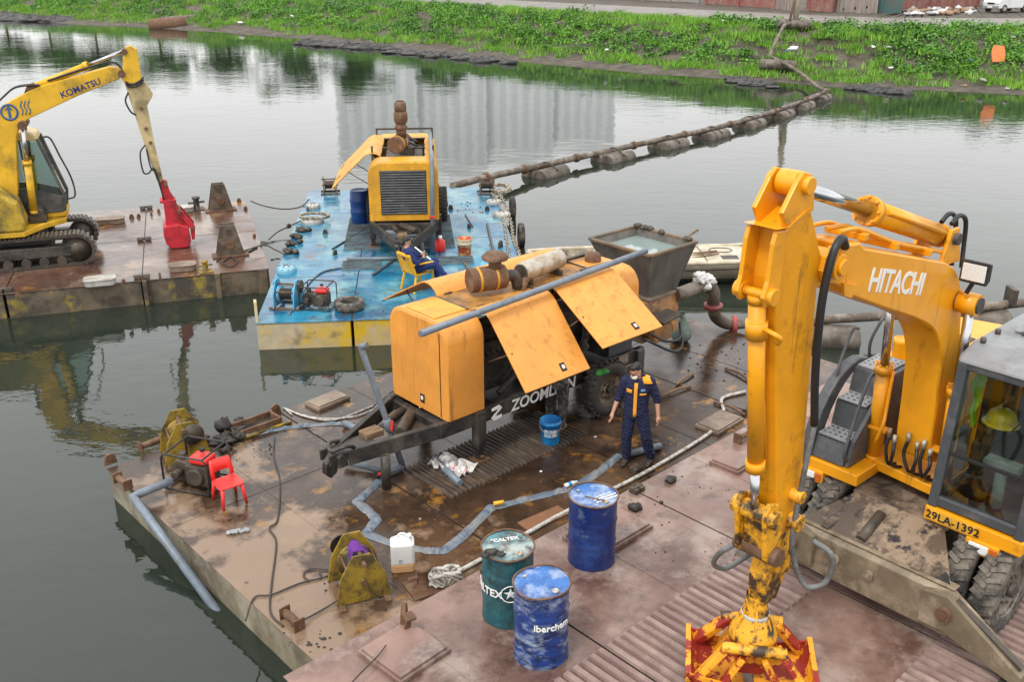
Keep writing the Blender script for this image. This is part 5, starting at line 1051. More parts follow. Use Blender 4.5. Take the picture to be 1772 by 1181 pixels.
            st0 = Vector((x0 + .12, hy + (.08 if not side else W - 2 * hy - .08), zt - .5)); mid = Vector((x0 + .12, *(pr[1] if not side else pr[-2]))) * .5 + p0 * .5 + Vector((x0 + .12, 0, 0)) * .5
            MB().cyl((x0 + .08, .1 if not side else W - .1, 1.55), (x0 + .08, (p0.y + p1.y) / 2, (p0.z + p1.z) / 2 + .02), .012, 8).build('door_strut', m_rustst, d)
    # engine inside
    m_eng = MATS.get('engine_dark') or mat('engine_dark', (.03, .028, .026), .6, dirt=(.09, .075, .06), amt=.4, scale=5, bump=.3)
    e = MB().box((.85, W / 2, 1.3), (1.1, .62, .8)).box((.85, W / 2, 1.78), (.9, .4, .25)).cyl((.25, W / 2, 1.3), (.35, W / 2, 1.3), .32, 20).box((2.1, W / 2, 1.1), (1.0, .8, .5)).box((2.3, W / 2 - .1, 1.55), (.5, .5, .5))
    rd = random.Random(5)
    for k in range(8): e.cyl((.4 + k * .12, W / 2 - .36, 1.5), (.4 + k * .12, W / 2 - .2, 1.7), .035, 8)
    for k in range(7): x = rd.uniform(.3, 2.5); e.cyl((x, W / 2 - .5, rd.uniform(.9, 1.4)), (x + rd.uniform(.1, .5), W / 2 - .46, rd.uniform(1, 1.7)), rd.uniform(.04, .1), 10)
    e.build('engine', m_eng, t, .02)
    for k in range(7): x = rd.uniform(.2, 2.4); MB().tube(curve_pts([(x, .28, 1.0), (x + .2, .18, 1.3), (x + .35, .3, 1.6), (x + .5, .4, 1.2)], 4), .018, 6).build('engine_hose', m_hose, t)
    if hopper:
        m_hop = mat('hopper_orange', (.42, .19, .05), .6, dirt=[((.12, .07, .04), .5, 2.5), ((.25, .2, .15), .3, 3)], speck=RUST, samt=.4, bump=.2)
        def frus(b, x0, x1, y0, y1, z0, X0, X1, Y0, Y1, z1): return b.add([(x0, y0, z0), (x1, y0, z0), (x1, y1, z0), (x0, y1, z0), (X0, Y0, z1), (X1, Y0, z1), (X1, Y1, z1), (X0, Y1, z1)], [(0, 3, 2, 1), (0, 1, 5, 4), (1, 2, 6, 5), (2, 3, 7, 6), (3, 0, 4, 7)])
        fx0, fx1, fy0, fy1 = 4.72, 5.5, .74, 1.56; X0, X1, Y0, Y1 = 4.32, 5.62, .42, 1.9; zz0, zz1 = 1.32, 2.3
        b = MB(); frus(b, fx0, fx1, fy0, fy1, zz0, X0, X1, Y0, Y1, zz1); frus(b, fx0 + .03, fx1 - .03, fy0 + .03, fy1 - .03, zz0 + .03, X0 + .03, X1 - .03, Y0 + .03, Y1 - .03, zz1)
        tk = b.build('tank', m_tank, t)
        m_rim2 = mat('tank_rim', (.20, .13, .07), .7, dirt=(.1, .08, .06), amt=.45, speck=(.3, .16, .06), samt=.3, bump=.25); rm = MB()
        for a, c in (((X0, Y0), (X1, Y0)), ((X1, Y0), (X1, Y1)), ((X1, Y1), (X0, Y1)), ((X0, Y1), (X0, Y0))): rm.bar((a[0], a[1], zz1 + .015), (c[0], c[1], zz1 + .015), .07, .05)
        rm.build('tank_rim', m_rim2, tk, .008)
        k = .86; MB().add([(fx0 + (X0 - fx0) * k + .02, fy0 + (Y0 - fy0) * k + .02, zz0 + .98 * k), (fx1 + (X1 - fx1) * k - .02, fy0 + (Y0 - fy0) * k + .02, zz0 + .98 * k), (fx1 + (X1 - fx1) * k - .02, fy1 + (Y1 - fy1) * k - .02, zz0 + .98 * k), (fx0 + (X0 - fx0) * k + .02, fy1 + (Y1 - fy1) * k - .02, zz0 + .98 * k)], [(0, 1, 2, 3)]).build('tank_water', m_tankw, tk)
        for kk in range(9): rd2 = random.Random(kk); MB().blob((X1 - .02 + rd2.uniform(-.03, .03), Y0 + (Y1 - Y0) * rd2.random(), zz1 + .05), (.12, .14, .09), kk, 7, 5, .3).build('rim_crust', m_dsteel, tk)
        MB().add([], []); b = MB(); frus(b, 4.3, 5.35, .5, 1.5, .62, fx0 - .06, fx1 + .04, fy0 - .06, fy1 + .04, zz0 - .003); b.build('hopper', m_hop, t, .02)
        box('hopper_flange', m_lid_, t, ((fx0 + fx1) / 2, (fy0 + fy1) / 2, zz0 + .02), (fx1 - fx0 + .18, fy1 - fy0 + .18, .06), .01)
        MB().cyl((4.5, .3, .9), (4.5, .75, .9), .2, 18).box((4.55, .28, .85), (.5, .12, .3)).cyl((4.9, .35, .8), (4.9, .6, .8), .12, 12).build('outlet_gear', m_hop, t, .01)
        MB().slab([(4.35, .05), (4.95, .12), (5.0, .5), (4.4, .55)], 1.12, 1.15).build('cover_flap', m_dsteel, t)
        for q in ([(4.1, .2, 1.0), (4.3, -.05, .85), (4.7, -.05, .8), (5.0, .2, .95)], [(3.9, .1, .95), (4.3, -.2, .7), (4.7, -.1, .65), (5.0, .15, .8)]): MB().tube(curve_pts(q, 5), .025, 8).build('hose', m_hose, t)
    return t
m_lid_ = m_lid
def air_filter(t, x, y, z, s=1.0, stack=False):
    f = MB().cyl((x - .3 * s, y + .12, z + .26), (x + .3 * s, y - .05, z + .26), .2 * s, 22).build('air_filter', m_rustst, t, .02)
    for k in (-.16, .12): MB().cyl((x + k * s - .02, y + .12 - (k + .3) * .28 * .95, z + .26), (x + k * s + .02, y + .12 - (k + .34) * .28 * .95, z + .26), .208 * s, 22).build('clamp_band', m_ysheet, f)
    if not stack: MB().cyl((x + .12, y - .02, z + .4), (x + .12, y - .02, z + .56), .1, 16).lathe([(.2, .56), (.21, .6), (.15, .66), (.001, .67)], 22, Matrix.Translation((x + .12, y - .02, z))).build('rain_cap', m_rustst, f)
    MB().tube(curve_pts([(x + .3, y - .05, z + .26), (x + .45, y - .1, z + .24), (x + .5, y - .12, z + .05)], 4), .09, 12).build('elbow', m_dsteel, f)
    return f
T1 = trailer('orange trailer mounted concrete pump with its side doors propped open', (-.5, 12.85, ZB), 42, 1.42, m_zoom, False, (40.5, 57), 62, True)
air_filter(T1, .78, .66, 2.35, .95)
sl = MB().cyl((1.42, .62, 2.58), (2.42, .78, 2.58), .16, 24).build('silencer', m_silver, T1, .02); MB().cyl((1.405, .618, 2.58), (1.425, .62, 2.58), .135, 20).build('silencer_end', m_black, sl)
MB().tube(curve_pts([(1.5, .55, 2.5), (1.38, .5, 2.46), (1.32, .48, 2.34)], 4), .06, 12).build('exhaust_elbow', m_rustst, sl)
for x in (1.6, 2.25): box('silencer_saddle', m_dsteel, sl, (x, .7, 2.4), (.06, .3, .12), .008)
MB().lathe([(.14, 0), (.14, .1), (.11, .14), (.001, .15)], 18, Matrix.Translation((3.25, .8, 2.36))).build('vent_cap', m_rustst, T1); MB().bar((2.3, 1.0, 2.42), (3.3, 1.0, 2.42), .06, .05).build('roof_rail', m_dsteel, T1)
MB().bar((2.6, .45, 2.4), (3.5, .45, 2.4), .05, .04).build('roof_rail', m_dsteel, T1)
# rail print
MB().slab([(-.50, .36), (.10, .36), (.10, 1.06), (-.50, 1.06)], 2.362, 2.374).build('hood_top_plate', m_ysheet, T1, .004)
for x in (.105, 1.47, 2.86): MB().bar((x, .34, 2.368), (x, 1.08, 2.368), .03, .02).build('roof_joint', m_black, T1)
lettering('ZOOMLION', .26, m_white, T1, frame((1.33, -.031, .74), (1, 0, 0), (0, 0, 1)), 'maker_lettering', .003, shear=.12, space=1.0)
em = MB()
for a in (0, 180):
    m_ = Matrix.Translation((.33, -.034, .74)) @ Matrix.Rotation(R(a), 4, 'Y')
    em.prism([(-.10, .10), (.05, .12), (.11, .06), (.04, .0), (-.02, .0), (.03, .055), (-.10, .05)], -.003, .003, m_)
em.build('emblem', m_white, T1)
box('reflector', m_lid, T1, (3.2, -.034, .8), (.24, .01, .16), .004)
T2 = trailer('amber pump trailer with a black radiator grille on the blue barge', (-1.9, 24.25, ZL), 95, 1.75, m_ysheet, True, 0, (46, 46), False, False)
f = air_filter(T2, .55, .95, 2.36, 1.05, True)
MB().tube([(.6, .9, 2.75), (.6, .9, 3.15)], .13, 14).lathe([(.15, 3.13), (.18, 3.2), (.18, 3.36), (.15, 3.42), (.12, 3.42), (.11, 3.3)], 18, Matrix.Translation((.6, .9, 0))).lathe([(.13, 2.95), (.165, 2.97), (.165, 3.05), (.13, 3.07)], 18, Matrix.Translation((.6, .9, 0))).lathe([(.14, 3.42), (.16, 3.44), (.15, 3.62), (.10, 3.68)], 9, Matrix.Translation((.6, .9, 0))).build('intake_stack', m_rustst, f)
# far trailer has no roof sheet left: pipes and engine show
for k in range(6): MB().tube(curve_pts([(1.2 + k * .2, .5 + .1 * (k % 3), 2.42), (1.4 + k * .2, .8, 2.52), (1.7 + k * .15, 1.1, 2.42)], 4), .03, 8).build('top_hose', m_hose, T2)
MB().box((1.7, .87, 2.1), (2.4, 1.0, .12)).box((1.9, .8, 2.25), (1.0, .4, .2)).build('engine_cover', m_dsteel, T2, .02)
MB().tube([(2.9, .16, 2.5), (-.5, .14, 2.46), (-.66, .14, 2.38), (-.68, .16, 1.6), (-.75, .2, .06)], .055, 12).build('drain_pipe', m_pvc, T2)
box('valve_handle', m_plasticr, T2, (-.76, .18, .98), (.03, .16, .05), .005)
for x, y in ((.2, .1), (2.9, .1), (2.9, 1.65), (.2, 1.65)): MB().bar((x, y, 2.3), (x, y, 2.62), .05, .05).build('corner_post', m_dsteel, T2)
MB().bar((2.9, .1, 2.6), (2.9, 1.65, 2.6), .04, .05).build('rear_bar', m_dsteel, T2)
# ------------------------------------------------------------------ drums
def drum(label, p, rz, body, lid, dent, rim=m_rustst, r=.287, h=.88, seed=1):
    t = thing('oil_drum', label, 'drum', p, rz, 'steel oil drums on the pink barge'); rd = random.Random(seed)
    prof_ = [(r * .97, 0.0), (r * .985, .012), (r * .975, .03)]
    for z in np.linspace(.06, h - .05, 26):
        q = r * .965 + .012 * math.exp(-((z - h * .34) / .016) ** 2) + .012 * math.exp(-((z - h * .67) / .016) ** 2); prof_.append((q, z))
    prof_ += [(r * .97, h - .03), (r * .99, h - .015), (r, h - .012)]
    b = MB().lathe(prof_, 48)
    if dent:
        ds = [(rd.uniform(0, 6.28), rd.uniform(.15, .85), rd.uniform(.15, .4), rd.uniform(.012, .035) * dent) for _ in range(9)]
        out = []
        for v in b.v:
            a = math.atan2(v[1], v[0]); k = 0
            for da, dz, w, am in ds:
                e = math.atan2(math.sin(a - da), math.cos(a - da)); k += am * math.exp(-(e / w) ** 2 - ((v[2] - dz) / (w * .45)) ** 2)
            ov = 1 + .02 * dent * math.cos(2 * a + seed) * min(1, v[2] / h + .2); q = 1 - k / r; out.append((v[0] * q * ov, v[1] * q * ov, v[2]))
        b.v = out
    o = b.build('shell', body, t)
    l = MB().lathe([(r * .97, h - .02), (r * .93, h - .028), (r * .5, h - .02), (.001, h - .018)], 40)
    if dent: l.v = [(x * (1 + .02 * dent * math.cos(2 * math.atan2(y, x) + seed)), y * (1 + .02 * dent * math.cos(2 * math.atan2(y, x) + seed)), z) for x, y, z in l.v]
    lo = l.build('lid', lid, t)
    rg = [(r * (1 + .02 * dent * math.cos(2 * a + seed)) * math.cos(a), r * (1 + .02 * dent * math.cos(2 * a + seed)) * math.sin(a), h - .008 + .008 * dent * math.sin(3 * a + seed)) for a in np.linspace(0, 2 * math.pi, 49)[:-1]]
    MB().tube(rg, .010, 8, closed=True).build('rim', rim, t)
    MB().lathe([(.034, h - .02), (.034, h - .004), (.024, h - .002), (.022, h - .012), (.001, h - .012)], 16, Matrix.Translation((.13, -.14, 0))).build('bung', m_silver, lo); MB().cyl((-.17, .10, h - .022), (-.17, .10, h - .006), .018, 12).build('bung', m_silver, lo)
    return t
P = px(879, 1062, ZP); D2 = drum('dark teal steel drum with a worn pale lid beside the worn blue drum', P, 0, m_tealdrum, m_teallid, .8, seed=3)
P = px(936, 1130, ZP); D3 = drum('scuffed blue steel drum with white lettering, nearest the camera', P, 0, m_bluedrumw, m_bluelid, 1.1, seed=5)
P = px(1023, 967, ZP); D1 = drum('dark blue clean steel drum standing alone by the hatch plate', P, 0, m_bluedrum, m_bluelid, .3, seed=8)
def on_drum(d, txt, size, ang, z, mt=m_white):
    a = R(ang); return lettering(txt, size, mt, d, frame((.291 * math.cos(a), .291 * math.sin(a), z), (-math.sin(a), math.cos(a), 0), (0, 0, 1)), 'print', .003, bend=.291)
on_drum(D3, 'iberchem', .105, -68, .52); on_drum(D2, 'CALTEX', .125, -146, .44)
e = MB(); mm = frame((.289 * math.cos(R(-84)), .289 * math.sin(R(-84)), .46), (-math.sin(R(-84)), math.cos(R(-84)), 0), (0, 0, 1))
star = []
for k in range(10): rr = (.078, .03)[k % 2]; star.append((rr * math.sin(k * .6283), rr * math.cos(k * .6283)))
e.v = []; vs = [mm @ Vector((x, y, -.002)) for x, y in star] + [mm @ Vector((0, 0, .006))]; e.add(vs, [(i, (i + 1) % 10, 10) for i in range(10)])
e.tube([mm @ Vector((.1 * math.cos(a), .1 * math.sin(a), -.012 if abs(math.cos(a)) > .8 else .003)) for a in np.linspace(0, 6.283, 25)[:-1]], .006, 6, closed=True); e.build('star_emblem', m_white, D2)
lettering('CALTEX', .075, m_white, D2, frame((-.02, .12, .866), (1, .25, 0), (-.25, 1, 0)), 'lid_print', .002)
pr_ = MB()
for row, y0 in ((0, -.02), (1, -.07)):
    x = -.10
    for w in (.03, .05, .04, .02, .05, .06): pr_.box((x + w / 2, y0, .8665), (w, .022, .002)); x += w + .012
pr_.box((.04, .025, .8665), (.30, .008, .002)); o = pr_.build('lid_print', m_white, D1); o.rotation_euler = (0, 0, R(32)); o.location = (.07, -.05, 0)
o = MB().cyl((-.1, .05, 0), (.12, -.05, 0), .008, 6).build('stick', m_rustst, loc=px(1028, 864, ZP + .88) + Vector((0, 0, .005))); tag(o, 'thin dark rod lying on the lid of the dark blue drum', 'rod')
tag(MB().blob((0, 0, 0), (.16, .1, .06), 4, 8, 5, .3).blob((.1, -.04, 0), (.12, .08, .05), 5, 8, 5, .3).blob((-.06, -.07, 0), (.1, .07, .05), 6, 8, 5, .3).build('tar_lump', m_rock, loc=px(850, 958, ZP + .88) + Vector((0, 0, .015))), 'black tar lump on the lid of the teal drum', 'lump')
# ------------------------------------------------------------------ winches
def winch(label, p, rz, s=1.0, mt=m_olive, cloth=False, group='cable winches on the barges', drumm=m_dsteel):
    t = thing('cable_winch', label, 'winch', p, rz, group)
    for y in (-.24, .24):
        MB().prism([(-.32 * s, .03), (.32 * s, .03), (.26 * s, .36 * s), (.10 * s, .64 * s), (-.10 * s, .64 * s), (-.26 * s, .36 * s)], y * s - .014, y * s + .014).build('side_plate', mt, t, .006)
    MB().cyl((0, -.3 * s, .3 * s), (0, .3 * s, .3 * s), .03 * s, 12).build('shaft', m_rustst, t); MB().cyl((-.02, -.32 * s, .54 * s), (-.02, .32 * s, .54 * s), .025 * s, 12).build('tie_bar', m_rustst, t)
    MB().lathe([(.21 * s, -.2 * s), (.21 * s, -.17 * s), (.11 * s, -.165 * s), (.11 * s, .165 * s), (.21 * s, .17 * s), (.21 * s, .2 * s)], 24, Matrix.Translation((0, 0, .3 * s)) @ Matrix.Rotation(R(90), 4, 'X')).build('drum', mt, t)
    c = MB()
    for k in range(11): c.tube([(.125 * s * math.cos(a), (-.15 + .03 * k) * s, .3 * s + .125 * s * math.sin(a)) for a in np.linspace(0, 6.283, 15)[:-1]], .014 * s, 5, closed=True)
    c.build('cable', drumm, t); MB().lathe([(.15 * s, -.012), (.15 * s, .012), (.001, .012)], 20, Matrix.Translation((.1 * s, -.29 * s, .46 * s)) @ Matrix.Rotation(R(90), 4, 'X')).build('gear', m_dsteel, t)
    for x in (-.26, .26): MB().bar((x * s, -.36 * s, .02), (x * s, .36 * s, .02), .07 * s, .04).build('base_beam', m_rustst, t, .005)
    MB().cyl((.16 * s, -.25 * s, .42 * s), (.16 * s, .25 * s, .42 * s), .014, 8).cyl((-.2 * s, -.25 * s, .4 * s), (-.2 * s, .25 * s, .4 * s), .014, 8).build('spacer', m_rustst, t)
    if cloth:
        vs = []
        for i in range(14):
            u = i / 13; a = R(-70 + 250 * u)
            for j in range(7): w_ = (j - 3) * .032; vs.append((-.02 + (.10 + .03 * math.sin(j * 2 + i)) * math.cos(a), -.02 + w_ * (1 + .3 * math.sin(i * 1.1)) + .04 * math.sin(i * .7), .54 + (.075 + .02 * math.sin(j * 1.7 + i * .9)) * math.sin(a) - (.10 * (1 - u * 4) if u < .25 else 0)))
        o = MB().add(vs, [(i * 7 + j, i * 7 + j + 1, (i + 1) * 7 + j + 1, (i + 1) * 7 + j) for i in range(13) for j in range(6)], True).build('purple_rag', m_purple, t); q = o.modifiers.new('solid', 'SOLIDIFY'); q.thickness = .012
    return t
winch('olive yellow cable winch with a purple rag at the near end of the brown barge', px(622, 1022, ZB), 42 + 160, 1.05, cloth=True)
winch('rusty yellow cable winch at the left corner of the brown barge', px(322, 790, ZB), 43 - 15, 1.08)
winch('dark winch at the far left corner of the blue barge', px(572, 334, ZL), 100, .85, m_frm)
winch('dark winch at the far right corner of the blue barge', px(842, 334, ZL), 95, .85, m_frm)
m_wblue = mat('winch_blue', (.05, .34, .58), .45, dirt=(.2, .4, .5), amt=.35, speck=RUST, samt=.25, bump=.1)
winch('bright blue winch at the near left corner of the blue barge', px(500, 530, ZL), 80, .95, m_wblue)
winch('small blue winch at the right edge of the blue deck', px(868, 478, ZL), 12, .6, m_wblue)
# ------------------------------------------------------------------ engine pumps in tube frames
def motor_pump(label, p, rz, s=1.0):
    t = thing('motor_pump', label, 'motor pump', p, rz, 'petrol engine water pumps'); f = MB()
    for y in (-.26, .26):
        q = [(-.33, .03), (-.33, .48), (-.28, .53), (.28, .53), (.33, .48), (.33, .03), (-.33, .03)]; f.tube([(x * s, y * s, z * s) for x, z in q], .014 * s, 8)
    for x, z in ((-.33, .03), (.33, .03), (-.28, .53), (.28, .53)): f.cyl((x * s, -.26 * s, z * s), (x * s, .26 * s, z * s), .014 * s, 8)
    f.build('tube_frame', m_black, t); MB().box((.08 * s, 0, .2 * s), (.32 * s, .3 * s, .28 * s)).cyl((.08 * s, -.2 * s, .2 * s), (.08 * s, .2 * s, .2 * s), .12 * s, 16).build('engine', m_dsteel, t, .02)
    MB().box((.1 * s, 0, .40 * s), (.28 * s, .24 * s, .10 * s)).build('fuel_tank', m_plasticr, t, .04); MB().cyl((.08 * s, .05, .48 * s), (.08 * s, .05, .52 * s), .035 * s, 12).build('fuel_cap', m_blackp, t)
    MB().cyl((-.2 * s, -.08 * s, .2 * s), (-.2 * s, .1 * s, .2 * s), .15 * s, 20).cyl((-.2 * s, -.22 * s, .2 * s), (-.2 * s, -.08 * s, .2 * s), .055 * s, 14).cyl((-.2 * s, 0, .3 * s), (-.2 * s, 0, .44 * s), .05 * s, 14).build('pump_housing', m_dsteel, t, .01)
    MB().tube([(-.33 * s, y, .05 * s) for y in (-.26 * s, .26 * s)], .03 * s, 8).build('skid', m_black, t)
    return t
motor_pump('motor pump with a red tank beside the red chair', px(345, 838, ZB), 43 - 60, 1.12)
motor_pump('motor pump in a black tube frame on the blue deck', px(552, 532, ZL), -10, 1.0)
# ------------------------------------------------------------------ chairs, buckets, small things
def red_chair(p, rz):
    t = thing('child_chair', 'small red plastic chair beside the motor pump', 'chair', p, rz); h = .30
    sv = [(-.17, -.16), (.17, -.17), (.17, .17), (-.17, .16)]
    MB().slab([(-.17, -.15), (-.12, -.18), (.15, -.185), (.185, -.15), (.185, .15), (.15, .185), (-.12, .18), (-.17, .15)], h, h + .025).build('seat', m_plasticr, t, .01)
    b = MB(); n = 7
    for i in range(n):
        for j in range(5): pass
    pr = [(-.17, .03), (-.185, .12), (-.21, .2), (-.235, .29)]
    vs = []
    for k, (x, z) in enumerate(pr):
        for y in np.linspace(-.17, .17, 7): vs.append((x - .025 * (1 - (y / .17) ** 2), y * (1, .98, .96, .88)[k], h + z))
    fs = [(i * 7 + j, i * 7 + j + 1, (i + 1) * 7 + j + 1, (i + 1) * 7 + j) for i in range(3) for j in range(6) if not (i == 0 and 0 < j < 5)]
    o = b.add(vs, fs, True).build('backrest', m_plasticr, t); so_ = o.modifiers.new('solid', 'SOLIDIFY'); so_.thickness = .02
    for sx, sy in ((1, 1), (1, -1), (-1, 1), (-1, -1)): MB().tube([(.15 * sx, .14 * sy, h + .01), (.19 * sx, .17 * sy, .0)], [.03, .02], 8).build('leg', m_plasticr, t)
    return t
red_chair(px(398, 868, ZB), -52)
def yellow_chair(p, rz):
    t = thing('armchair', 'yellow plastic armchair on the blue deck holding the seated man', 'chair', p, rz); h = .42
    MB().slab([(-.22, -.24), (.24, -.26), (.24, .26), (-.22, .24)], h - .02, h + .015).build('seat', m_plasticy, t, .012)
    for s in (-1, 1):
        MB().bar((-.22, .24 * s, h - .02), (-.38, .22 * s, .90), .05, .05).build('back_post', m_plasticy, t, .01)
        MB().bar((.22, .26 * s, h - .02), (.20, .29 * s, .66), .045, .05).build('arm_post', m_plasticy, t, .01); MB().bar((.24, .29 * s, .67), (-.30, .27 * s, .69), .06, .035).build('armrest', m_plasticy, t, .012)
        MB().bar((.22, .24 * s, h), (.27, .27 * s, 0), .05, .05).build('leg', m_plasticy, t, .008); MB().bar((-.2, .22 * s, h), (-.3, .25 * s, 0), .05, .05).build('leg', m_plasticy, t, .008)
    MB().bar((-.375, -.24, .89), (-.375, .24, .89), .05, .07).build('top_rail', m_plasticy, t, .012)
    for k in range(8): z = .48 + k * .048; x = -.24 - (z - .42) * .29; MB().bar((x, -.2, z), (x, .2, z), .014, .026).build('slat', m_plasticy, t)
    return t
YC = px(724, 500, ZL); YR = 42
yellow_chair(YC, YR)
def bucket(label, p, r, h, mt, cat='bucket', lid=None, print_=None):
    t = thing('bucket', label, cat, p, 0, 'plastic buckets'); b = MB().lathe([(.001, 0), (r * .82, 0), (r * .86, .02), (r * .98, h * .86), (r * 1.04, h * .87), (r * 1.04, h * .92), (r, h * .93), (r * 1.03, h), (r * .97, h), (r * .84, .04), (.001, .03)], 26); b.build('shell', mt, t)
    MB().tube([(r * 1.05 * math.cos(a), r * 1.05 * math.sin(a), h * .85 - .12 * abs(math.sin(a))) for a in np.linspace(math.pi, 2 * math.pi, 12)], .004, 6).build('bail', m_silver, t)
    return t
B1 = bucket('blue plastic bucket with white label standing under the orange trailer', px(952, 767, ZB), .165, .42, m_bluebkt)
MB().lathe([(.156, .17), (.163, .30)], 10, None, True, -130, -50).build('label', mat('bucket_label', (.35, .55, .75), .4, dirt=[((.75, .78, .8), .45, 14), ((.45, .03, .05), .3, 20)], soft=.02, bump=0), B1)
m_paintb = mat('paint_bucket', (.50, .06, .03), .4, dirt=[((.60, .35, .12), .45, 9)], soft=.03, bump=0)
B2 = bucket('red printed paint bucket with cream rim on the blue deck', px(804, 441, ZL), .19, .44, m_paintb)
MB().lathe([(.194, .30), (.199, .44)], 26).build('cream_band', mat('cream', (.72, .64, .46), .5, bump=0), B2)
o = thing('paint_can', 'small red paint container with a white cap on the blue deck', 'container', px(762, 434, ZL)); MB().lathe([(.001, 0), (.13, 0), (.135, .02), (.13, .26), (.06, .31), (.05, .33)], 20).build('body', m_plasticr, o); MB().lathe([(.055, .33), (.055, .40), (.001, .405)], 16).build('cap', m_white, o)
for k, (x, y) in enumerate(((838, 474), (855, 468))):
    o = thing('water_jug', ('pale blue water jug on the blue deck, left of the pair', 'pale blue water jug on the blue deck, right of the pair')[k], 'jug', px(x, y, ZL), 0, 'pale blue water jugs'); MB().lathe([(.001, 0), (.13, 0), (.135, .03), (.125, .12), (.135, .2), (.13, .27), (.05, .34), (.045, .37)], 20).build('body', mat('jug_blue', (.16, .42, .58), .25, bump=0), o); MB().lathe([(.05, .365), (.05, .41), (.001, .412)], 14).build('cap', mat('jug_cap', (.02, .1, .5), .4, bump=0), o)
P = px(625, 386, ZL); t = thing('plastic_barrel', 'dark blue plastic barrel beside the far pump trailer', 'barrel', P)
m_brl = mat('barrel_blue', (.012, .05, .20), .4, var=.1, bump=.02); MB().lathe([(.001, 0), (.24, 0), (.27, .05), (.275, .3), (.29, .34), (.29, .38), (.275, .42), (.275, .62), (.29, .66), (.29, .7), (.27, .74), (.27, .9), (.24, .95)], 30).build('body', m_brl, t); MB().lathe([(.25, .93), (.26, .96), (.22, .97), (.21, .95), (.001, .95)], 30).build('lid', m_brl, t)
# jerrycan with liquid
t = thing('jerrycan', 'translucent white plastic jerrycan with orange liquid on the brown deck', 'jerrycan', px(698, 983, ZB), 8)
def rbox(b, w, d, z0, z1, r=.05):
    q = []
    for k in range(4):
        sx, sy = ((1, 1), (-1, 1), (-1, -1), (1, -1))[k]
        for a in (0, 30, 60, 90): q.append((sx * (w / 2 - r) + r * math.cos(R(a + 90 * k)), sy * (d / 2 - r) + r * math.sin(R(a + 90 * k))))
    return b.slab(q, z0, z1)
rbox(MB(), .30, .24, .115, .40).build('body', m_jug, t, .015); rbox(MB(), .302, .242, 0, .116).build('liquid', m_jugl, t, .012)
MB().add([(-.13, -.10, .40), (.13, -.10, .40), (.13, .10, .40), (-.13, .10, .40), (-.07, -.06, .45), (.09, -.06, .45), (.09, .06, .45), (-.07, .06, .45)], [(0, 1, 5, 4), (1, 2, 6, 5), (2, 3, 7, 6), (3, 0, 4, 7), (4, 5, 6, 7)]).build('shoulder', m_jug, t, .012)
MB().tube(curve_pts([(.05, 0, .45), (.04, 0, .5), (-.03, 0, .5), (-.06, 0, .44)], 4), .014, 8).build('handle', m_jug, t); MB().cyl((.09, 0, .44), (.09, 0, .49), .03, 14).build('cap', m_jug, t)
box('print', mat('faint_print', (.35, .36, .45), .5, dirt=[((.6, .6, .62), .5, 30)], bump=0), t, (-.03, -.1225, .175), (.05, .003, .05))
# rocks
for k, (x, y, s, l) in enumerate(((1099, 884, .15, 'black clod on the pink deck right of the dark blue drum'), (1159, 833, .12, 'black clod on the pink deck near its far edge'), (730, 902, .06, 'tiny pale stone on the brown deck'), (1143, 871, .06, 'tiny dark clod beside the seam on the pink deck'))):
    b = MB(); rd = random.Random(k)
    for j in range(4 if s > .1 else 1): b.blob((rd.uniform(-.3, .3) * s, rd.uniform(-.3, .3) * s, s * .25), (s * rd.uniform(.7, 1.1), s * rd.uniform(.6, .9), s * .7), j + k, 8, 6, .3)
    o = b.build('mud_clod' if k != 2 else 'stone', m_rock if k != 2 else m_conc, loc=px(x, y, ZP if k in (0, 1, 3) else ZB), rot=(0, 0, k)); tag(o, l, 'clod' if k != 2 else 'stone')
# mud pile beside the left winch
b = MB(); rd = random.Random(9)
for k in range(26): b.blob((rd.gauss(0, .26), rd.gauss(0, .16), rd.uniform(0, .12)), (rd.uniform(.12, .26), rd.uniform(.1, .22), rd.uniform(.08, .2)), k, 8, 6, .35)
b.blob((-.05, .1, .22), (.26, .2, .24), 3, 8, 6, .3); tag(b.build('mud_pile', m_rock, loc=px(398, 760, ZB), rot=(0, 0, .6)), 'pile of black mud between the yellow winch and the open hatch', 'mud')
# sludge crumbs on the decks: far too many to count
rd = random.Random(21); b = MB()
def crumbs(x0, x1, y0, y1, z, n, s0, s1):
    for k in range(n): q = px(rd.uniform(x0, x1), rd.uniform(y0, y1), z); s = rd.uniform(s0, s1); b.blob((q.x, q.y, z + s * .2), (s, s * rd.uniform(.6, 1), s * .5), rd.randint(0, 999), 6, 4, .3)
crumbs(390, 470, 750, 800, ZB, 40, .012, .04); crumbs(560, 690, 985, 1060, ZB, 45, .01, .04); crumbs(1190, 1300, 580, 660, ZB, 55, .012, .045); crumbs(780, 880, 345, 370, ZL, 40, .02, .06); crumbs(1040, 1300, 800, 1000, ZP, 60, .008, .03); crumbs(480, 600, 1090, 1130, ZB, 20, .02, .05); crumbs(700, 1000, 800, 930, ZB, 60, .008, .03); crumbs(560, 900, 400, 560, ZL, 60, .01, .04)
tag(b.build('deck_sludge', m_rock), 'crumbs of dried black sludge scattered over the decks', 'sludge', kind='stuff')
# open hatch box by the left winch
P = px(440, 742, ZB); t = thing('hatch_box', 'open rusty steel hatch coaming beside the mud pile', 'hatch', P, 43)
for c, d in (((0, .17, .06), (.8, .04, .14)), ((0, -.17, .06), (.8, .04, .14)), ((.4, 0, .06), (.04, .38, .14)), ((-.4, 0, .06), (.04, .38, .14))): box('side_plate', m_rustst, t, c, d, .006)
box('sump_floor', m_black, t, (0, 0, .012), (.76, .3, .02))
box('edge_strip', m_olive, t, (.1, -.24, .025), (.9, .06, .04), .008)
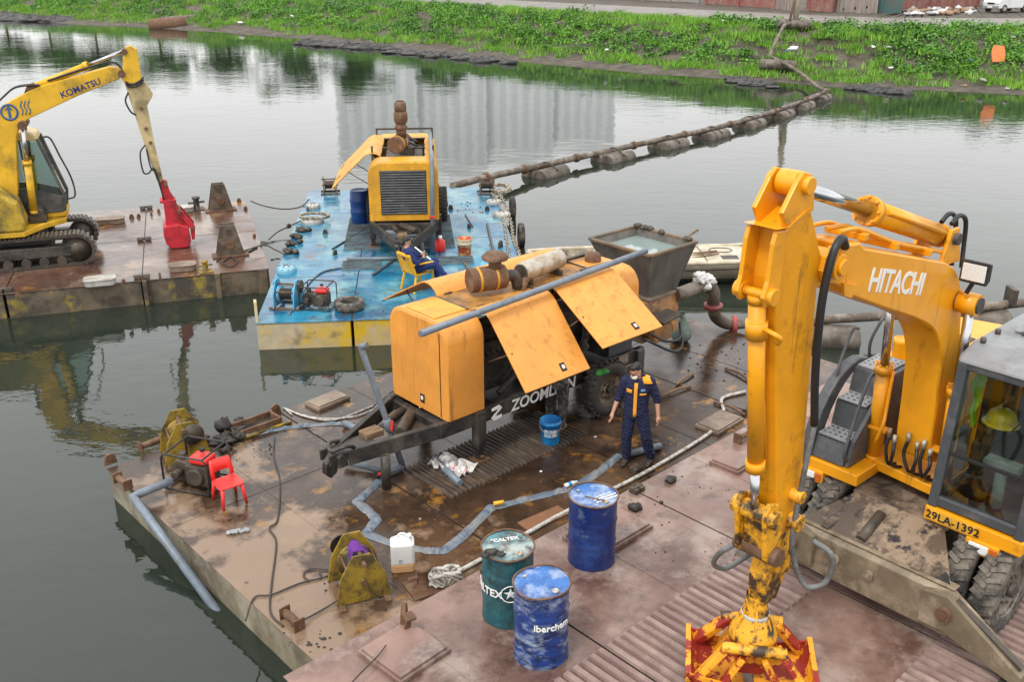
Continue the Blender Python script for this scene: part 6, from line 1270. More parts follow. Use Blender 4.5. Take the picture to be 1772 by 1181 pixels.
# sticks, boards, planks
def plank(label, a, b, w, h, mt, cat='plank', z=None):
    a, b = Vector(a), Vector(b); o = MB().bar(a + Vector((0, 0, h / 2)), b + Vector((0, 0, h / 2)), w, h).build('plank', mt, None, .006); return tag(o, label, cat)
plank('brown wooden board lying at the edge of the brown deck by the rope', px(905, 915, ZB), px(975, 885, ZB), .26, .03, mat('plank_brown', (.20, .09, .04), .7, bump=.3))
for k, (x0, y0, x1, y1, l) in enumerate(((1142, 690, 1195, 672, 'dark branch lying on the wet deck behind the standing man'), (1170, 668, 1200, 650, 'forked end of the dark branch'), (1235, 700, 1290, 722, 'rusty angle bar near the right end of the brown deck'), (1255, 640, 1300, 665, 'short dark steel bar on the right end of the brown deck'))):
    A, B_ = px(x0, y0, ZB), px(x1, y1, ZB); o = MB().tube(curve_pts([A + Vector((0, 0, .03)), A.lerp(B_, .5) + Vector((.03, .05, .05)), B_ + Vector((0, 0, .03))], 4), .025, 6).build('branch' if k < 2 else 'steel_bar', m_wood if k < 2 else m_rustst); tag(o, l, 'branch' if k < 2 else 'bar')
for k, (x0, y0, x1, y1, l, r, mt) in enumerate(((843, 390, 862, 470, 'long blue grey steel bar leaning across the right of the blue deck', .035, m_gsteel), (802, 455, 818, 478, 'brown wooden pole lying below the paint bucket', .03, m_wood), (600, 452, 735, 449, 'grey steel pipe lying across the blue deck left of the man', .045, m_pvc), (645, 478, 690, 447, 'dark bar lying diagonally left of the yellow chair', .03, m_gsteel), (575, 432, 632, 398, 'dark chain and bar beside the barrel', .02, m_dsteel), (805, 372, 818, 394, 'short dark rod on the right of the blue deck', .02, m_dsteel))):
    A, B_ = px(x0, y0, ZL), px(x1, y1, ZL); o = MB().cyl(A + Vector((0, 0, r)), B_ + Vector((0, 0, r)), r, 10).build('steel_bar' if k != 1 else 'pole', mt); tag(o, l, 'bar' if k != 1 else 'pole')
# ------------------------------------------------------------------ pipes and hoses on the brown barge
def pipe(name, label, cat, pts, r, mt, n=14, smooth=0, group=None, bore=True):
    pts = [Vector(p) for p in pts]; q = curve_pts(pts, smooth) if smooth else pts; b = MB().tube(q, r, n)
    if bore:
        for a, c in ((q[0], q[1]), (q[-1], q[-2])): d = (a - c).normalized(); b.lathe([(r * .98, 0), (r * .99, .002), (r * .8, .002)], n, Matrix.Translation(a) @ d.to_track_quat('Z', 'Y').to_matrix().to_4x4())
    o = b.build(name, mt); return tag(o, label, cat, group)
def lift(p, z): return Vector((p.x, p.y, p.z + z))
q0, q1 = px(298, 832, ZB + .22), px(230, 860, ZB + .16); q2 = px(362, 1040, .02)
pipe('grey_pipe', 'grey plastic pipe running from the motor pump over the barge edge into the water', 'pipe', [q0, q0.lerp(q1, .85), q1, q1.lerp(q2, .06), q2 + (q2 - q1).normalized() * .3], .06, m_pvc)
# long pipe over the roof of the pump trailer
A, B_ = px(728, 578, 2.98), px(1118, 434, 3.12)
pipe('long_pipe', 'long grey plastic pipe lying on the roof of the orange trailer', 'pipe', [A, A.lerp(B_, .33) + Vector((0, 0, .0)), A.lerp(B_, .66), B_], .05, m_pvc)
# standing pipe with elbow and red valve, leaning through the drawbar
A = px(697, 808, ZB + .06); top = px(624, 600, ZB + 2.05)
pipe('standing_pipe', 'leaning grey plastic pipe with a red valve rising through the trailer drawbar', 'pipe', [A, A.lerp(top, .3), A.lerp(top, .97), top, top + Vector((.10, -.02, .03))], .045, m_pvc)
v = bpy.context.scene.objects.get('standing_pipe'); c = A.lerp(top, .36); d = (top - A).normalized()
MB().tube([c - d * .1, c - d * .09, c + d * .09, c + d * .1], [.05, .062, .062, .05], 14).build('valve_body', m_pvc, v); MB().bar(c + Vector((.06, -.06, -.06)), c + Vector((.07, -.05, .09)), .04, .02).build('valve_handle', m_plasticr, v)
B0 = px(625, 805, ZB + .08); C0_ = px(697, 808, ZB + .06)
pipe('elbow_pipe', 'short grey pipe joint with red valve on the deck below the drawbar', 'pipe', [px(597, 798, ZB + .1), px(650, 812, ZB + .07), px(668, 818, ZB + .07), px(697, 808, ZB + .06)], .05, m_pvc)
tag(MB().bar(px(655, 822, ZB + .13), px(670, 817, ZB + .13), .05, .03).build('valve_handle', m_plasticr), 'small red valve lever on the pipe joint below the drawbar', 'valve lever')
pipe('pipe_offcut', 'short grey pipe offcut lying under the trailer beside the plastic bag', 'pipe', [px(752, 795, ZB + .06), px(796, 837, ZB + .06)], .055, m_pvc)
pipe('pipe_end', 'grey pipe end joined to the flat hose at the feet of the standing man', 'pipe', [px(1078, 789, ZB + .06), px(1143, 772, ZB + .06)], .055, m_pvc)
def flat_hose(label, pts, w, mt, z, name='flat_hose'):
    """lay-flat hose: a wide thin ribbon that folds at its bends"""
    P_ = [px(x, y, z) for x, y in pts]; b = MB(); vs = []; n = len(P_); rd = random.Random(len(pts)); Q = []
    Q = curve_pts([p.lerp(P_[min(i + 1, n - 1)], u) for i, p in enumerate(P_[:-1]) for u in (0, .22, .78)] + [P_[-1]], 3)
    for i, p in enumerate(Q):
        d = (Q[min(i + 1, len(Q) - 1)] - Q[max(i - 1, 0)]).normalized(); s = Vector((-d.y, d.x, 0)); ww = w / 2 * rd.uniform(.82, 1.12); hgt = .032 * rd.uniform(.4, 1.6)
        vs += [p - s * ww + Vector((0, 0, .006)), p - s * ww * .5 + Vector((0, 0, hgt)), p + Vector((0, 0, hgt * 1.2)), p + s * ww * .5 + Vector((0, 0, hgt)), p + s * ww + Vector((0, 0, .006))]
    fs = [(i * 5 + j, i * 5 + j + 1, (i + 1) * 5 + j + 1, (i + 1) * 5 + j) for i in range(len(Q) - 1) for j in range(4)]
    return tag(b.add(vs, fs).build(name, mt), label, 'hose')
flat_hose('blue grey flat hose winding over the brown deck to the standing man', [(668, 822), (652, 838), (618, 870), (640, 888), (652, 900), (633, 925), (690, 947), (745, 955), (768, 955), (800, 930), (850, 880), (900, 868), (975, 850), (1000, 842), (1040, 815), (1070, 790)], .15, m_layflat, ZB)
flat_hose('blue grey hose running from the mud pile to the trailer drawbar', [(424, 757), (470, 746), (530, 738), (590, 734), (612, 738)], .11, m_layflat, ZB, 'supply_hose')
pipe('grey_pipe', 'short blue grey pipe leading from the hose end to the drawbar', 'pipe', [px(596, 733, ZB + .07), px(640, 752, ZB + .08)], .055, m_pvc)
t = thing('drink_bottle', 'crushed plastic bottle with blue label on the flat hose', 'bottle', px(988, 846, ZB) + Vector((0, 0, .08)), 35); MB().lathe([(.001, -.11), (.032, -.11), (.034, .03), (.014, .09), (.014, .11)], 14, Matrix.Rotation(R(90), 4, 'Y')).build('body', m_jug, t); MB().lathe([(.035, -.06), (.035, 0)], 14, Matrix.Rotation(R(90), 4, 'Y')).build('label', m_bluebkt, t)
tag(MB().cyl((-.07, 0, 0), (.07, .03, .01), .03, 12).build('yellow_tape', m_plasticy, loc=px(863, 881, ZB) + Vector((0, 0, .08))), 'yellow fitting lying on the flat hose bend', 'fitting')
# ropes and cables
def rope(name, label, pts, r, mt, cat='rope', n=8, sm=6): return tag(MB().tube(curve_pts([Vector(p) for p in pts], sm), r, n).build(name, mt), label, cat)
def pz(l, z): return [px(x, y, z + .02) for x, y in l]
rope('mooring_rope', 'long white rope lying along the gap between the brown and pink barges', [px(775, 1000, ZB + .03), px(825, 973, ZB + .03), px(915, 922, ZB + .03), px(980, 886, ZB + .03), px(1085, 835, ZB + .03), px(1150, 799, ZB + .03), px(1232, 747, ZB + .03), px(1252, 715, ZB + .03), px(1250, 690, ZB + .03), px(1290, 678, ZB + .03)], .03, m_rope)
rd = random.Random(4); pts = []
for k in range(46): a = k * .83; rr = .10 + .06 * math.sin(k * 1.7); pts.append(px(757, 1018, ZB) + Vector((.10 + rr * 1.3 * math.cos(a), rr * math.sin(a), .05 + .2 * abs(math.sin(k * .9)))))
rope('rope_bundle', 'tangled white rope heaped round the rusty bollard', pts, .022, m_rope, sm=3)
rope('cable', 'thin dark cable running across the brown deck to the corner roller', pz([(475, 757), (474, 790), (484, 830), (483, 880), (478, 905), (466, 915), (478, 940), (470, 1010), (468, 1060), (490, 1085)], ZB), .012, m_cable, 'cable')
rope('cable', 'thin dark cable leading from the yellow winch to the deck edge', pz([(590, 985), (560, 1000), (520, 1010), (470, 1030), (440, 1035), (425, 1075)], ZB), .011, m_cable, 'cable')
rope('cable', 'loose loop of dark cable in front of the yellow winch', pz([(575, 988), (540, 985), (525, 995), (535, 1005), (555, 1000), (552, 990)], ZB), .011, m_cable, 'cable')
rope('cable', 'dark cable running from the yellow winch to the corner roller', [px(600, 1030, ZB + .1), px(560, 1055, ZB + .03), px(505, 1085, ZB + .06)], .011, m_cable, 'cable')
rope('cable', 'pale looped cables lying behind the trailer drawbar', pz([(505, 718), (495, 708), (520, 718), (560, 725), (610, 722), (640, 712), (655, 702)], ZB), .014, m_rope, 'cable')
rope('cable', 'second pale cable beside the looped cables behind the drawbar', pz([(490, 706), (530, 722), (580, 727), (640, 705), (660, 700)], ZB), .012, m_rope, 'cable')
rope('cable', 'dark cable arching up at the left of the orange hood', [px(640, 708, ZB + .03), px(665, 690, ZB + .2), px(680, 678, ZB + .3), px(685, 690, ZB + .1)], .013, m_cable, 'cable')
rope('mooring_line', 'thin line sagging between the left barge and the blue barge, upper', [px(434, 348, ZK + .05), px(455, 356, ZK), px(490, 362, ZK - .1), px(520, 358, ZK + .0), px(535, 345, ZL + .1)], .02, m_cable)
rope('mooring_line', 'thin line sagging between the left barge and the blue barge, middle', [px(465, 415, ZK - .3), px(480, 402, ZK - .2), px(500, 392, ZL), px(530, 378, ZL + .05)], .018, m_cable)
rope('mooring_line', 'thin line sagging between the left barge and the blue barge, lower', [px(405, 440, ZK + .2), px(455, 425, ZK + .15), px(475, 432, ZK + .05), px(492, 440, ZL + .05)], .018, m_cable)
rope('cable', 'coils of dark cable round the nearer mooring frame on the left barge', pz([(375, 452), (390, 440), (410, 452), (400, 462), (385, 455), (400, 445), (420, 440), (445, 428)], ZK), .02, m_cable, 'cable')
rope('cable', 'dark cable beside the tyre from the pump to the blue winch', pz([(500, 545), (515, 520), (535, 490), (560, 470), (600, 462)], ZL), .02, m_layflat, 'hose')
rope('cable', 'dark cord on the pink deck across the hatch plate', pz([(610, 1181), (625, 1165), (640, 1150), (655, 1135), (668, 1118)], ZP + .1), .008, m_cable, 'cable')
# heaped rope and chain along the right side of the blue barge
def chain(label, pts, s, mt, z):
    Q = curve_pts([px(x, y, z) for x, y in pts], 10); L_ = 0; t = thing('chain', label, 'chain', Q[0]); src = None; k = 0; prev = Q[0]
    for p in Q:
        if src is None or (p - prev).length > s * 1.35:
            d = (p - prev).normalized() if src else Vector((0, 1, 0)); prev = p
            if src is None:
                src = MB().tube([(s * .9 * math.cos(a), s * .5 * math.sin(a), 0) for a in np.linspace(0, 6.283, 13)[:-1]], s * .2, 6, closed=True).build('link', mt, t); o = src
            else: o = src.copy(); COL.objects.link(o); o.parent = t
            o.location = p - Q[0] + Vector((0, 0, s * .35)); o.rotation_euler = (R(35 if k % 2 else -55), 0, math.atan2(d.y, d.x)); k += 1
    return t
m_chain = mat('chain_pale', (.40, .37, .30), .6, metal=.3, dirt=(.16, .12, .08), amt=.45, scale=6, bump=.15)
chain('heavy pale chain along the right edge of the blue barge, left strand', [(850, 335), (862, 352), (872, 385), (876, 410), (880, 440), (878, 462), (892, 480)], .085, m_chain, ZL)
chain('heavy pale chain along the right edge of the blue barge, right strand', [(858, 332), (872, 350), (884, 385), (888, 415), (898, 440), (905, 462)], .085, m_chain, ZL)
pts = [px(866, 332, ZL) + Vector((.35 * math.cos(k * .9) * (1 - k * .008), .55 * math.sin(k * .9), .05 + .1 * abs(math.sin(k)))) for k in range(40)]
rope('rope_heap', 'tan rope heaped at the far right corner of the blue barge', pts, .03, m_rope2, sm=3)
pts = [px(545, 383, ZL) + Vector((.42 * math.cos(k * .8), .3 * math.sin(k * .8), .12 + .06 * abs(math.sin(k * 1.3)))) for k in range(30)]
rope('rope_heap', 'tan rope coiled on a hatch at the left of the blue barge', pts, .028, m_rope2, sm=3)
for k, (x, y) in enumerate(((514, 412), (508, 424), (520, 400), (500, 440))):
    b = MB(); rd = random.Random(k)
    for j in range(4): b.blob((rd.gauss(0, .1), rd.gauss(0, .1), .06), (.18, .16, .14), j + 9 * k, 7, 5, .35)
    tag(b.build('fitting_heap', m_dsteel, loc=px(x, y, ZL)), f'{("second", "third", "first", "last")[k]} dark clump of shackles along the left edge of the blue deck', 'fittings', 'clumps of shackles along the blue deck')
# bags and rags
def sack(label, p, d, mt, seed, cat='bag', name='sack'):
    b = MB(); rd = random.Random(seed)
    for k in range(6): b.blob((rd.gauss(0, d[0] * .2), rd.gauss(0, d[1] * .2), d[2] * rd.uniform(.25, .55)), (d[0] * .75, d[1] * .75, d[2] * .8), seed + k, 10, 8, .14)
    o = b.build(name, mt, loc=p); return tag(o, label, cat)
t = thing('tied_sack', 'pale green tied sack hanging under the tank spout', 'sack', px(1178, 590, ZB)); MB().lathe([(.001, 0), (.14, .01), (.21, .1), (.2, .22), (.13, .36), (.06, .48), (.035, .56), (.07, .62)], 16).build('body', m_bag, t); MB().tube([(.04 * math.cos(a), .04 * math.sin(a), .55) for a in np.linspace(0, 6.28, 11)[:-1]], .012, 6, closed=True).build('tie', m_rope, t)
t = thing('plastic_bag', 'crumpled white plastic sack with red and blue print lying under the trailer', 'bag', px(783, 812, ZB), -35)
vs = []; rd = random.Random(3); nx_, ny_ = 11, 9
for i in range(nx_):
    for j in range(ny_): vs.append(((i / (nx_ - 1) - .5) * .62 + rd.uniform(-.02, .02), (j / (ny_ - 1) - .5) * .42 + rd.uniform(-.02, .02), .07 + .07 * math.sin(i * 1.9 + j) * math.cos(j * 1.4) + rd.uniform(-.035, .035)))
o = MB().add(vs, [(i * ny_ + j, (i + 1) * ny_ + j, (i + 1) * ny_ + j + 1, i * ny_ + j + 1) for i in range(nx_ - 1) for j in range(ny_ - 1)]).build('sheet', m_plbag, t); q = o.modifiers.new('solid', 'SOLIDIFY'); q.thickness = .01
o = MB().add([(v[0], v[1], v[2] + .008) for i, v in enumerate(vs)], [(i * ny_ + j, (i + 1) * ny_ + j, (i + 1) * ny_ + j + 1, i * ny_ + j + 1) for i in range(1, nx_ - 1) for j in (2, 3)]).build('red_band', mat('bag_red', (.60, .03, .05), .4, bump=.3, dirt=(.7, .6, .6), amt=.25, scale=14), t)
o = MB().add([(v[0], v[1], v[2] + .008) for i, v in enumerate(vs)], [(i * ny_ + 4, (i + 1) * ny_ + 4, (i + 1) * ny_ + 5, i * ny_ + 5) for i in range(6, nx_ - 1)]).build('blue_band', mat('bag_blue', (.03, .08, .35), .4, bump=.3), t)
o = MB()
for k in range(9): o.blob((.03 * k - .12, .02 * math.sin(k * 2), .02), (.08, .07, .05), k, 7, 5, .4)
tag(o.build('rag', m_litter[2], loc=px(413, 922, ZB), rot=(0, 0, .3)), 'grey crumpled rag on the brown deck near the red chair', 'rag')
sack('bright green net bag on the trailer wheel', px(1038, 652, ZB + .95) + Vector((.05, .2, -.05)), (.17, .14, .1), mat('green_net', (.03, .22, .03), .6, bump=.4), 5, name='net_bag')
tag(MB().box((0, 0, .05), (.14, .1, .1)).blob((.1, .02, .04), (.1, .1, .08), 3).build('rag', m_litter[0], loc=px(868, 470, ZL)), 'white and blue scrap beside the water jugs', 'scrap')
for k, (x, y) in enumerate(((936, 818), (1030, 758), (1085, 828))): tag(MB().blob((0, 0, .015), (.05, .03, .03), k, 6, 4, .2).build('scrap', m_white if k < 2 else m_wood, loc=px(x, y, ZB)), ('tiny white scrap on the deck below the trailer leg', 'tiny white scrap right of the blue bucket', 'small brown scrap at the man\'s feet')[k], 'scrap')
b = MB().prism([(-.04, 0), (.04, 0), (.03, .22), (-.03, .22)], -.015, .015).box((0, 0, .24), (.12, .12, .03)); tag(b.build('lashing_post', m_rustst, None, .006, loc=px(703, 1098, ZP), rot=(.15, .1, .6)), 'small rusty lashing post on the pink deck above the square plate', 'post')
# ------------------------------------------------------------------ floating pipelines
def pipeline(label, pts, r, floats, fl, fr, segs, flat=.0):
    P_ = [Vector(p) for p in pts]; t = thing('floating_pipeline', label, 'pipeline', P_[0], 0); O = P_[0]
    Q = curve_pts(P_, 8)
    for k in range(segs):
        a, b = int(k * (len(Q) - 1) / segs), int((k + 1) * (len(Q) - 1) / segs)
        if b > a:
            MB().tube([q - O for q in Q[a:b + 1]], r, 12).build('pipe_section', m_pipe, t); d = (Q[min(b, len(Q) - 1)] - Q[b - 1]).normalized(); c = Q[b] - O
            MB().tube([c - d * .06, c - d * .055, c + d * .055, c + d * .06], [r, r * 1.45, r * 1.45, r], 12).build('flange', m_rustst, t)
    for k, (p, d) in enumerate(floats):
        p = Vector(p) - O; d = Vector((*d, 0)).normalized(); s = Vector((-d.y, d.x, 0))
        for sg in (-1, 1):
            c = p + s * (fr * 1.0) * sg; c.z = -O.z + fr * .08
            o = MB().tube([c - d * fl / 2, c - d * fl / 2 * .97, c - d * fl * .1, c + d * fl * .12, c + d * fl / 2 * .97, c + d * fl / 2], [fr * .9, fr, fr * 1.02, fr * 1.0, fr, fr * .9], 16).build('float', m_float, t)
        MB().tube(curve_pts([p - s * fr * 1.9 + Vector((0, 0, -.1)), p + Vector((0, 0, r + .02)), p + s * fr * 1.9 + Vector((0, 0, -.1))], 4), .03, 6).build('strap', m_cable, t)
    return t
main = [(783, 322, .6), (850, 305, .5), (930, 288, .34), (1040, 264, .32), (1150, 240, .32), (1240, 221, .32), (1330, 196, .32), (1395, 173, .32), (1432, 158, .35)]
MP = [px(x, y, z) for x, y, z in main]
fl = [((1 if k else .85) and px(x, y, .33)) for k, (x, y) in enumerate(((945, 287), (1062, 262), (1158, 240), (1232, 224), (1298, 206), (1350, 190), (1388, 176), (1418, 163)))]
dirs = []
for p in fl: i = min(range(len(MP)), key=lambda j: (MP[j] - p).length); a, b = MP[max(0, i - 1)], MP[min(len(MP) - 1, i + 1)]; dirs.append(((b - a).x, (b - a).y))
pipeline('long rusty pipe on floats crossing the river to the far bank', MP, .12, list(zip(fl, dirs)), 1.55, .30, 9)
# the hose on the bank, up to the road
bp_ = [px(1432, 158, .45), px(1415, 150, .5)] + [on_bank(x, y) + Vector((0, 0, .25)) for x, y in ((1385, 133), (1355, 115), (1335, 106), (1334, 98), (1345, 72), (1357, 50), (1370, 38))]
tag(MB().tube(curve_pts(bp_, 6), .12, 10).build('bank_pipe', m_pipe), 'brown pipe climbing the far bank from the floating line to the road', 'pipe')
for k, (x, y, l) in enumerate(((1345, 117, 'float drum under the bend of the pipe on the grass'), (1374, 46, 'float drum under the pipe at the road edge'))):
    c = on_bank(x, y) + Vector((0, 0, .15)); tag(MB().tube([c + Vector((-1.2, .1, .1)), c + Vector((-1.1, .1, .1)), c + Vector((1.1, -.1, 0)), c + Vector((1.2, -.1, 0))], [.28, .36, .36, .28], 14).build('float_drum', m_float), l, 'float')
# second pipe, from the tank of the orange trailer to the right
T = lambda x, y, z: local_world(T1, (x, y, z))
q = [px(1168, 512, 1.75), px(1200, 500, 1.75), px(1222, 494, 1.72), px(1234, 505, 1.55), px(1234, 530, 1.2)]
q2 = [px(1234, 530, 1.2), px(1238, 547, .9), px(1252, 558, .7), px(1272, 562, .62), px(1300, 560, .6), px(1430, 553, .5), px(1560, 545, .5), px(1690, 533, .5), px(1790, 522, .5), px(1900, 510, .5)]
t = thing('delivery_pipe', 'brown delivery pipe with red couplings leading right from the tank', 'pipe', q[0]); O = q[0]
MB().tube([p - O for p in curve_pts(q, 6)], .13, 16).build('upper_bend', m_pipe, t); Q = curve_pts(q2, 6); MB().tube([p - O for p in Q], [.125] * 18 + [.10] * (len(Q) - 18), 16).build('long_pipe', m_pipe, t)
m_cpl = mat('red_coupling', (.36, .06, .06), .55, dirt=(.15, .06, .05), amt=.35, bump=.1)
for p, d in ((px(1234, 530, 1.2), Vector((0, 0, 1))), (px(1271, 562, .62), Vector((1, -.1, 0)))):
    c = p - O; d.normalize(); MB().tube([c - d * .05, c - d * .045, c + d * .045, c + d * .05], [.13, .19, .19, .13], 18).build('coupling', m_cpl, t)
c = px(1748, 520, .6) - O; MB().box(c + Vector((0, 0, .1)), (.12, .4, .4)).build('clamp', m_dsteel, t, .02)
for x, y in ((1428, 585), (1690, 556)):
    c = px(x, y, .12) - O; MB().tube([c + Vector((-.65, .1, 0)), c + Vector((-.6, .1, 0)), c + Vector((.6, -.1, 0)), c + Vector((.65, -.1, 0))], [.24, .3, .3, .24], 16).build('float', m_float, t)
b = MB(); rd = random.Random(8)
def cloth_wrap():
    for k in range(16): a = px(1210, 494, 1.75).lerp(px(1226, 496, 1.7), rd.random()); b.blob(a + Vector((rd.gauss(0, .07), rd.gauss(0, .07), rd.gauss(.03, .06))), (.28, .24, .12), k, 10, 8, .3)
    return fused(b, 'cloth_wrap', m_plbag, None, .02, 2, .06)
WRAP = ('white cloth tied round the bend of the delivery pipe', 'cloth')
# ------------------------------------------------------------------ skiff behind the tank
def skiff(label, a, b, w):
    d = b - a; L_ = d.length; t = thing('skiff', label, 'boat', a, math.degrees(math.atan2(d.y, d.x)))
    st = [(0, .10, .52), (.35, .45, .46), (1.0, .78, .42), (2.2, .98, .40), (L_ * .55, 1.0, .40), (L_ - .5, .95, .44), (L_, .86, .50)]
    rows = []
    for x, k, z in st: h = w / 2 * k; rows.append([(x, -h, z), (x, -h * .92, z - .14), (x, -h * .75, -.02), (x, 0, -.08), (x, h * .75, -.02), (x, h * .92, z - .14), (x, h, z)])
    vs = [v for r in rows for v in r]; fs = [(i * 7 + j, i * 7 + j + 1, (i + 1) * 7 + j + 1, (i + 1) * 7 + j) for i in range(len(st) - 1) for j in range(6)]
    fs += [tuple(range(6, -1, -1)), tuple((len(st) - 1) * 7 + j for j in range(7))]; MB().add(vs, fs, True).build('hull', m_boat, t)
    inn = []; fi = []
    for x, k, z in st:
        h = max(.02, w / 2 * k - .09); xx = min(max(x, .15), L_ - .12); inn += [(xx, -h, z), (xx, -h * .85, .1), (xx, h * .85, .1), (xx, h, z)]
    fi = [(i * 4 + j, (i + 1) * 4 + j, (i + 1) * 4 + j + 1, i * 4 + j + 1) for i in range(len(st) - 1) for j in range(3)] + [(0, 1, 2, 3), tuple((len(st) - 1) * 4 + j for j in (3, 2, 1, 0))]
    MB().add(inn, fi).build('well', mat('boat_inside', (.42, .37, .28), .7, dirt=(.14, .11, .075), amt=.5, scale=2.5, bump=.1), t)
    g = MB(); k7 = [r[0] for r in rows]; g.tube([(x, y + .04, z + .01) for x, y, z in k7], .05, 8); g.tube([(x, -y - .04, z + .01) for x, y, z in k7], .05, 8); g.build('gunwale', m_boat, t)
    rb_ = MB(); rb_.tube([(x, y - .01, z - .13) for x, y, z in k7], .03, 6); rb_.tube([(x, -y + .01, z - .13) for x, y, z in k7], .03, 6); rb_.build('rubbing_strake', m_dsteel, t)
    dk = MB().slab([(L_ - 1.35, -w * .45), (L_ - .1, -w * .40), (L_ - .1, w * .40), (L_ - 1.35, w * .45)], .40, .46).build('stern_deck', m_boat, t, .03)
    box('deck_well', m_black, dk, (L_ - .75, -w * .22, .465), (.42, .3, .012), .01); MB().tube([(L_ - .85 + .3 * math.cos(a), w * .16 + .2 * math.sin(a), .468) for a in np.linspace(0, 6.28, 25)[:-1]], .012, 6, closed=True).build('hatch_ring', m_black, dk)
    box('thwart', m_boat, t, (L_ * .55, 0, .34), (.4, w * .9, .06), .015); box('thwart', m_boat, t, (L_ * .33, 0, .34), (.35, w * .9, .06), .015)
    MB().box((L_ - 1.6, 0, .28), (.5, w * .8, .3)).build('bulkhead', m_boat, t, .04)
    for k, yy in enumerate((-.25, .0, .2)): MB().tube([(L_ * .6, yy, .32), (L_ - 1.0, yy * .6 - .1, .52)], .02, 6).build('loose_pole', m_wood, t)
    for s in (-1, 1): MB().blob((L_ - .02, s * w * .36, .52), (.3, .22, .18), 3, 10, 8, .05).build('stern_fender', m_boat, t)
    return t
SK = skiff('long white skiff moored behind the tank of the orange trailer', px(912, 470, .2), px(1305, 468, .2), 1.65)
A, B_ = px(1165, 425, .8), px(1208, 398, 1.1); tag(MB().cyl(A, B_, .03, 8).build('pole', m_wood), 'thin wooden pole sticking up from the skiff behind the tank', 'pole')
# ------------------------------------------------------------------ people
def loft(b, rings, n=16):
    """rings: (x, y, z, rx, ry)"""
    vs = [(x + rx * math.cos(2 * math.pi * k / n), y + ry * math.sin(2 * math.pi * k / n), z) for x, y, z, rx, ry in rings for k in range(n)]
    fs = [(i * n + k, i * n + (k + 1) % n, (i + 1) * n + (k + 1) % n, (i + 1) * n + k) for i in range(len(rings) - 1) for k in range(n)] + [tuple(range(n - 1, -1, -1)), tuple((len(rings) - 1) * n + k for k in range(n))]
    return b.add(vs, fs, True)
def fused(b, name, mt, parent, vox=.009, smooth=4, fold=0):
    """melts the shapes of b into one continuous surface"""
    o = bpy.data.objects.new('tmp', b.mesh('tmp', None)); COL.objects.link(o)
    r = o.modifiers.new('remesh', 'REMESH'); r.mode = 'VOXEL'; r.voxel_size = vox; r.use_smooth_shade = True
    s = o.modifiers.new('smooth', 'SMOOTH'); s.iterations = smooth; s.factor = .5
    me = bpy.data.meshes.new_from_object(o.evaluated_get(bpy.context.evaluated_depsgraph_get())); bpy.data.objects.remove(o)
    me.name = name; me.materials.clear(); me.materials.append(mt); me.polygons.foreach_set('use_smooth', [True] * len(me.polygons))
    if fold:
        from mathutils import noise as nz
        nrm = [v.normal.copy() for v in me.vertices]
        for v, q in zip(me.vertices, nrm):
            c = v.co; w_ = nz.noise(Vector((c.x * 9, c.y * 9, c.z * 16 + c.x * 10))) + .6 * nz.noise(Vector((c.x * 22, c.y * 22, c.z * 30)))
            v.co = c + q * (abs(w_) - .3) * fold
    p = bpy.data.objects.new(name, me); COL.objects.link(p); p.parent = parent; return p
def limb(b, pts, rs, n=12): b.tube(pts, rs, n); [b.blob(p, (2 * r, 2 * r, 2 * r), 0, 10, 8, 0) for p, r in zip(pts, rs)]
def hand(b, w, d, side, s=1.0, front=Vector((0, -1, 0))):
    """palm and five bent fingers from wrist w along d; side = thumb direction"""
    d = Vector(d).normalized(); side = Vector(side); side = (side - d * side.dot(d)).normalized(); nrm = d.cross(side)
    for k in range(4):
        o = (k - 1.5) * .019; l = (.062, .075, .07, .055)[k] * s
        a = w + d * .085 * s + side * -o; m1 = a + d * l * .55 + nrm * .006; m2 = a + d * l + nrm * .02; limb(b, [w + d * .02 - side * o * .7, a, m1, m2], [.014, .0125, .0105, .008], 8)
    limb(b, [w + d * .02 + side * .02, w + d * .055 + side * .045, w + d * .09 + side * .052], [.014, .012, .009], 8)
    b.box(w + d * .05, (.05, .07, .03), Matrix((nrm, side, d)).transposed()) if False else b.blob(w + d * .05, (.075, .075, .095), 0, 10, 8, 0)
def head(b, c, yaw, pitch, s=1.0):
    M_ = Matrix.Translation(c) @ Matrix.Rotation(R(yaw), 4, 'Z') @ Matrix.Rotation(R(pitch), 4, 'X')
    tmp = MB(); loft(tmp, [(0, -.02, -.115, .035, .04), (0, -.022, -.10, .052, .06), (0, -.012, -.06, .066, .082), (0, 0, 0, .074, .094), (0, .006, .05, .074, .096), (0, .01, .085, .058, .078), (0, .012, .11, .025, .035)], 18)
    tmp.blob((0, -.102, -.02), (.028, .035, .045), 0, 8, 6, 0).blob((0, -.085, -.07), (.045, .02, .016), 0, 8, 6, 0)
    for sx in (-1, 1): tmp.blob((sx * .076, .01, -.005), (.018, .035, .06), 0, 8, 6, 0); tmp.blob((sx * .03, -.09, .022), (.04, .02, .012), 0, 8, 6, 0)
    b.add([M_ @ Vector(v) for v in tmp.v], tmp.f, True); return M_
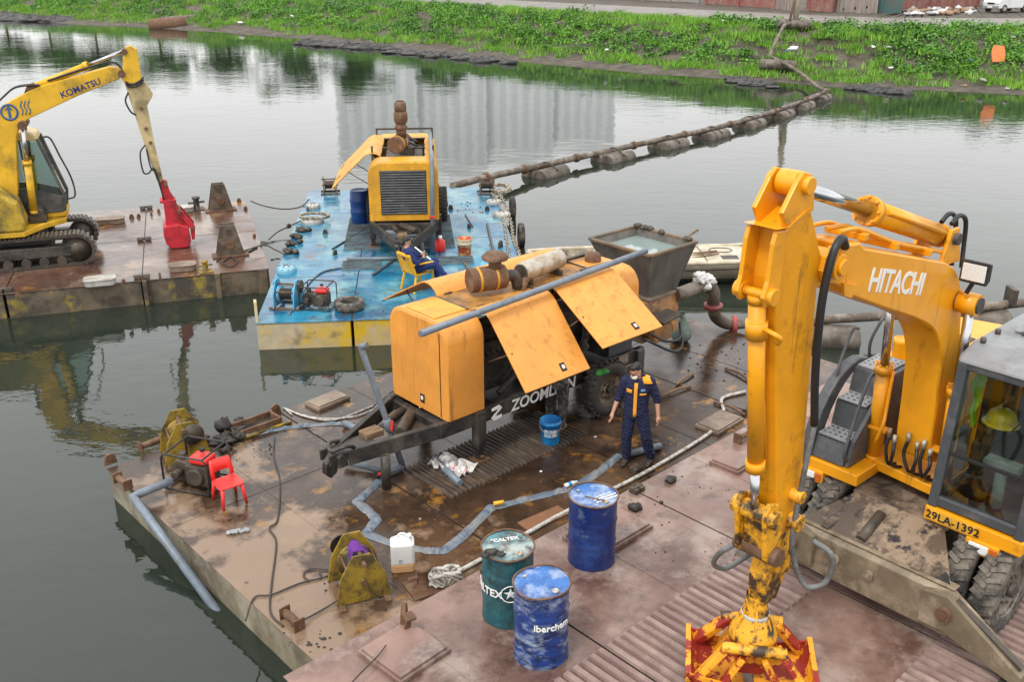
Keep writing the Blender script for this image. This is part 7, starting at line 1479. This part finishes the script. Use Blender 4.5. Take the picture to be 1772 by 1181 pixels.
def hair_cap(M_, parent):
    b = MB(); loft(b, [(0, .045, -.07, .06, .05), (0, .034, -.02, .078, .072), (0, .016, .04, .079, .088), (0, .008, .075, .070, .094), (0, .008, .105, .048, .066), (0, .01, .122, .012, .015)], 16); b.v = [tuple(M_ @ Vector(v)) for v in b.v]
    for k in range(26):
        a = k * .77; b.blob(M_ @ Vector((.058 * math.cos(a), .012 + .075 * math.sin(a), .075 + .025 * math.sin(k * 2.1))), (.028, .028, .025), k, 6, 5, .2)
    fused(b, 'hair', m_hair, parent, .009, 2)
    e = MB()
    for sx in (-1, 1): e.blob(M_ @ Vector((sx * .03, -.0935, .004)), (.022, .008, .010), 0, 8, 6, 0); e.tube([M_ @ Vector((sx * .012, -.099, .026)), M_ @ Vector((sx * .045, -.09, .028))], .005, 5)
    e.build('eyes', m_hair, parent)
tag(cloth_wrap(), *WRAP)
# standing worker
t = thing('person', 'man in navy work suit with orange trim and face mask standing by the pipe end', 'person', px(1096, 803, ZB), -16)
b = MB(); V = Vector
LL = [V((-.09, .0, .88)), V((-.12, -.03, .48)), V((-.115, .01, .09))]; RL = [V((.09, .0, .88)), V((.17, -.02, .50)), V((.24, .10, .09))]
LA = [V((-.185, .0, 1.37)), V((-.27, .0, 1.10)), V((-.33, -.12, .88))]; RA = [V((.185, .02, 1.39)), V((.29, .06, 1.12)), V((.33, -.01, .86))]
loft(b, [(0, 0, .82, .15, .10), (0, 0, .92, .155, .11), (0, 0, 1.08, .14, .10), (0, 0, 1.28, .165, .11), (0, .01, 1.40, .16, .09), (0, .01, 1.45, .08, .07)])
for l in (LL, RL): limb(b, l, [.085, .06, .042]); limb(b, [l[2] + V((0, .02, -.04)), l[2] + V((-.02, -.14, -.06))], [.04, .032])
for a, sd in ((LA, V((.3, -1, 0))), (RA, V((-.3, -1, 0)))): limb(b, a, [.055, .042, .028]); hand(b, a[2], a[2] - a[1] + V((0, 0, -.1)), sd)
limb(b, [V((0, .01, 1.43)), V((-.005, -.02, 1.52))], [.058, .055]); HM = head(b, V((-.025, -.065, 1.58)), -38, 30)
fused(b, 'body', m_skin, t, .0075, 3); hair_cap(HM, t)
b = MB(); loft(b, [(0, -.03, -.115, .03, .03), (0, -.075, -.10, .045, .035), (0, -.07, -.06, .06, .052), (0, -.065, -.035, .055, .05)], 14); b.v = [tuple(HM @ Vector(v)) for v in b.v]; fused(b, 'face_mask', m_white, t, .008, 3)
b = MB()
for sx in (-1, 1): b.tube([HM @ V((sx * .055, -.06, -.05)), HM @ V((sx * .078, .01, -.02)), HM @ V((sx * .078, .02, .02))], .004, 5)
b.build('mask_loop', m_white, t)
tor = [(0, .0, .84, .19, .135), (0, .0, .92, .185, .135), (0, 0, 1.05, .178, .13), (0, 0, 1.2, .185, .135), (0, 0, 1.32, .195, .13), (0, .01, 1.40, .18, .11), (0, .01, 1.45, .10, .085)]
b = MB(); loft(b, tor, 20)
for a in (LA, RA): m_ = a[1].lerp(a[2], .12); limb(b, [a[0], a[0].lerp(a[1], .5), a[1], m_], [.078, .072, .066, .066])
limb(b, [V((-.07, .02, 1.45)), V((.07, .02, 1.45))], [.05, .05]); sh = fused(b, 'work_jacket', m_navy, t, .009, 4, .022)
b = MB()
for l in (LL, RL): k = l[1]; limb(b, [l[0] + V((0, 0, .0)), l[0].lerp(k, .5), k, k.lerp(l[2], .5), l[2] + V((0, 0, .03))], [.105, .095, .082, .078, .07])
loft(b, [(0, 0, .80, .17, .125), (0, 0, .96, .165, .12)]); fused(b, 'trousers', m_navy, t, .009, 4, .024)
def front(z, x):
    for (x0, y0, z0, rx0, ry0), (x1, y1, z1, rx1, ry1) in zip(tor[:-1], tor[1:]):
        if z0 <= z <= z1:
            u = (z - z0) / (z1 - z0); rx, ry = rx0 + (rx1 - rx0) * u, ry0 + (ry1 - ry0) * u; return V((x, -ry * math.sqrt(max(.05, 1 - (x / rx) ** 2)) - .004, z))
def strip(x0, x1, z0, z1, name, mt, n=10):
    vs = []; zs = np.linspace(z0, z1, n); xs = np.linspace(x0, x1, 5)
    for z in zs: vs += [front(z, x) for x in xs]
    o = MB().add(vs, [(i * 5 + j, i * 5 + j + 1, (i + 1) * 5 + j + 1, (i + 1) * 5 + j) for i in range(n - 1) for j in range(4)], True).build(name, mt, t); q = o.modifiers.new('solid', 'SOLIDIFY'); q.thickness = .012; q.offset = 0; return o
strip(-.028, .022, .86, 1.40, 'orange_placket', m_orangec); strip(-.145, -.06, 1.235, 1.29, 'pocket_flap', m_orangec, 4); strip(.055, .145, 1.215, 1.24, 'pocket_trim', m_orangec, 3); strip(.07, .13, 1.27, 1.31, 'chest_emblem', mat('emblem_pale_blue', (.12, .30, .60), .6, bump=0), 3)
b = MB(); loft(b, [(.135, .01, 1.385, .115, .10), (.125, .012, 1.44, .095, .09), (.105, .015, 1.478, .05, .05)], 14); fused(b, 'shoulder_yoke', m_orangec, t, .01, 3)
for l in (LL, RL): b = MB(); f = l[2]; limb(b, [f + V((0, .045, -.045)), f + V((-.01, -.05, -.05)), f + V((-.025, -.16, -.06))], [.045, .046, .038]); limb(b, [f + V((0, .01, -.03)), f + V((0, .0, .06))], [.05, .052]); b.v = [(x, y, max(z, .002)) for x, y, z in b.v]; fused(b, 'boot', m_boot, t, .009, 3)
# seated man on the yellow chair
t = thing('person', 'man in blue clothes leaning back in the yellow chair looking at a phone', 'person', px(724, 501, ZL), 0)
b = MB(); pel = V((-.04, -.02, .53)); ch = V((-.17, -.09, .86)); nk = V((-.21, -.10, 1.02)); hd = V((-.22, -.08, 1.15))
L1 = [V((.0, -.12, .54)), V((.42, -.10, .62)), V((.82, -.22, .12))]; L2 = [V((.02, .10, .54)), V((.40, .16, .62)), V((.44, .10, .12))]
A1 = [V((-.16, -.27, .95)), V((.02, -.33, .72)), V((.14, -.16, .80))]; A2 = [V((-.19, .10, .95)), V((-.02, .16, .74)), V((.12, -.02, .84))]
limb(b, [pel, ch, nk], [.13, .15, .07]); limb(b, [A1[0], A2[0]], [.06, .06])
for l in (L1, L2): limb(b, l, [.085, .06, .04]); limb(b, [l[2] + V((-.02, 0, -.04)), l[2] + V((.15, -.02, -.06))], [.04, .032])
for a in (A1, A2): limb(b, a, [.052, .042, .03]); hand(b, a[2], a[2] - a[1], V((0, 0, 1)), 1)
limb(b, [nk, nk + V((.01, 0, .08))], [.06, .055]); HM = head(b, hd, 100, 18); fused(b, 'body', m_skin, t, .009, 3); hair_cap(HM, t)
b = MB(); limb(b, [pel + V((0, 0, .02)), pel.lerp(ch, .5), ch, ch.lerp(nk, .6)], [.165, .165, .172, .11]); limb(b, [A1[0], A2[0]], [.085, .085])
for a in (A1, A2): limb(b, [a[0], a[1], a[1].lerp(a[2], .75)], [.082, .066, .052])
fused(b, 'jacket', m_blue2, t, .011, 4, .022)
b = MB()
for l in (L1, L2): limb(b, [l[0], l[1], l[2] + V((0, 0, .03))], [.105, .085, .065])
limb(b, [L1[0], L2[0]], [.11, .11]); fused(b, 'trousers', m_blue2, t, .011, 4, .022)
for l in (L1, L2): b = MB(); limb(b, [l[2] + V((-.05, 0, -.045)), l[2] + V((.16, -.02, -.06))], [.045, .04]); fused(b, 'shoe', m_boot, t, .01, 3)
o = thing('phone', 'pale phone held up by the man in the yellow chair', 'phone', Vector(t.location) + V((.21, -.10, .90)), 20); o.rotation_euler = (.3, -.5, .3); box('case', m_lgsteel, o, (0, 0, 0), (.014, .075, .15), .004); box('screen', m_glassd, o, (-.008, 0, 0), (.003, .068, .14))
o = MB().cyl(px(712, 452, ZL + .9), px(790, 462, ZL + .5), .012, 8).build('white_stick', m_white); A, B_ = px(718, 428, ZL + .75), px(766, 466, ZL + .45); bpy.data.objects.remove(o); tag(MB().cyl(A, B_, .018, 8).build('white_stick', m_white), 'thin white stick leaning behind the man in the yellow chair', 'stick')
# worker half hidden behind the open trailer door
t = thing('person', 'person in camouflage trousers half hidden behind the open orange door', 'person', px(962, 742, ZB), 150)
b = MB(); LL = [V((-.10, 0, .84)), V((-.11, -.03, .45)), V((-.10, .02, .08))]; RL = [V((.10, 0, .84)), V((.12, -.02, .45)), V((.12, .0, .08))]; LA = [V((-.19, -.06, 1.30)), V((-.24, -.24, 1.12)), V((-.18, -.42, 1.12))]; RA = [V((.19, -.06, 1.30)), V((.24, -.24, 1.1)), V((.16, -.42, 1.08))]
loft(b, [(0, 0, .8, .15, .1), (0, 0, .95, .15, .11), (0, -.03, 1.2, .16, .11), (0, -.06, 1.34, .15, .09), (0, -.07, 1.40, .07, .06)])
for l in (LL, RL): limb(b, l, [.085, .06, .045]); limb(b, [l[2] + V((0, .02, -.04)), l[2] + V((0, -.14, -.055))], [.04, .03])
for a in (LA, RA): limb(b, a, [.05, .04, .03]); hand(b, a[2], a[2] - a[1], V((0, 0, 1)))
limb(b, [V((0, -.07, 1.38)), V((0, -.10, 1.47))], [.055, .05]); HM = head(b, V((0, -.13, 1.54)), 0, 28); fused(b, 'body', m_skin, t, .009, 3); hair_cap(HM, t)
b = MB()
for l in (LL, RL): limb(b, [l[0], l[1], l[2] + V((0, 0, .03))], [.11, .085, .07])
loft(b, [(0, 0, .76, .17, .13), (0, 0, .96, .165, .125)]); fused(b, 'trousers', m_camo, t, .012, 4, .025)
b = MB(); loft(b, [(0, 0, .9, .18, .13), (0, -.03, 1.18, .18, .13), (0, -.06, 1.33, .18, .11), (0, -.07, 1.40, .09, .08)])
for a in (LA, RA): limb(b, [a[0], a[1], a[1].lerp(a[2], .7)], [.075, .062, .05])
fused(b, 'jacket', m_camo, t, .012, 4)
for l in (LL, RL): b = MB(); f = l[2]; limb(b, [f + V((0, .04, -.04)), f + V((0, -.15, -.055))], [.045, .04]); limb(b, [f, f + V((0, 0, .08))], [.05, .052]); fused(b, 'boot', mat('boot_tan', (.22, .15, .08), .7, bump=.2), t, .01, 3)
